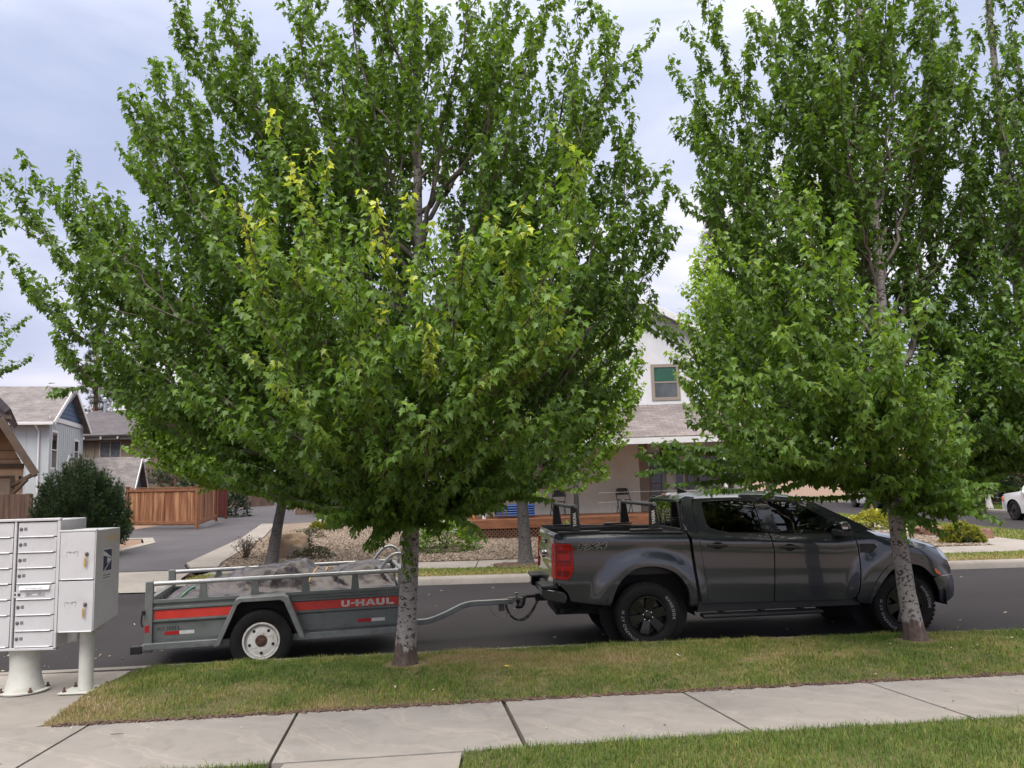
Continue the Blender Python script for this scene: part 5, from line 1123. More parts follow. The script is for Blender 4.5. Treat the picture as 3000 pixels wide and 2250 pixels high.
def brown_house():
    p = at(247, 1440, 56); gz = .9
    T = thing('brown_house', 'dark roofed brown batten-sided house with a roof vent, behind the blue-grey house', 'house', (p.x, p.y, gz), RD(3))
    ez = at(300, 1268, 56).z-gz; rz = at(300, 1203, 60.5).z-gz
    _, f, L = wall(T, (-1, 0), (13, 0), -1.5, ez, SID_BR, batten=.62, bw=.11, bd=.04, skip=[(1.85, 3.5, ez-2.45, ez-.5)])
    k = MB(); k.box(-1, 13, -.06, -.042, ez-3.55, ez-3.3); k.build('band_board', BR_TR, T)
    roof_slab(T, (-2, -.7, ez-.2), (14, -.7, ez-.2), (14, 4.8, rz), (-2, 4.8, rz), SH_DARK, .15); roof_slab(T, (14, 10.3, ez-.2), (-2, 10.3, ez-.2), (-2, 4.8, rz), (14, 4.8, rz), SH_DARK, .15)
    k = MB(); k.box(-1, 13, -.6, .0, ez-.55, ez-.3); k.build('eave_board', BR_TR, T)
    for i in range(9):
        k = MB(); k.box(i*1.15+.1, i*1.15+.2, -.72, -.62, ez-.5, ez-.32); k.build('rafter_tail', mat('pale_rafter', (.42, .40, .38), .7), T)
    window(T, f, 2.0, 3.35, ez-2.3, ez-.65, mat('pale_brown_trim', (.30, .27, .24), .7), (WINGY, WINGY), trim=.09, split='v')
    k = MB(); vx = at(308, 1190, 60).x-p.x; k.tube([(vx, 4.5, rz-.4), (vx, 4.5, rz+.72)], .11, 12); k.lathe([(.2, 0), (.2, .22), (.12, .30), (0, .3)], o=(vx, 4.5, rz+.68), n=14); k.build('roof_vent', mat('galvanised_vent', (.36, .38, .42), .4, .5), T, smooth=40)

def tan_house():
    Y = 30; p = at(60, 1500, Y); gz = .4; rz = RD(30)
    T = thing('tan_house', 'tan sided garage house with brown eaves cut by the left edge', 'house', (p.x, Y, gz), rz)
    Ri = Matrix.Rotation(-rz, 3, 'Z'); nrm = Vector((-sin(rz), cos(rz), 0))
    def P(px, py, off=0):
        d = ray(px, py); o = Vector((p.x, Y, gz)) + nrm*off; t = (o-Vector((0, 0, CH))).dot(nrm)/d.dot(nrm); return Ri @ (Vector((0, 0, CH))+d*t-Vector((p.x, Y, gz)))
    e = P(104, 1378); k0 = P(12, 1222); sl = (k0.z-e.z)/(k0.x-e.x); pkx = k0.x-.1; pz = k0.z
    xr = P(66, 1440).x; ez = P(66, 1368).z
    b = MB(); b.prism([(-12, -1), (xr, -1), (xr, ez), (pkx, pz-.25), (-12, pz-.25)], lambda u, v, w: (u, w, v), 0, .2); b.build('wall', TAN, T)
    k = MB(); z = P(30, 1365).z
    for py in (1320, 1345): zz = P(30, py).z; k.box(-12, xr-.2*(py == 1320), -.012, .005, zz-.012, zz+.012)
    k.build('siding_line', TAN_TR, T)
    k = MB(); k.box(-12, xr+.02, -.06, -.002, z-.1, z+.08); k.build('band_board', TAN_TR, T)
    k = MB(); k.box(-12, P(42, 1400).x, -.05, -.002, P(40, 1395).z-.08, P(40, 1395).z+.02); k.box(P(30, 1400).x, P(42, 1400).x, -.05, -.003, -1, P(40, 1395).z-.08); dz = k.build('door_frame', TAN_TR, T)
    k = MB(); k.box(-12, P(30, 1400).x, -.02, -.001, -1, P(40, 1398).z-.1); k.build('garage_door', mat('tan_garage_door', (.26, .20, .15), .6), T)
    roof_slab(T, (e.x, -1.0, e.z), (e.x, 8, e.z), (pkx, 8, pz), (pkx, -1.0, pz), mat('brown_shingles', (.06, .045, .04), .9, var=.2), .2); roof_slab(T, (pkx-(e.x-pkx), -1.0, e.z), (pkx-(e.x-pkx), 8, e.z), (pkx, 8, pz), (pkx, -1.0, pz), SH_DARK, .2)
    beamo(T, 'barge_board', TAN_TR, (e.x+.03, -1.03, e.z-.18), (pkx, -1.03, pz-.14), .06, .26); k = MB(); k.beam((e.x-.75, .0, e.z-.55), (e.x-.1, -.9, e.z-.2), .12, .12); k.beam((e.x-.78, -.05, e.z-.95), (e.x-.25, -.75, e.z-.35), .1, .1); k.build('bracket', TAN_TR, T)
    # upper roof corner behind
    u0, u1 = P(-12, 1112, 3.2), P(32, 1198, 3.2)
    roof_slab(T, (u1.x, 3, u1.z), (u1.x, 12, u1.z), (u0.x-2, 12, u0.z+2*.9), (u0.x-2, 3, u0.z+2*.9), SH_DARK, .25); k = MB(); k.box(u0.x-6, u1.x-.45, 3.9, 4.2, u1.z-3.5, u1.z-.25); k.build('upper_wall', TAN, T); k = MB(); k.box(u1.x-1.2, u1.x, 3.1, 4.2, u1.z-.42, u1.z-.25); k.build('soffit', TAN_TR, T)
    l = P(60, 1412); k = MB(); k.box(l.x-.06, l.x+.02, -.07, 0, l.z-.16, l.z+.22); lo = k.build('wall_lantern', DARK, T); k = MB(); k.lathe([(.05, -.16), (.09, .05), (.12, .06), (.02, .16), (0, .2)], o=(l.x+.06, -.16, l.z), n=10); k.build('lantern_shade', mat('lantern_glass', (.12, .11, .1), .3), lo)

def board_fence(name, label, pts, h, m, mt, bw=.14, frame=True, base=0.0, posts=2.4, cap=True, zf=None, jag=0.0):
    zf = zf or (lambda x, y: ground(x, y)+.06)
    T = thing(name, label, 'fence', (pts[0][0], pts[0][1], zf(*pts[0]))); o = Vector(T.location); rr = random.Random(len(label))
    for (x0, y0), (x1, y1) in zip(pts[:-1], pts[1:]):
        L = hypot(x1-x0, y1-y0); d = Vector((x1-x0, y1-y0, 0))/L; n = Vector((d.y, -d.x, 0)); k = MB(); x = 0
        ang = atan2(d.y, d.x)
        while x < L-.02:
            q = Vector((x0, y0, 0))+d*x; z = zf(q.x, q.y); t = rr.uniform(-.012, .012); w_ = min(bw, L-x)-.006
            M_ = Matrix.Translation(q-Vector((o.x, o.y, 0))+n*t) @ Matrix.Rotation(ang, 4, 'Z'); k.box(0, w_, -.012, .012, z-o.z+.06, z-o.z+h-(.06 if frame else rr.uniform(0, jag)), T=M_); x += bw
        k.build('board_panel', m, T)
        if frame:
            for zz, hh in ((h-.10, .12), (.16, .14)):
                k = MB(); a = Vector((x0, y0, zf(x0, y0)+zz))-o; b = Vector((x1, y1, zf(x1, y1)+zz))-o; k.beam(a-n*-.03, b-n*-.03, .045, hh); k.build('rail', mt, T, bevel=.006)
            k = MB(); a = Vector((x0, y0, zf(x0, y0)+h))-o; b = Vector((x1, y1, zf(x1, y1)+h))-o; k.beam(a, b, .14, .035); k.build('cap_rail', mt, T, bevel=.006)
        npst = max(1, int(round(L/posts)))
        for i in range(npst+1):
            q = Vector((x0, y0, 0))+d*(L*i/npst); z = zf(q.x, q.y); k = MB(); k.box(-.055, .055, -.055, .055, z-o.z-.1, z-o.z+h+(.03 if frame else -.02), T=Matrix.Translation(Vector((q.x-o.x, q.y-o.y, 0))+n*(.02 if frame else -.07)) @ Matrix.Rotation(ang, 4, 'Z'))
            if frame and cap: k.box(-.085, .085, -.085, .085, z-o.z+h+.03, z-o.z+h+.065, T=Matrix.Translation(Vector((q.x-o.x, q.y-o.y, 0))+n*.02) @ Matrix.Rotation(ang, 4, 'Z'))
            k.build('post', mt, T, bevel=.006)
    return T

def fences():
    Yc = 32.5
    p1, p2, p3 = at(385, 1545, 34.0), at(577, 1543, 33.2), at(632, 1522, 36.6); z1 = p1.z; hh = at(577, 1427, 33.2).z - p2.z
    zf = lambda x, y: p2.z + (p3.z-p2.z)*max(0, (y-33.2)/3.4)
    pA = at(372, 1543, 34.05)
    board_fence('cedar_fence', 'reddish cedar board enclosure fence with cap rail beside the alley', [(pA.x, pA.y), (p2.x, p2.y), (p3.x, p3.y)], hh, CEDAR, CED_TR, zf=zf, posts=2.3)
    a, b = at(634, 1517, 38), at(666, 1516, 39); board_fence('red_fence', 'dark red stained fence just behind the cedar enclosure', [(a.x, a.y), (b.x, b.y)], 1.75, RED_F, RED_F, frame=False, zf=lambda x, y: a.z, posts=3)
    a, b = at(700, 1497, 50), at(802, 1497, 52); board_fence('weathered_fence', 'grey-brown picket fence across the far end of the alley', [(a.x, a.y), (b.x, b.y)], 1.5, OLDF, OLDF, frame=False, zf=lambda x, y: at(750, 1500, 51).z, jag=.06)
    a, b = at(838, 1497, 52), at(872, 1497, 53); board_fence('red_fence', 'small bright red-brown fence piece at the alley end', [(a.x, a.y), (b.x, b.y)], .48, mat('brick_red_fence', (.26, .06, .035), .8, var=.2), RED_F, frame=False, zf=lambda x, y: at(850, 1499, 52).z)
    a, b = at(868, 1521, 41), at(1150, 1526, 41.5); board_fence('plank_fence', 'weathered brown plank fence behind the gravel bed, right of the alley', [(a.x, a.y), (b.x, b.y)], 1.32, OLDF, OLDF, frame=False, zf=lambda x, y: at(940, 1522, 41).z-.03, jag=.12, bw=.12)
    a, b = at(-40, 1585, 25.5), at(88, 1585, 26.5); board_fence('brown_fence', 'low weathered brown board fence at the left edge, behind the mailbox', [(a.x, a.y), (b.x, b.y)], at(30, 1447, 26).z-at(30, 1585, 26).z, OLDF, OLDF, frame=False, zf=lambda x, y: at(30, 1585, 26).z, bw=.15, posts=.8, jag=.03)

def far_house():
    Y = 46; p = at(2890, 1500, Y); T = thing('brick_house', 'dark brick house with tan porch posts across the side street', 'house', (p.x, Y, .15), RD(-20))
    BRK = NT('dark_brick'); br = BRK.n('ShaderNodeTexBrick'); br.inputs['Scale'].default_value = 4; br.inputs['Color1'].default_value = (.09, .035, .025, 1); br.inputs['Color2'].default_value = (.06, .026, .02, 1); br.inputs['Mortar'].default_value = (.12, .10, .09, 1); BRK.l(BRK.coord((1, 1, 1), 'Object', (RD(90), 0, 0)), 0, br, 'Vector'); BRK.l(br, 0, BRK.p, 'Base Color'); BRK.set(Roughness=.9)
    _, f, L = wall(T, (-5, 0), (9, 0), -.2, 3.0, BRK.m); window(T, f, 5.0, 7.6, .9, 2.6, BR_TR, (WINDK, WINDK), trim=.1)
    POST = mat('tan_porch_post', (.36, .22, .11), .7, var=.15)
    for x in (1.2, 3.6, 6.0): k = MB(); k.box(x-.12, x+.12, -2.5, -2.26, -.1, 2.8); k.build('porch_post', POST, T, bevel=.01)
    k = MB(); k.box(-5, 9, -2.6, .0, 2.8, 3.1); k.build('porch_beam', POST, T, bevel=.01)
    k = MB(); k.box(-6.2, -2.6, -3.5, -.2, -.2, 3.2); k.build('side_wing', mat('tan_stucco', (.40, .27, .17), .8), T)
    roof_slab(T, (-7, -3.2, 3.0), (10, -3.2, 3.0), (10, 4, 6), (-7, 4, 6), SH_DARK, .2); roof_slab(T, (10, 11, 3.0), (-7, 11, 3.0), (-7, 4, 6), (10, 4, 6), SH_DARK, .2)
    k = MB(); k.box(-5, 9, -2.4, .0, -.1, .05); k.build('porch_floor', CONC2, T)

def parked_car(name, label, cat, x, yfront, m, suv=True):
    """local: +x forward; placed heading +y along the far kerb of the side street"""
    T = thing(name, label, cat, (x, yfront, .0), RD(90)); Lc = 4.7; hw = .92; R = .38
    body = [(-Lc, .42), (-Lc-.02, .85), (-Lc+.06, 1.02)] + ([(-Lc+.35, 1.66), (-Lc+.6, 1.75), (-1.9, 1.78), (-1.35, 1.12)] if suv else [(-Lc+.8, 1.08), (-Lc+1.35, 1.44), (-2.4, 1.48), (-1.45, 1.02)]) + [(-.55, 1.04), (-.18, .98), (-.06, .84), (.0, .68), (.0, .45), (-.12, .36)]
    for cx in (-.88, -3.75): pass
    def arch(cx): return [(cx+.47*cos(a), .36+.47*sin(a)) for a in np.linspace(0, pi, 13)]
    lower = arch(-.88) + arch(-3.75); poly = body + [(-.40, .33)] + lower[:13] + [(-1.36, .30), (-3.27, .30)] + lower[13:] + [(-4.24, .33)]
    Wc = lambda xx, zz: hw - .30*max(0, zz-(1.05 if suv else 1.0)) - .05*max(0, .6-zz) - .12*sstep(-.5, 0, xx)
    side_panel('side_body', poly, m, T, W=Wc, step=.09, thick=.03)
    gl = [(-Lc+.55, 1.12), (-Lc+.78, 1.62), (-2.05, 1.66), (-1.6, 1.14)] if suv else [(-Lc+1.1, 1.06), (-Lc+1.45, 1.36), (-2.45, 1.40), (-1.75, 1.05)]
    side_panel('window', gl, WINDK, T, W=Wc, inset=-.006, step=.1, thick=.01)
    top = body[2:]; b = MB(); vs = []
    for xx, zz in top:
        w = Wc(xx, zz); vs += [(xx, -w, zz), (xx, -w*.5, zz+.02), (xx, w*.5, zz+.02), (xx, w, zz)]
    b.add(vs, [(i*4+j, i*4+j+1, (i+1)*4+j+1, (i+1)*4+j) for i in range(len(top)-1) for j in range(3)]); b.build('top_body', m, T, smooth=50)
    a_, c_ = (top[4], top[5]) if suv else (top[3], top[4]); b = MB()
    i0 = 4 if suv else 3; (xa, za), (xb, zb) = body[2+i0-0], body[3+i0-0]; w0, w1 = Wc(xa, za)*.92, Wc(xb, zb)*.9
    b.add([(xa+.03, -w0, za+.0), (xa+.03, w0, za+.0), (xb+.04, w1, zb+.05), (xb+.04, -w1, zb+.05)], [(0, 1, 2, 3)]); b.build('windscreen', WINDK, T)
    b = MB(); b.box(-Lc+.1, -.2, -.75, .75, .28, .7); b.build('undercarriage', DARK, T)
    for s_ in (-1, 1):
        b = MB(); b.box(-.30, -.03, *sorted((s_*.55, s_*(hw-.10))), .72, .86); b.build('headlight', CLEARL, T, bevel=.03); b = MB(); b.box(-.24, -.10, *sorted((s_*(hw-.12), s_*(hw-.055))), .74, .9); b.build('side_marker', AMBER, T, bevel=.02)
        b = MB(); b.box(-1.75, -1.6, *sorted((s_*(hw-.05), s_*(hw+.12))), 1.02, 1.16); b.build('mirror', m, T, bevel=.03)
        for cx in (-.88, -3.75):
            Wh = bpy.data.objects.new('wheel', None); COL.objects.link(Wh); Wh.parent = T; Wh.location = (cx, s_*(hw-.13), R)
            t = MB(); t.lathe(tyre_prof(R, .24, .24), ax='y', n=32, close=True); t.build('tyre', RUB, Wh, smooth=40)
            t = MB(); t.lathe([(.24, s_*.10), (.22, s_*.11), (.20, s_*.06), (.07, s_*.07), (.06, s_*.1), (0, s_*.1)], ax='y', n=24)
            for q in range(6): M_ = Matrix.Rotation(2*pi*q/6, 4, 'Y'); t.box(-.03, .03, *sorted((s_*.06, s_*.105)), .05, .22, T=M_)
            t.build('rim', RIMB, Wh, smooth=40)
ZP = white_house(); blue_house(); brown_house(); tan_house(); fences(); far_house()
folding_chair(1830, 1500, 26.9, ZP, 'black folding chair facing out against the pale porch wall', RD(4))
folding_chair(1636, 1500, 26.7, ZP, 'black folding chair mostly hidden behind the rear rack bar', RD(-12))
b = MB(); q = at(1510, 1510, 25.9)
for i in range(5): b.box(-.62, .62, -.35, .35, .06+i*.075, .115+i*.075)
_o = b.build('plastic_pallet', mat('blue_plastic', (.02, .07, .26), .45, var=.15), bevel=.02); _o.location = (q.x, q.y, ZP); tag(_o, 'low stack of blue plastic slats on the porch edge', 'stack')
parked_car('white_suv', 'white sport utility vehicle cut by the right edge, parked on the side street', 'car', 20.15, 32.2, WPAINT, True)
parked_car('silver_car', 'pale silver car seen through maple leaves above the pickup bonnet', 'car', 20.6, 48.0, m_paint('silver_car_paint', (.55, .56, .58), .2), True)
# ================================================================== PLANTS
def m_leaf(name, dark, mid, light, yellow, trans=.42):
    m = bpy.data.materials.new(name); m.use_nodes = True; t = m.node_tree; t.nodes.clear(); N = t.nodes.new; L = t.links.new
    o = N('ShaderNodeOutputMaterial'); a = N('ShaderNodeAttribute'); a.attribute_name = 'tint'; y = N('ShaderNodeAttribute'); y.attribute_name = 'young'
    r = N('ShaderNodeValToRGB'); e = r.color_ramp.elements; e[0].color = (*dark, 1); e[1].color = (*light, 1); q = e.new(.5); q.color = (*mid, 1); L(a.outputs['Fac'], r.inputs[0])
    mx = N('ShaderNodeMix'); mx.data_type = 'RGBA'; mx.inputs[7].default_value = (*yellow, 1); L(y.outputs['Fac'], mx.inputs[0]); L(r.outputs[0], mx.inputs[6])
    p = N('ShaderNodeBsdfPrincipled'); p.inputs['Roughness'].default_value = .42; p.inputs['Specular IOR Level'].default_value = .38; L(mx.outputs[2], p.inputs['Base Color'])
    tr = N('ShaderNodeBsdfTranslucent'); hs = N('ShaderNodeHueSaturation'); hs.inputs['Hue'].default_value = .485; hs.inputs['Saturation'].default_value = 1.15; hs.inputs['Value'].default_value = 1.5; L(mx.outputs[2], hs.inputs['Color']); L(hs.outputs[0], tr.inputs[0])
    s = N('ShaderNodeMixShader'); s.inputs[0].default_value = trans; L(p.outputs[0], s.inputs[1]); L(tr.outputs[0], s.inputs[2]); L(s.outputs[0], o.inputs[0]); return m
LEAF = m_leaf('maple_leaf', (.060, .118, .025), (.100, .188, .037), (.170, .290, .058), (.52, .58, .12))
LEAF_F = m_leaf('light_maple_leaf', (.085, .165, .026), (.145, .255, .040), (.22, .35, .062), (.36, .42, .07))
def m_bark(name, base, mark, base_dark, zsplit, ms=.5):
    t = NT(name); n = t.noise(9, 5, .65, (1, 1, .55), .5); g = t.noise(26, 5, .7, (1, 1, .4)); lk = t.noise(19, 3, .6, (1, 1, 1.7), .8)
    r = t.ramp(n, 0, [(.3, tuple(c*.72 for c in base)), (.7, base)])
    k = t.ramp(lk, 0, [(.555, (0, 0, 0)), (.585, (1, 1, 1))]); m = t.mix((k, 0), (r, 0), mark)
    sp = t.n('ShaderNodeSeparateXYZ'); t.l(t.tc, 'Object', sp, 0); zz = t.math('ADD', (sp, 2), None); mm = t.math('MULTIPLY', (n, 0), .35); t.l(mm, 0, zz, 1)
    b = t.ramp(zz, 0, [(zsplit, (1, 1, 1)), (zsplit+.03, (0, 0, 0))]); rg = t.ramp(g, 0, [(.35, tuple(c*.35 for c in base_dark)), (.65, base_dark)]); m2 = t.mix((b, 0), (m, 2), (rg, 0)); t.l(m2, 2, t.p, 'Base Color'); t.set(Roughness=.85); t.bump(g, 0, .5, .012); return t.m
BARK = m_bark('pale_maple_bark', (.285, .262, .25), (.045, .034, .03), (.12, .085, .07), .36)
BARK_F = m_bark('grey_furrowed_bark', (.095, .086, .084), (.025, .022, .022), (.10, .085, .078), .1)
BIRCH = m_bark('white_birch_bark', (.55, .53, .51), (.05, .04, .035), (.2, .17, .15), .2)
TWIG = mat('grey_brown_branch', (.17, .145, .13), .8, var=.25, vs=6); TWIGD = mat('dark_twig', (.06, .045, .04), .8)

# leaf outline (u, v), right half then mirrored
_H = [(0, 0), (.19, -.02), (.41, .12), (.29, .27), (.51, .60), (.235, .52), (.15, .70), (0, 1.0)]
_V2 = np.array(_H + [(-u, v) for u, v in _H[1:-1]][::-1]); _NH = len(_H)
_FR = list(range(_NH)); _FL = [0] + [_NH-1] + list(range(_NH, len(_V2)))
_Z = .22*np.abs(_V2[:, 0]) - .30*(_V2[:, 1]-.25)**2
def leaf_mesh(name, P, D, Nn, S, tint, young, m, parent, simple=False):
    P, D, Nn, S = map(np.asarray, (P, D, Nn, S)); D = D/np.linalg.norm(D, axis=1)[:, None]
    U = np.cross(D, Nn); U /= np.linalg.norm(U, axis=1)[:, None]+1e-9; W = np.cross(U, D)
    if simple:
        V2 = np.array([(0, 0), (.42, .25), (.3, .62), (0, 1), (-.3, .62), (-.42, .25)]); Z = .16*np.abs(V2[:, 0]); F1, F2 = [0, 1, 2, 3], [0, 3, 4, 5]
    else: V2, Z, F1, F2 = _V2, _Z, _FR, _FL
    k = len(V2); n = len(P); wj = rng.uniform(.8, 1.15, n)[:, None, None]; zj = rng.uniform(-.6, 2.2, n)[:, None, None]
    V = P[:, None, :] + S[:, None, None]*(U[:, None, :]*V2[None, :, :1]*wj + D[:, None, :]*V2[None, :, 1:] + W[:, None, :]*Z[None, :, None]*zj)
    base = np.arange(n)[:, None]*k; loops = np.concatenate([base+np.array(F1), base+np.array(F2)], 1).ravel(); tot = np.tile([len(F1), len(F2)], n); st = np.concatenate([[0], np.cumsum(tot)[:-1]])
    return np_mesh(name, V.reshape(-1, 3), loops, st, tot, m, parent, {'tint': np.repeat(tint, k), 'young': np.repeat(young, k)})

def bez(a, b, c, n):
    t = np.linspace(0, 1, n)[:, None]; return (1-t)**2*a + 2*t*(1-t)*b + t*t*c

class Grow:
    """collects branch tubes and leaf placements (world coordinates relative to the base)"""
    def __init__(s, r): s.P, s.D, s.N, s.S, s.T, s.Y = [], [], [], [], [], []; s.tubes = []; s.twigs = []; s.r = r; s.axis = None
    def leaves(s, path, spacing, size, f0=.15, young=0.0, droop=.85, tint=.5):
        r = s.r; seg = np.diff(path, axis=0); L = np.linalg.norm(seg, axis=1); tot = L.sum(); cum = np.concatenate([[0], np.cumsum(L)]); d = tot*f0; k = 0
        while d < tot*1.0:
            i = min(len(seg)-1, np.searchsorted(cum, d)-1 if d > 0 else 0); i = max(0, i); p = path[i] + seg[i]*((d-cum[i])/max(1e-6, L[i])); tan = seg[i]/max(1e-6, L[i])
            fr = d/tot; az = r.uniform(0, 2*pi)
            for sg in (0, pi):
                a = az+sg+r.normal(0, .3); h = np.array([cos(a), sin(a), 0.]); out = h - tan*(h@tan); out /= np.linalg.norm(out)+1e-6
                pet = out*.6 + tan*.45 + np.array([0, 0, .15]); pl = r.uniform(.03, .065)*(size/.11)
                q = p + pet*pl; dd = out*.75 + tan*.25 + np.array([0, 0, -droop]) + r.normal(0, .28, 3); nn = np.array([0, 0, 1.]) + out*.55 + r.normal(0, .30, 3)
                s.P.append(q); s.D.append(dd); s.N.append(nn); s.S.append(size*r.uniform(.72, 1.15)*(1-.25*max(0, fr-.8)/.2)); s.T.append(min(1, max(0, tint+r.normal(0, .2)))); yv = young*sstep(.66, .88, fr)*r.uniform(.5, 1.1); s.Y.append(min(1, yv))
            k += 1; d += spacing*r.uniform(.7, 1.3)
    def branch(s, a, c, r0, lvl, spacing, size, young=0., dens_=1.0, up=.62, tint=.5, slen=.62):
        r = s.r; a = np.array(a); c = np.array(c); v = c-a; L = np.linalg.norm(v); hz = np.array([v[0], v[1], 0])
        b = a + hz*.70 + np.array([0, 0, v[2]*.36]) + r.normal(0, .05*L, 3); n = max(5, int(L/.16)); path = bez(a, b, c, n)
        path[1:-1] += r.normal(0, .012*L**.5, (n-2, 3))
        (s.tubes if r0 > .006 else s.twigs).append((path, np.linspace(r0, max(.0022, r0*.16), n)))
        if lvl == 0: s.leaves(path, spacing, size, .08, young, tint=tint); return
        s.leaves(path, spacing*.9, size, .36, young, tint=tint)
        sp = .155/dens_; d = .20*L if lvl == 2 else .12*L; side = r.uniform(0, 2*pi)
        while d < L*.97:
            fr = d/L; i = min(n-2, int(fr*(n-1))); p = path[i] + (path[i+1]-path[i])*(fr*(n-1)-i); tan = path[i+1]-path[i]; tan = tan/np.linalg.norm(tan)
            side += 2.4+r.normal(0, .4); e = np.array([cos(side), sin(side), 0]); e = e - tan*(e@tan); e /= np.linalg.norm(e)+1e-6
            l2 = (slen*L*(1-.72*fr)+.10)*r.uniform(.6, 1.1) if lvl == 2 else (.45*L*(1-.6*fr)+.07)*r.uniform(.6, 1.15)
            l2 = min(l2, 1.5 if lvl == 2 else .6); di = tan*.85 + e*.62 + np.array([0, 0, up]); di /= np.linalg.norm(di)
            s.branch(p, p+di*l2, max(.003, r0*.45*(1-fr*.6)), 1 if (lvl == 2 and l2 > .42) else 0, spacing, size, young*(1.0 if fr > .74 else 0.), dens_, up, tint, slen)
            d += sp*r.uniform(.7, 1.4)*(1 if lvl == 2 else 1.15)

def grow_tree(name, label, base, trunk, prims, leafm, barkm, size=.085, spacing=.052, seed=1, dens_=1.0, group=None, cat='tree', simple=False, tr=(.13, .10, .02), flare=1.35, cull=None, slen=.62):
    """trunk: list of offsets from the base; prims: (height on trunk, tip offset, radius, young, tint)"""
    r = np.random.default_rng(seed); T = thing(name, label, cat, base, 0, group); g = Grow(r)
    tp = smooth_line(trunk, 6); n = len(tp); zs = np.array([p[2] for p in tp]); H_ = zs[-1]
    rad = [max(tr[2], (tr[0] + (tr[2]-tr[0])*(z/H_)**.8)*(1+(flare-1)*math.exp(-max(0, z)/.16))) for z in zs]
    k = MB(); k.tube(tp, rad, 18, jag=.03); k.build('trunk', barkm, T, smooth=60)
    tz = lambda z: np.array([np.interp(z, zs, [p[i] for p in tp]) for i in range(3)])
    for h, tip, r0, yg, tn in prims:
        if tip[2] < h+.3 and not simple:
            st = tz(h); tp_ = np.array(tip)
            for q in range(4): g.leaves(bez(st, (st+tp_)/2+r.normal(0, .10, 3)+np.array([0, 0, .12]), tp_+r.normal(0, .16, 3), 10), spacing*.55, size, .3, 0, tint=tn)
        g.branch(tz(h), tip, r0, 2, spacing, size, yg, dens_, up=.30 if tip[2] < h+.35 else .62, tint=tn, slen=slen*(1.1 if tip[2] < h+.35 else 1))
    top = np.array([p for p in tp if p[2] > H_*.72]); g.leaves(top, spacing*.6, size, .2)
    k = MB()
    for path, rr in g.tubes: k.tube(path, list(rr), 7)
    for path, rr in g.twigs: k.tube(path[::2] if len(path) > 6 else path, list(rr[::2]) if len(path) > 6 else list(rr), 4, cap=False, mi=1)
    k.build('limbs', [TWIG if barkm is not BIRCH else BIRCH, TWIGD], T, smooth=60, fix=False)
    P = np.array(g.P); keep = np.ones(len(P), bool)
    if cull is not None: keep = cull(P)
    f = lambda a: np.asarray(a)[keep]
    o = leaf_mesh('crown', f(g.P), f(g.D), f(g.N), f(g.S), f(g.T), f(g.Y), leafm, T, simple)
    print(name, 'leaves', keep.sum()); return T

def random_prims(r, n, h0, h1, L0, L1, rise, r0=.022, young=0., az=(0, 2*pi), tn=.5, jit=.25):
    out = []
    for i in range(n):
        f = (i+.5)/n; h = h0+(h1-h0)*f**1.05; a = az[0] + ((i*.381966) % 1.0)*(az[1]-az[0]) + r.normal(0, .2); L = (L0+(L1-L0)*f)*r.uniform(1-jit, 1+jit*.4)
        out.append((h, (cos(a)*L, sin(a)*L, h+L*rise*r.uniform(.8, 1.2)), r0*(1.1-.5*f), young, tn+r.normal(0, .08)))
    return out

def to_tip(px, py, Y, base): p = at(px, py, Y); return (p.x-base[0], p.y-base[1], p.z-base[2])

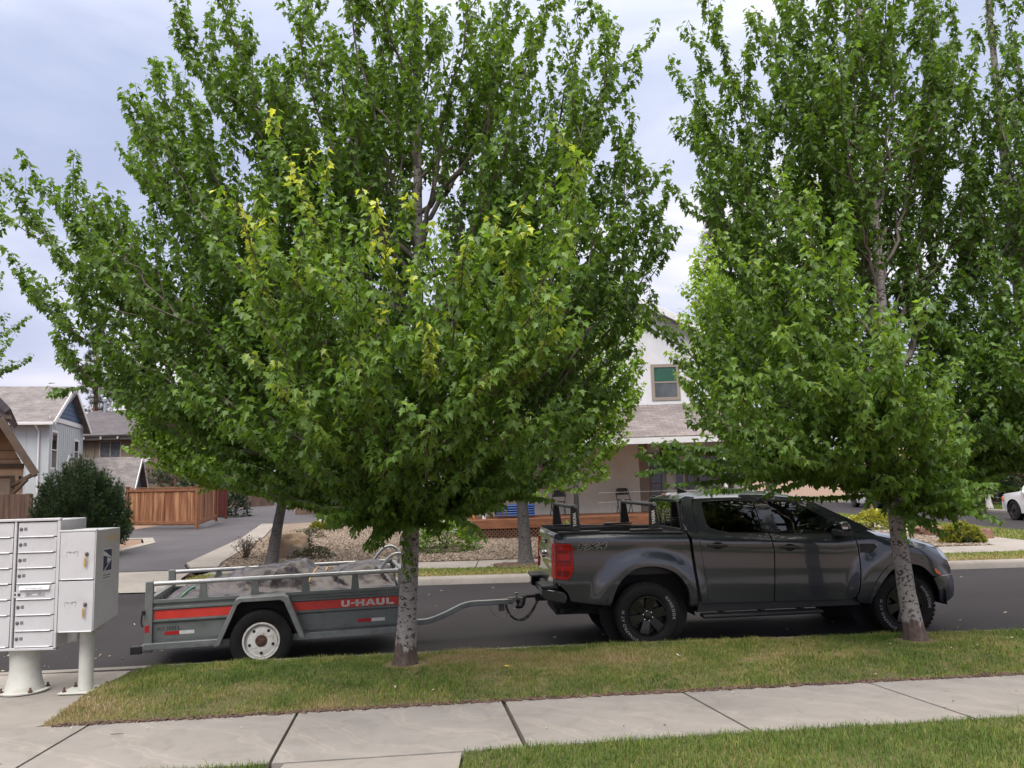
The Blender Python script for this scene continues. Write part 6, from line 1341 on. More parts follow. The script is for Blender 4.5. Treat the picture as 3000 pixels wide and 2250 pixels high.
def maples():
    r = np.random.default_rng(21); G = 'maples along the near kerb'
    b = onz(1187, 1948, .2); b = (b.x, b.y, .2)
    tk = [(0, 0, -.1), (0, 0, .0), (.03, 0, .5), (.07, .0, 1.15), (.10, 0, 1.8), (.17, .0, 3.0), (.20, 0, 4.5), (.22, 0, 6.5), (.25, 0, 8.6)]
    pr = []
    S = lambda h, px, py, dy, rad=.03, yg=0., tn=.42: pr.append((h, to_tip(px, py, b[1]+dy, b), rad, yg, tn))  # tint carries painted light: backlit silhouette shoots darker, front shoots paler
    # left silhouette shoots
    for h, px, py, dy in ((2.2, 60, 640, .2), (2.1, 125, 545, -.3), (2.4, 250, 590, .4), (1.9, 110, 885, .3), (1.8, 175, 1050, -.2), (1.75, 290, 1105, .5), (2.6, 410, 395, .1), (2.8, 445, 235, -.3), (3.2, 560, 75, .3), (3.5, 640, -30, -.2), (2.3, 440, 470, .8), (3.0, 690, 170, .5), (3.0, 780, 270, .2), (2.6, 440, 330, -.8), (2.5, 560, 260, .9), (2.2, 330, 700, -1.0), (2.0, 300, 860, 1.2), (1.9, 420, 1000, -1.0)): S(h, px, py, dy)
    # right silhouette shoots
    for h, px, py, dy in ((3.6, 1820, 75, .2), (3.4, 1790, 180, -.4), (3.2, 1730, 270, .5), (2.7, 1860, 330, .1), (2.4, 1890, 490, -.3), (2.3, 1915, 600, .3), (2.0, 1945, 690, .0), (4.0, 1700, 20, .6), (2.1, 1850, 820, -.6), (2.6, 1700, 420, .9), (2.2, 1760, 640, -.9), (1.9, 1850, 960, .4), (2.9, 1560, 330, -.4)): S(h, px, py, dy)
    # upper mass that leaves the frame
    for h, px, py, dy in ((4.2, 900, -60, .2), (4.4, 1000, -120, -.6), (4.6, 1500, -150, .4), (4.8, 1620, -80, -.5), (4.0, 860, 60, -.7), (5.0, 1250, -350, .2), (4.3, 1130, -60, .8), (4.3, 1400, -60, -.8), (3.6, 1000, 250, -1.0), (3.4, 1540, 180, -1.1), (3.6, 1080, 330, 1.1), (3.4, 1420, 300, 1.2)): S(h, px, py, dy)
    S(2.5, 1085, 270, .35, .052); S(2.7, 1385, 330, .3, .048)
    # low skirts
    for h, px, py, dy in ((1.5, 1010, 1515, -.6), (1.5, 960, 1420, -1.0), (1.5, 1130, 1500, -.9), (1.5, 1330, 1480, -.8), (1.55, 1560, 1410, -.4), (1.6, 1720, 1330, .3), (1.6, 1500, 1400, .8), (1.5, 700, 1390, .2), (1.55, 560, 1330, -.3), (1.6, 820, 1340, 1.2), (1.6, 450, 1230, .4), (1.7, 1650, 1180, -.6), (1.7, 1790, 1080, .5), (1.5, 1240, 1520, -.45), (1.6, 1150, 1400, 1.2), (1.55, 1400, 1470, -.9), (1.5, 1090, 1480, -1.3), (1.5, 1060, 1500, -.4), (1.55, 1450, 1430, -1.3), (1.55, 1620, 1400, -.5), (1.55, 1350, 1380, -1.8), (1.55, 900, 1330, -1.8), (1.5, 1040, 1525, -.9), (1.5, 1110, 1530, -.5), (1.45, 1000, 1520, -1.2), (1.5, 1170, 1520, -.9), (1.5, 1300, 1490, -.6), (1.55, 700, 1250, -1.4), (1.6, 560, 1180, -1.2), (1.55, 1600, 1330, -1.6), (1.6, 1720, 1220, -1.2), (1.6, 1120, 1330, -2.1), (1.6, 1820, 1150, .2), (1.6, 640, 1420, .4), (1.5, 850, 1450, .3)): S(h, px, py, dy, .018, 0, .5)
    # front shoots with yellowing tips
    for h, px, py, dy, yg in ((2.2, 690, 590, -2.2, .9), (2.3, 850, 460, -2.1, .9), (2.4, 1100, 590, -2.5, .9), (2.2, 1370, 700, -2.6, .4), (2.2, 1500, 720, -2.5, .95), (2.3, 1700, 480, -2.0, .4), (2.0, 1270, 960, -2.7, .8), (1.9, 1640, 960, -2.3, .5), (1.8, 800, 1120, -2.4, .4), (1.7, 730, 860, -2.3, .15), (2.0, 1000, 760, -2.7, .2), (1.8, 1050, 1050, -2.6, .2), (1.8, 1430, 1090, -2.4, .3), (1.8, 1550, 1200, -2.0, .1), (1.7, 930, 1240, -2.2, .1), (1.7, 1250, 1230, -2.4, .1), (2.0, 1600, 800, -2.4, .3), (2.0, 870, 700, -2.3, .2)): S(h, px, py, dy, .02, yg, .68)
    pr += random_prims(r, 9, 1.7, 3.6, 2.2, 1.5, .85, .022, 0, (.1*pi, .9*pi), .38) + random_prims(r, 6, 5.0, 7.5, 1.5, .8, 1.3, .02)
    grow_tree('maple_tree', 'large young maple with yellowing branch tips, standing between mailbox and pickup', b, tk, pr, LEAF, BARK, seed=3, group=G, tr=(.105, .1, .018), dens_=.70, slen=.42)
    b2 = onz(2683, 1876, .2); b = (b2.x, b2.y, .2); pr.clear()
    tk = [(0.01, 0, -.1), (0, 0, .0), (-.05, 0, .5), (-.09, .0, 1.15), (-.10, 0, 1.8), (-.06, .0, 3.0), (-.05, 0, 4.5), (-.02, 0, 6.5), (0, 0, 8.8)]
    for h, px, py, dy in ((3.2, 2075, -10, .2), (3.1, 2215, 30, -.3), (3.2, 2270, 70, .4), (2.6, 2030, 230, .1), (2.4, 2025, 410, -.2), (2.3, 2085, 600, .3), (2.2, 1900, 930, .2), (1.8, 1950, 1345, .2), (1.75, 2110, 1365, -.2), (2.7, 2080, 300, .6), (2.5, 2150, 430, -.7), (2.0, 2100, 950, .8), (1.8, 2040, 1180, -.8)): S(h, px, py, dy, .026, 0, .42)
    for h, px, py, dy in ((1.65, 2190, 1375, -.7), (1.6, 2340, 1380, -.4), (1.6, 2470, 1395, -.5), (1.55, 2580, 1450, -.6), (1.45, 2700, 1520, -.5), (1.5, 2830, 1500, -.2), (1.6, 2900, 1400, .2), (1.5, 2870, 1460, -.6), (1.55, 2800, 1440, -1.0), (1.6, 2830, 1330, -1.0), (1.6, 2890, 1290, -.5), (1.7, 2840, 1200, .3), (1.5, 2740, 1480, -.9), (1.6, 2500, 1400, 1.0), (1.6, 2750, 1400, 1.1), (1.6, 2120, 1300, .5), (1.7, 2240, 1240, -1.5), (1.7, 2520, 1220, -1.9), (1.7, 2780, 1240, -1.6), (1.7, 2380, 1120, -2.0), (1.6, 2640, 1330, -1.3), (1.9, 2300, 960, -2.0), (1.9, 2620, 1000, -2.3), (2.0, 2200, 760, -1.6), (2.0, 2450, 800, -2.1), (1.9, 2760, 1100, -1.2), (2.4, 2350, 560, -1.5), (2.6, 2480, 480, 1.2)): S(h, px, py, dy, .018, .15, .68)
    for h, px, py, dy in ((4.0, 2350, -60, .2), (4.3, 2480, -130, -.5), (4.4, 2700, -120, .5), (4.8, 2600, -330, 0), (3.8, 2450, 120, -1.2), (3.9, 2740, 60, -.3), (3.5, 2680, 250, 1.0), (3.6, 2330, 240, .8), (3.2, 2740, 420, .3)): S(h, px, py, dy, .024, 0, .42)
    for h, px, py, dy in ((1.55, 2900, 1450, -.4), (1.6, 2940, 1350, -.2), (1.6, 2960, 1250, .3), (1.7, 2930, 1150, -.6), (1.8, 2900, 1040, -.2), (1.7, 2090, 1250, -.4), (1.7, 2080, 1050, .5), (1.7, 2130, 1330, -.9), (1.7, 2150, 1150, -1.6), (1.65, 2300, 1330, -1.7), (1.7, 2450, 1320, -1.6), (1.65, 2620, 1400, -1.2), (1.8, 2500, 1080, -2.2), (1.8, 2720, 1150, -1.9)): S(h, px, py, dy, .018, .08, .7)
    S(2.3, 2440, 60, .25, .055, 0, .28); S(2.6, 2760, 150, .5, .045, 0, .28)
    pr += random_prims(r, 9, 1.7, 3.2, 2.2, 1.5, .85, .02, 0, (.1*pi, .9*pi), .38) + random_prims(r, 6, 5, 7.5, 1.4, .8, 1.3, .02)
    grow_tree('maple_tree', 'slender maple with pale flecked trunk standing in front of the pickup front wheel', b, tk, pr, LEAF, BARK, seed=5, group=G, tr=(.10, .09, .018), dens_=.68, slen=.44)
    b = (6.5, 9.5, .2); pr.clear(); tk = [(0, 0, -.1), (0, 0, 0), (-.08, 0, 1.2), (-.2, 0, 2.2), (-.3, .0, 3.4), (-.32, 0, 5), (-.3, 0, 8.8)]
    for h, px, py, dy in ((3.2, 2800, 60, 0), (3.0, 2890, 180, -.6), (2.6, 2780, 650, -.2), (2.4, 2790, 810, .3), (2.2, 2800, 990, -.5), (2.0, 2860, 1160, -.8), (2.0, 2960, 1000, -1.3), (2.2, 2930, 760, -1.2), (2.4, 2990, 500, -1.0), (1.9, 2980, 1250, -.9), (3.6, 2930, -60, 0), (3.4, 2960, 300, .3), (2.8, 2850, 420, .8), (1.9, 2900, 1290, .4), (1.8, 3050, 1250, .2), (4, 3080, 0, -.4), (1.8, 2760, 1180, -.3), (1.75, 2830, 1330, -.5), (1.7, 2920, 1330, -.9), (1.7, 2990, 1330, -.4), (1.75, 2740, 1290, .3), (1.8, 2870, 1240, -1.2), (1.8, 2960, 1180, .6), (2.0, 2740, 1060, .3), (1.75, 2950, 1260, -1.4)): S(h, px, py, dy, .026, 0, .34)
    pr += random_prims(r, 12, 1.9, 6.5, 2.0, .9, 1.0, .022, 0, (-.4*pi, .5*pi), .36) + random_prims(r, 16, 1.5, 3.2, 2.5, 1.9, .5, .02, 0, (.45*pi, 1.45*pi), .4)
    grow_tree('maple_tree', 'dark green maple whose crown fills the upper right corner, trunk outside the frame', b, tk, pr, LEAF, BARK, seed=8, group=G, tr=(.12, .1, .02), dens_=.68, slen=.42)
    # ---- across the street
    G = 'maples along the far kerb'; kw = dict(size=.12, spacing=.085, dens_=.70, group=G, simple=True)
    q = onz(793, 1668, .15); b = (q.x, q.y, .14); tk = [(-.05, 0, -.1), (0, 0, 0), (.12, 0, .8), (.27, 0, 1.6), (.36, .1, 2.4), (.4, .1, 4), (.4, .1, 6.2)]
    pr2 = random_prims(r, 30, 1.75, 4.9, 2.9, 1.2, .62, .024, .04, tn=.55) + [(1.7, to_tip(px, py, b[1]+dy, b), .018, 0, .5) for px, py, dy in ((440, 1230, .3), (520, 1380, -.4), (650, 1420, .2), (950, 1400, -.3), (760, 1440, -.8), (400, 1120, 0), (1080, 1330, .3), (590, 1400, .9), (880, 1420, .8), (700, 1410, -1.3), (385, 1110, .2), (395, 1210, -.4), (415, 1310, .3), (480, 1370, .6), (430, 1040, -.2), (520, 960, .3), (600, 1000, -.9), (470, 1160, -1.0), (520, 1270, -1.2), (610, 1340, -1.5), (560, 1130, 1.0), (640, 1220, -1.6), (720, 1300, -1.8), (820, 1350, -1.7), (960, 1320, -1.4), (1020, 1400, -.8))]
    grow_tree('maple_tree', 'leaning grey-trunked maple between the alley and the trailer load', b, tk, pr2, LEAF_F, BARK_F, seed=11, tr=(.15, .12, .03), **kw)
    q = onz(1541, 1654, .15); b = (q.x, q.y, .14); tk = [(0, 0, -.1), (0, 0, 0), (-.02, 0, .8), (-.05, 0, 1.8), (0, .0, 3), (0, .1, 5), (0, .1, 8.6)]
    pr2 = random_prims(r, 38, 1.9, 7.2, 2.6, 1.0, .75, .024, .15, tn=.62) + [(1.9, to_tip(px, py, b[1]+dy, b), .018, .25, .7) for px, py, dy in ((1830, 1180, 0), (1850, 1060, .3), (1820, 1300, -.3), (1760, 1400, .2), (1690, 1440, -.4), (1600, 1460, -.9), (1330, 1400, .2), (1420, 1440, -.7), (1860, 950, .1), (1780, 860, .4), (1460, 1470, .3))]
    grow_tree('maple_tree', 'grey-trunked maple in a mulch ring behind the pickup tailgate', b, tk, pr2, LEAF_F, BARK_F, seed=12, tr=(.16, .13, .03), **kw)
    b = (5.9, 18.6, .14); tk = [(0, 0, -.1), (0, 0, 0), (.0, 0, 1.8), (0, .0, 3), (.1, .1, 5), (.1, .1, 7.6)]
    pr2 = random_prims(r, 30, 2.0, 6.4, 2.3, .9, .8, .024, .2, tn=.75) + [(3.5, to_tip(px, py, b[1]+dy, b), .018, .3, .9) for px, py, dy in ((2060, 720, 0), (2180, 640, .3), (2050, 860, -.3), (2290, 690, .2), (2010, 940, .2), (2000, 1050, -.4), (2120, 800, -.8), (2240, 820, -.9), (2030, 780, .6), (2110, 930, .5))]
    grow_tree('maple_tree', 'yellow-green maple beyond the pickup cab, seen between two nearer crowns', b, tk, pr2, LEAF_F, BARK_F, seed=14, tr=(.15, .12, .03), **kw)
    b = (-18.2, 18.8, .14); pr2 = random_prims(r, 22, 2.2, 6.4, 2.5, 1.1, .7, .024, 0, tn=.45) + [(3, to_tip(px, py, b[1], b), .02, 0, .4) for px, py in ((-60, 990), (-55, 560), (-60, 700), (-50, 1080), (-70, 860), (-60, 640))]
    grow_tree('maple_tree', 'maple of which only leaf tips show at the left edge above the roofs', b, tk, pr2, LEAF, BARK_F, seed=15, tr=(.14, .12, .03), **kw)
    q = onz(941, 1536, .45); b = (at(941, 1536, 31).x, 31, at(941, 1536, 31).z); tk = [(0, 0, -.1), (0, 0, 0), (.03, 0, 1), (.05, 0, 2.2), (.05, 0, 5.0)]
    grow_tree('birch_tree', 'small white-barked tree at the back of the gravel bed', b, tk, random_prims(r, 14, 1.5, 4.3, 1.5, .7, .8, .014, 0, tn=.5), LEAF_F, BIRCH, seed=16, tr=(.11, .09, .02), size=.12, spacing=.12, dens_=.5, simple=True)
    c = at(2898, 1478, 38); b = (c.x, 38, .14); tk = [(.05, 0, -.1), (.02, 0, 0), (-.05, 0, .8), (-.12, 0, 1.7), (-.05, 0, 3), (0, 0, 6)]
    grow_tree('street_tree', 'young street tree with white peeling bark on the far lawn by the side street', b, tk, random_prims(r, 16, 1.8, 5.2, 2.2, .9, .6, .018, 0, tn=.6), LEAF_F, BIRCH, seed=17, tr=(.13, .10, .02), size=.16, spacing=.16, dens_=.42, simple=True)
maples()

# ---------------------------------------------------------------- conifers and shrubs
NEED = m_leaf('pine_needles', (.014, .028, .014), (.026, .046, .020), (.045, .070, .030), (.10, .055, .03), .1)
MUGO = m_leaf('dark_pine_needles', (.012, .028, .010), (.022, .046, .015), (.045, .080, .024), (.1, .08, .04), .1)
def needles(name, P, D, L, per, w, m, parent, spread=.55, tint=None, r=None, young=None):
    """tufts of thin triangular needles"""
    r = r or rng; P = np.repeat(np.asarray(P), per, 0); D = np.repeat(np.asarray(D), per, 0); n = len(P)
    d = D + r.normal(0, spread, (n, 3)); d /= np.linalg.norm(d, axis=1)[:, None]; s = np.cross(d, r.normal(0, 1, (n, 3))); s /= np.linalg.norm(s, axis=1)[:, None]
    l = L*r.uniform(.6, 1.15, n)[:, None]; V = np.stack([P-s*w/2, P+s*w/2, P+d*l+s*w*.2, P+d*l-s*w*.2], 1).reshape(-1, 3)
    t = np.repeat(tint, per) if tint is not None else r.uniform(.1, .9, n); y = np.repeat(young, per) if young is not None else np.zeros(n)
    return np_mesh(name, V, np.arange(4*n), np.arange(n)*4, np.full(n, 4), m, parent, {'tint': np.repeat(np.clip(t+r.normal(0, .15, n), 0, 1), 4), 'young': np.repeat(y, 4)})

def pine(label, base, H_, R, seed, brown=.0, h0=.18):
    r = np.random.default_rng(seed); T = thing('pine_tree', label, 'tree', base, 0, 'conifers behind the houses')
    k = MB(); k.tube([(0, 0, -.3), (.0, 0, H_*.4), (.05, 0, H_*.97)], [H_*.020, H_*.013, .02], 10); k.build('trunk', mat('pine_bark', (.15, .075, .05), .9, var=.3, sc=(1, 1, .3)), T, smooth=60)
    P, D, Tn, Yg = [], [], [], []; k = MB(); z = H_*h0
    while z < H_*.98:
        f = (z-H_*h0)/(H_*(1-h0)); L0 = R*(1-f)**.75*(.55+.45*min(1, f*5))
        for q in range(5):
            a = r.uniform(0, 2*pi); L = L0*r.uniform(.65, 1.1); tip = np.array([cos(a)*L, sin(a)*L, z+L*r.uniform(-.05, .35)]); st = np.array([0, 0, z]); k.tube([st, (st+tip)/2-np.array([0, 0, .06*L]), tip], [.03, .02, .008], 4, cap=False)
            for _ in range(int(5+L*7)):
                u = r.uniform(.35, 1.03); p = st+(tip-st)*u + r.normal(0, .10+.14*L*.4, 3); P.append(p); D.append((tip-st)/L*.6+np.array([0, 0, .55])); Tn.append(r.uniform(.1, .9)); Yg.append(1.0 if r.uniform() < brown else 0)
        z += .34+.02*H_
    k.build('limbs', TWIGD, T, fix=False); needles('crown', P, D, .30, 26, .016, NEED, T, .6, np.array(Tn), r, np.array(Yg))
def gz(px, py, Y): p = at(px, py, Y); return p
for lab, px, py, Y, R, br in (('tall pine top showing dark between the maple crowns, left of the central leader', 1010, 285, 44, 3.2, .12), ('pine with rusty needles showing beside the yellow-green maple', 2085, 628, 42, 2.6, .45), ('dark pine behind the cedar fence enclosure', 520, 1180, 50, 2.6, .08), ('small pine tip on the skyline over the blue-grey house', 290, 885, 66, 2.2, .1), ('dark pine above the alley fences', 640, 1120, 58, 3.0, .1), ('pine at the back of the alley, right of the far red fence', 930, 1050, 60, 3.4, .1), ('pine behind the plank fence', 1120, 980, 50, 3.0, .1)):
    p = at(px, py, Y); pine(lab, (p.x, Y, ground(p.x, Y)), p.z-ground(p.x, Y), R, int(px), br)

def mugo(label, base, rx, rz, n, seed, m=MUGO, per=16, nl=.13, name='pine_shrub', w=.007, sl=.22, group=None, shoot=.8):
    r = np.random.default_rng(seed); T = thing(name, label, 'shrub', base, 0, group)
    v = r.normal(0, 1, (n, 3)); v /= np.linalg.norm(v, axis=1)[:, None]; v[:, 2] = np.abs(v[:, 2])*1.0-.12
    rad = r.uniform(.70, 1.0, n)**.5; bump_ = 1 + .13*np.sin(v[:, 0]*7+1)*np.cos(v[:, 1]*6)+.07*np.sin(v[:, 2]*11+v[:, 0]*9)
    S = v*rad[:, None]*bump_[:, None]*np.array([rx, rx, rz]); S[:, 2] += .12*rz
    D = v*np.array([.75, .75, .6])+np.array([0, 0, shoot]) + r.normal(0, .18, (n, 3)); D /= np.linalg.norm(D, axis=1)[:, None]
    P = np.concatenate([S+D*sl*t for t in np.linspace(0, 1, 5)]); DD = np.tile(D, (5, 1)); tt = np.tile(r.uniform(.0, .8, n), 5)+np.repeat(np.linspace(-.1, .25, 5), n)
    needles('foliage', P, DD, nl, per, w, m, T, .45, tt, r)
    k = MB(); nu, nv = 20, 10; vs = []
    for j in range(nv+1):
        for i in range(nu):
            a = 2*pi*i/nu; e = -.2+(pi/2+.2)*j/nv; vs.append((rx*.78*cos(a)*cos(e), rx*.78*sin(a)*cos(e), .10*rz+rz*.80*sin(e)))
    k.add(vs, [(j*nu+i, j*nu+(i+1) % nu, (j+1)*nu+(i+1) % nu, (j+1)*nu+i) for j in range(nv) for i in range(nu)]); k.build('dark_core', mat('shrub_inside', (.008, .014, .008), 1), T)  # closed near-black core added in place of the shaded interior
    for i in range(3): k = MB(); k.tube([(.1*i-.1, 0, -.1), (.1*i-.1, .05*i, .4)], .04, 6); k.build('stem', TWIGD, T)
    return T
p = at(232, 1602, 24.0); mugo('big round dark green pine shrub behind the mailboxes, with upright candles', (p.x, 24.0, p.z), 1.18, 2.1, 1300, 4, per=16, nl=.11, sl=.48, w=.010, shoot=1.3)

def leafy(name, label, base, rx, rz, n, size, m, seed, stems=6, young=.0, group=None, tint=.5, flat=False):
    r = np.random.default_rng(seed); T = thing(name, label, 'shrub', base, 0, group); v = r.normal(0, 1, (n, 3)); v /= np.linalg.norm(v, axis=1)[:, None]; v[:, 2] = np.abs(v[:, 2])
    P = v*(r.uniform(.35, 1, n)**.5)[:, None]*np.array([rx, rx, rz]); D = v+np.array([0, 0, .5 if flat else -.15])+r.normal(0, .35, (n, 3)); Nn = v*.5+np.array([0, 0, 1])+r.normal(0, .35, (n, 3))
    leaf_mesh('foliage', P, D, Nn, size*r.uniform(.6, 1.2, n), np.clip(tint+r.normal(0, .22, n)+.2*(v[:, 2]-.5), 0, 1), young*r.uniform(0, 1, n), m, T, True)
    k = MB()
    for i in range(stems): a = r.uniform(0, 2*pi); q = r.uniform(.3, .8); k.tube([(0, 0, -.05), (cos(a)*rx*.3*q, sin(a)*rx*.3*q, rz*.45), (cos(a)*rx*.7*q, sin(a)*rx*.7*q, rz*.85)], [.014, .01, .004], 5)
    k.build('stem', TWIGD, T, fix=False); return T
def twiggy(label, base, R, H_, n, seed, m, name='shrub', leafm=None):
    r = np.random.default_rng(seed); T = thing(name, label, 'shrub', base); k = MB()
    for i in range(n):
        a = r.uniform(0, 2*pi); q = R*r.uniform(.2, 1); h = H_*r.uniform(.6, 1); k.tube([(0+r.normal(0, .04), r.normal(0, .04), -.03), (cos(a)*q*.45, sin(a)*q*.45, h*.5), (cos(a)*q+r.normal(0, .03), sin(a)*q+r.normal(0, .03), h)], [.009, .007, .003], 4, cap=False)
        for _ in range(3): u = r.uniform(.45, .95); p = Vector((cos(a)*q*u, sin(a)*q*u, h*u)); k.tube([p, p+Vector((r.normal(0, .07), r.normal(0, .07), r.uniform(.05, .14)))], [.005, .002], 4, cap=False)
    k.build('stem', m, T, fix=False)
    if leafm:
        nn = 160; P = r.normal(0, 1, (nn, 3))*np.array([R*.45, R*.45, H_*.2])+np.array([0, 0, H_*.6]); leaf_mesh('foliage', P, r.normal(0, 1, (nn, 3)), r.normal(0, .4, (nn, 3))+np.array([0, 0, 1]), np.full(nn, .05), r.uniform(0, 1, nn), np.zeros(nn), leafm, T, True)
DRYLEAF = m_leaf('dry_leaf', (.10, .07, .05), (.17, .125, .085), (.25, .19, .13), (.2, .2, .1), .15); OLIVE = m_leaf('olive_foliage', (.05, .052, .03), (.085, .085, .048), (.13, .125, .07), (.2, .2, .1), .15)
YELG = m_leaf('yellow_green_foliage', (.10, .12, .02), (.20, .22, .035), (.34, .34, .06), (.4, .4, .1), .2); DGRN = m_leaf('dark_shrub_leaf', (.014, .026, .013), (.024, .042, .02), (.04, .065, .03), (.1, .1, .05), .15); PURP = m_leaf('purple_shrub_leaf', (.012, .010, .012), (.022, .018, .02), (.035, .03, .03), (.1, .1, .05), .1)
gnd = lambda px, py, dz=.03: (lambda p: (p.x, p.y, p.z))(next(q for q in [onz(px, py, z) for z in np.arange(0.1, 1.4, .01)] if q.z >= ground(q.x, q.y)+dz-.012) if True else None)
def on_ground(px, py, dz=.03):
    z = .15
    for _ in range(40): q = onz(px, py, z); z = .5*z+.5*(ground(q.x, q.y)+dz)
    return (q.x, q.y, z-.02)
twiggy('bare twiggy dead shrub at the edge of the alley border', on_ground(720, 1636), .42, .62, 34, 1, mat('dead_twig', (.13, .095, .08), .9), 'dead_shrub', DRYLEAF)
leafy('shrub', 'dark rounded shrub right behind the sandstone boulder', on_ground(875, 1603), .44, .48, 900, .07, OLIVE, 2, tint=.1)
leafy('shrub', 'low olive spreading shrub in front of the dark rounded shrub', on_ground(915, 1634), .62, .30, 900, .07, OLIVE, 3, tint=.35)
leafy('shrub', 'grey twiggy low shrub in the middle of the gravel bed', on_ground(908, 1575), .55, .34, 500, .07, OLIVE, 4, tint=.45)
leafy('grass_tuft', 'pale yellow-green tuft at the foot of the white-barked tree', on_ground(938, 1552), .42, .32, 700, .09, YELG, 5, flat=True, tint=.3)
leafy('shrub', 'loose green shrub beside the deck lattice, behind the left maple trunk', on_ground(1305, 1612), .95, 1.15, 1500, .11, LEAF_F, 6, tint=.15)
leafy('shrub', 'small green shrub growing behind the pickup tailgate by the deck', on_ground(1655, 1590), .5, .6, 500, .09, LEAF_F, 7, tint=.3)
leafy('shrub', 'variegated pale yellow shrub beyond the pickup bonnet', on_ground(2565, 1548), .7, .62, 900, .13, YELG, 8, tint=.75)
leafy('shrub', 'bright yellow low shrub left of the variegated one, at the windscreen base', on_ground(2510, 1532), .35, .28, 260, .10, YELG, 9, tint=.9)
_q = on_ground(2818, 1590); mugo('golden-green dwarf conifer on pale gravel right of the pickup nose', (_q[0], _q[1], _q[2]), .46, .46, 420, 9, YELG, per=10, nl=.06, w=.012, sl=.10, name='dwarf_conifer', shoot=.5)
c = at(2846, 1462, 40); leafy('shrub', 'dark purple round shrub across the side street', (c.x, 40, c.z), 1.05, 2.0, 2200, .16, PURP, 11)
c = at(2922, 1462, 43); leafy('shrub', 'dark green broad shrub behind the peeling-bark street tree', (c.x, 43, c.z), 1.5, 1.7, 2200, .16, DGRN, 12, tint=.7)
c = at(2995, 1430, 43); leafy('shrub', 'olive shrub at the right edge under the brick house window', (c.x+.6, 43, .1), 1.2, 1.9, 1500, .16, OLIVE, 13, tint=.2)
c = at(545, 1480, 40); leafy('shrub', 'dark overgrown shrub leaning over the end of the cedar fence', (c.x, 42, .7), 1.6, 2.6, 2600, .16, DGRN, 15, tint=.6)
c = at(690, 1520, 41); leafy('shrub', 'dark shrub at the dirt edge of the alley beside the red fence', (c.x, 41, c.z), .8, 1.6, 1200, .14, DGRN, 16, tint=.6)
c = at(1060, 1490, 40); leafy('shrub', 'dark evergreen mass behind the left maple trunk, by the plank fence', (c.x, 40, .6), 2.2, 3.2, 3500, .17, DGRN, 18, tint=.5)
# ================================================================== GRASS, GRAVEL, SMALL THINGS
from mathutils import noise as MN
def m_grass():
    t = NT('grass_blades'); a = t.n('ShaderNodeAttribute'); a.attribute_name = 'tint'
    r = t.ramp(a, 'Fac', [(0, (.072, .130, .020)), (.35, (.14, .205, .036)), (.6, (.255, .25, .066)), (.82, (.34, .27, .125)), (1, (.40, .30, .17))]); t.l(r, 0, t.p, 'Base Color'); t.set(Roughness=.6); t.p.inputs['Specular IOR Level'].default_value = .25
    tr = t.n('ShaderNodeBsdfTranslucent'); t.l(r, 0, tr, 0); mx = t.n('ShaderNodeMixShader'); mx.inputs[0].default_value = .3; t.l(t.p, 0, mx, 1); t.l(tr, 0, mx, 2); t.l(mx, 0, t.out, 0); return t.m
GRASS = m_grass()
def grass(poly, zf, per_m2, h, w, seed, tintf, edge=None):
    r = np.random.default_rng(seed); a = np.array(poly); x0, y0 = a.min(0); x1, y1 = a.max(0); n = int((x1-x0)*(y1-y0)*per_m2); Q = np.stack([r.uniform(x0, x1, n), r.uniform(y0, y1, n)], 1); Q = Q[inpoly(Q, poly)]; n = len(Q)
    z = np.array([zf(x, y) for x, y in Q]); tn, hm = np.array([tintf(x, y) for x, y in Q]).T; tn = np.clip(tn+r.normal(0, .22, n), 0, 1); hh = h*hm*r.uniform(.35, 1.35, n); tall = r.uniform(0, 1, n) < .004; hh[tall] *= 2.0
    az = r.uniform(0, 2*pi, n); ln = r.uniform(.15, .9, n); dx = np.stack([np.cos(az), np.sin(az)], 1); sx = np.stack([-np.sin(az+r.normal(0, .5, n)), np.cos(az)], 1)*(w*r.uniform(.6, 1.3, n))[:, None]/2
    B = np.column_stack([Q, z-.008]); S = np.column_stack([sx, np.zeros(n)]); M1 = B+np.column_stack([dx*(hh*ln*.35)[:, None], hh*.62]); T_ = B+np.column_stack([dx*(hh*ln)[:, None], hh*(1-.25*ln)])
    V = np.stack([B-S, B+S, M1+S*.75, M1-S*.75, T_], 1).reshape(-1, 3); b = np.arange(n)[:, None]*5
    loops = np.concatenate([b+np.array([0, 1, 2, 3]), b+np.array([3, 2, 4])], 1).ravel(); tot = np.tile([4, 3], n); st = np.concatenate([[0], np.cumsum(tot)[:-1]])
    o = np_mesh('grass', V, loops, st, tot, GRASS, None, {'tint': np.repeat(tn, 5)}); o['kind'] = 'stuff'; print('grass', n); return o
def nz(x, y, s, o=0): return MN.noise(Vector((x*s, y*s, o)))
def tint_near(x, y):
    v = .31 + .42*nz(x, y, .9) + .36*nz(x, y, 2.7, 3) + .30*nz(x, y, 9, 5); e = y-swf(x); c = near_y(x)-y
    if e < .13: v += .35*(1-e/.13)
    for cx, cy, rr in ((-.9, 8.55, .4), (-3.6, 7.0, .5), (.2, 8.3, .5), (4.25, 8.85, .35), (1.1, 8.7, .5), (2.6, 8.4, .5), (-.3, 8.9, .6)): v += .30*math.exp(-((x-cx)**2+(y-cy)**2)/rr**2)
    for cx, cy, rr in ((-1.0, 7.9, .6), (4.4, 8.2, .9), (-2.4, 8.2, .6)): v -= .22*math.exp(-((x-cx)**2+(y-cy)**2)/rr**2)
    for tx_, ty_ in ((-1.18, 8.46), (4.27, 8.9)):
        if hypot(x-tx_, y-ty_) < .24: return .9, .35
    return v, 1.0+.6*nz(x, y, 1.8, 8)+.4*nz(x, y, 7, 1)
sp = [(x, swf(x)-.015) for x in np.arange(-3.88, 9.4, .2)] + [(x, near_y(x)+.01) for x in np.arange(9.4, -4.15, -.2)] + [(-4.02, 7.9)]
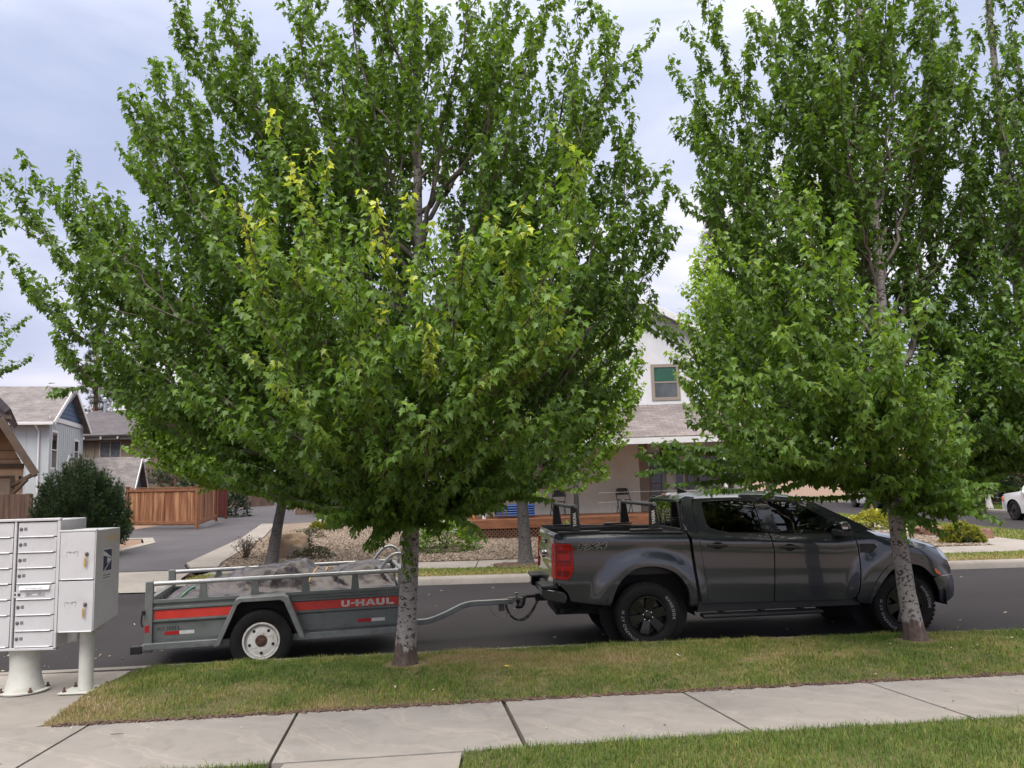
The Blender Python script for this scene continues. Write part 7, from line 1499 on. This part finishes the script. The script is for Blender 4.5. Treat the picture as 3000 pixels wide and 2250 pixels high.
grass(sp, mound, 8500, .040, .0042, 1, tint_near)
grass([(-.41, 4.9)] + [(7.0, 4.9)] + [(x, swn(x)+.02) for x in np.arange(7.0, -.43, -.2)], lambda x, y: .205+.03*(swn(x)-y), 8500, .048, .0042, 2, lambda x, y: (.14+.2*nz(x, y, 1.6)+.2*nz(x, y, 6, 2), 1+.4*nz(x, y, 2.2, 4)))
grass([(-3.2, 4.9), (-1.70, 4.9)] + [(x, swn(x)+.015) for x in np.arange(-1.70, -3.2, -.2)], lambda x, y: .2+.02*(swn(x)-y), 7500, .05, .0045, 3, lambda x, y: (.2+.3*nz(x, y, 2), 1))
grass([(-7.15, 16.98), (14.7, 16.98), (14.7, 18.36), (-7.15, 18.36)], lambda x, y: .15+.01*sin(x*1.7), 1500, .06, .012, 4, lambda x, y: (.52+.3*nz(x, y, .8, 3)+.25*sstep(17.7, 17.0, y)-.3*math.exp(-((x+1.2)**2)/2.5-((y-18.1)/.5)**2)-.25*math.exp(-((x+5.5)/1.5)**2), 1))
grass([(13.2, 18.7), (15.2, 18.7), (15.1, 38), (13.0, 38)], lambda x, y: .15, 500, .06, .022, 5, lambda x, y: (.36+.25*nz(x, y, .6), 1))
grass([(22.3, 30), (27, 30), (29.5, 48), (22.3, 52)], lambda x, y: .14, 220, .07, .035, 6, lambda x, y: (.12+.2*nz(x, y, .5), 1))
def chips(name, poly, zf, per_m2, size, flat, mats_, seed, kind='stuff', dens_f=None):
    r = np.random.default_rng(seed); a = np.array(poly); x0, y0 = a.min(0); x1, y1 = a.max(0); n = int((x1-x0)*(y1-y0)*per_m2); Q = np.stack([r.uniform(x0, x1, n), r.uniform(y0, y1, n)], 1); Q = Q[inpoly(Q, poly)]
    if dens_f: Q = Q[r.uniform(0, 1, len(Q)) < np.array([dens_f(x, y) for x, y in Q])]
    n = len(Q); z = np.array([zf(x, y) for x, y in Q]); s = size*r.uniform(.5, 1.4, n); C = np.array([(-1, -.7, -1), (1, -.8, -1), (.9, .8, -1), (-.8, .7, -1), (-.7, -.5, 1), (.7, -.6, 1), (.6, .5, 1), (-.6, .6, 1)])*np.array([1, .62, flat])
    K = C[None]*r.uniform(.7, 1.3, (n, 8, 3))*s[:, None, None]/2; az = r.uniform(0, 2*pi, n); ti = r.normal(0, .35, n); ca, sa = np.cos(az)[:, None], np.sin(az)[:, None]
    X, Y, Z = K[..., 0], K[..., 1], K[..., 2]; ct, s_t = np.cos(ti)[:, None], np.sin(ti)[:, None]; X, Z = X*ct-Z*s_t, X*s_t+Z*ct; X, Y = X*ca-Y*sa, X*sa+Y*ca
    V = np.stack([X+Q[:, :1], Y+Q[:, 1:], Z+z[:, None]+s[:, None]*flat*.3], -1).reshape(-1, 3); F_ = np.array([(0, 3, 2, 1), (4, 5, 6, 7), (0, 1, 5, 4), (1, 2, 6, 5), (2, 3, 7, 6), (3, 0, 4, 7)]); b = np.arange(n)[:, None]*8
    loops = (b[:, :, None]+F_[None]).reshape(-1); o = np_mesh(name, V, loops, np.arange(n*6)*4, np.full(n*6, 4), mats_, None, {'tint': np.repeat(r.uniform(0, 1, n), 8)}); o['kind'] = kind; print(name, n); return o
def m_chip(name, stops):
    t = NT(name); a = t.n('ShaderNodeAttribute'); a.attribute_name = 'tint'; r = t.ramp(a, 'Fac', stops); t.l(r, 0, t.p, 'Base Color'); t.set(Roughness=.9); return t.m
CHIP = m_chip('stone_chip', [(0, (.07, .048, .036)), (.4, (.155, .115, .088)), (.75, (.225, .175, .138)), (1, (.30, .25, .21))]); MULCH = m_chip('bark_chip', [(0, (.05, .03, .025)), (1, (.15, .09, .065))]); LITT = m_chip('dry_litter', [(0, (.20, .14, .08)), (.6, (.42, .36, .26)), (1, (.5, .5, .42))])
gbed = [(-7.3, 20.05), (11.7, 20.05), (11.7, 26), (-1, 26), (-2.2, 30), (-8.6, 31.5), (-8.7, 28.1), (-7.55, 20.9)]
chips('gravel', gbed, lambda x, y: ground(x, y)+.03, 420, .075, .35, CHIP, 5)
chips('bark_mulch', [(-.75, 17.9), (1.1, 17.9), (1.3, 18.5), (.9, 19.2), (-.5, 19.1), (-.9, 18.5)], lambda x, y: .165, 700, .06, .3, MULCH, 6, dens_f=lambda x, y: 1-sstep(.5, .9, hypot(x-.19, y-18.6)))
chips('leaf_litter', [(-12, 9.2), (16, 9.7), (16, 16.6), (-12, 16.6)], lambda x, y: .024, .7, .042, .12, LITT, 7)
chips('leaf_litter', [(-8, 8.9), (-4.2, 9.05), (-4.2, 11), (-8, 11)], lambda x, y: .02, 9, .03, .12, LITT, 8)
chips('leaf_litter', [(-3.9, 6.95), (6, 7.6), (6, 9.2), (-3.9, 8.8)], lambda x, y: mound(x, y)+.035, 1.6, .026, .15, LITT, 9)
chips('leaf_litter', [(-5, 5.3), (5, 6.2), (5, 7.3), (-5, 6.6)], lambda x, y: .214, 1.6, .022, .25, LITT, 10)
chips('thatch', [(x, swf(x)-.035) for x in np.arange(-3.8, 6.5, .3)] + [(x, swf(x)+.05) for x in np.arange(6.5, -3.9, -.3)], lambda x, y: .196, 2600, .035, .14, MULCH, 11)
STONE = NT('sandstone'); _n = STONE.noise(1.6, 6, .6); _r = STONE.ramp(_n, 0, [(.3, (.16, .12, .10)), (.5, (.30, .20, .13)), (.7, (.24, .21, .19))]); STONE.l(_r, 0, STONE.p, 'Base Color'); STONE.set(Roughness=.9); _f = STONE.noise(14, 5, .7); STONE.bump(_f, 0, .6, .05); STONE = STONE.m
REDST = mat('red_lava_stone', (.20, .105, .075), .95, var=.35, vs=6, bump=.6, bs=20)
def rock(label, base, sx, sy, sz, seed, m=None, name='boulder', group=None):
    import bmesh
    bm = bmesh.new(); bmesh.ops.create_icosphere(bm, subdivisions=4, radius=1)
    for v in bm.verts:
        d = v.co.normalized(); n = MN.noise(d*1.3+Vector((seed, 0, 0)))*.35 + MN.noise(d*3.5+Vector((0, seed, 0)))*.12 + MN.noise(d*9)*.03; c = d*(1+n); c = Vector((max(-.82, min(.82, c.x)), max(-.85, min(.85, c.y)), max(-.6, min(.78, c.z)))); v.co = Vector((c.x*sx, c.y*sy, c.z*sz+sz*.35))
    me = bpy.data.meshes.new(name); bm.to_mesh(me); bm.free(); me.shade_smooth(); o = link_mesh(name, me, m or STONE); o.location = base; tag(o, label, 'rock', group)
rock('orange-brown sandstone boulder beside the leaning maple trunk', on_ground(846, 1632), .62, .5, .58, 3)
for i, (px, py, s) in enumerate(((2735, 1562, .75), (2800, 1568, .55), (2858, 1572, .5))):
    rock(('long low red-brown edging stone right behind the slender maple trunk', 'middle red-brown edging stone of three beside the gravel', 'smallest red-brown edging stone, nearest the dwarf conifer')[i], on_ground(px, py+4), s, s*.5, .24, 7+i, REDST, 'edging_stone', 'edging stones by the corner gravel')
# small odds and ends
T = thing('dandelion', 'single yellow dandelion flower in the lawn strip', 'flower', tuple(onz(1485, 1968, .24)))
b = MB()
for i in range(22): a = 2*pi*i/11+(i > 10)*.3; l = .022 if i < 11 else .014; b.add([(0, 0, .05), (cos(a-.2)*l, sin(a-.2)*l, .056), (cos(a)*l*1.25, sin(a)*l*1.25, .054), (cos(a+.2)*l, sin(a+.2)*l, .056)], [(0, 1, 2, 3)])
b.build('petals', mat('dandelion_yellow', (.75, .52, .02), .6), T); b = MB(); b.tube([(0, 0, -.02), (.003, 0, .05)], .003, 5); b.build('stem', mat('green_stem', (.08, .14, .03), .6), T)
b = MB(); p = onz(342, 2151, .213); b.tube([(-.045, .004, 0), (0, -.004, .004), (.05, .006, 0)], [.003, .0035, .002], 6); o = b.build('twig', TWIGD, smooth=60); o.location = p; tag(o, 'short dry twig lying on the pavement slab at lower left', 'twig')
p = on_ground(958, 1543); T = thing('bollard_light', 'small black bollard path light beside the white-barked tree', 'light', p); b = MB(); b.lathe([(.09, -.05), (.09, .38), (.10, .39), (.10, .46), (.03, .48), (0, .48)], n=14); b.build('post', DARK, T, smooth=40); b = MB(); b.lathe([(.075, .30), (.075, .375)], n=14); b.build('lamp_lens', CLEARL, T)
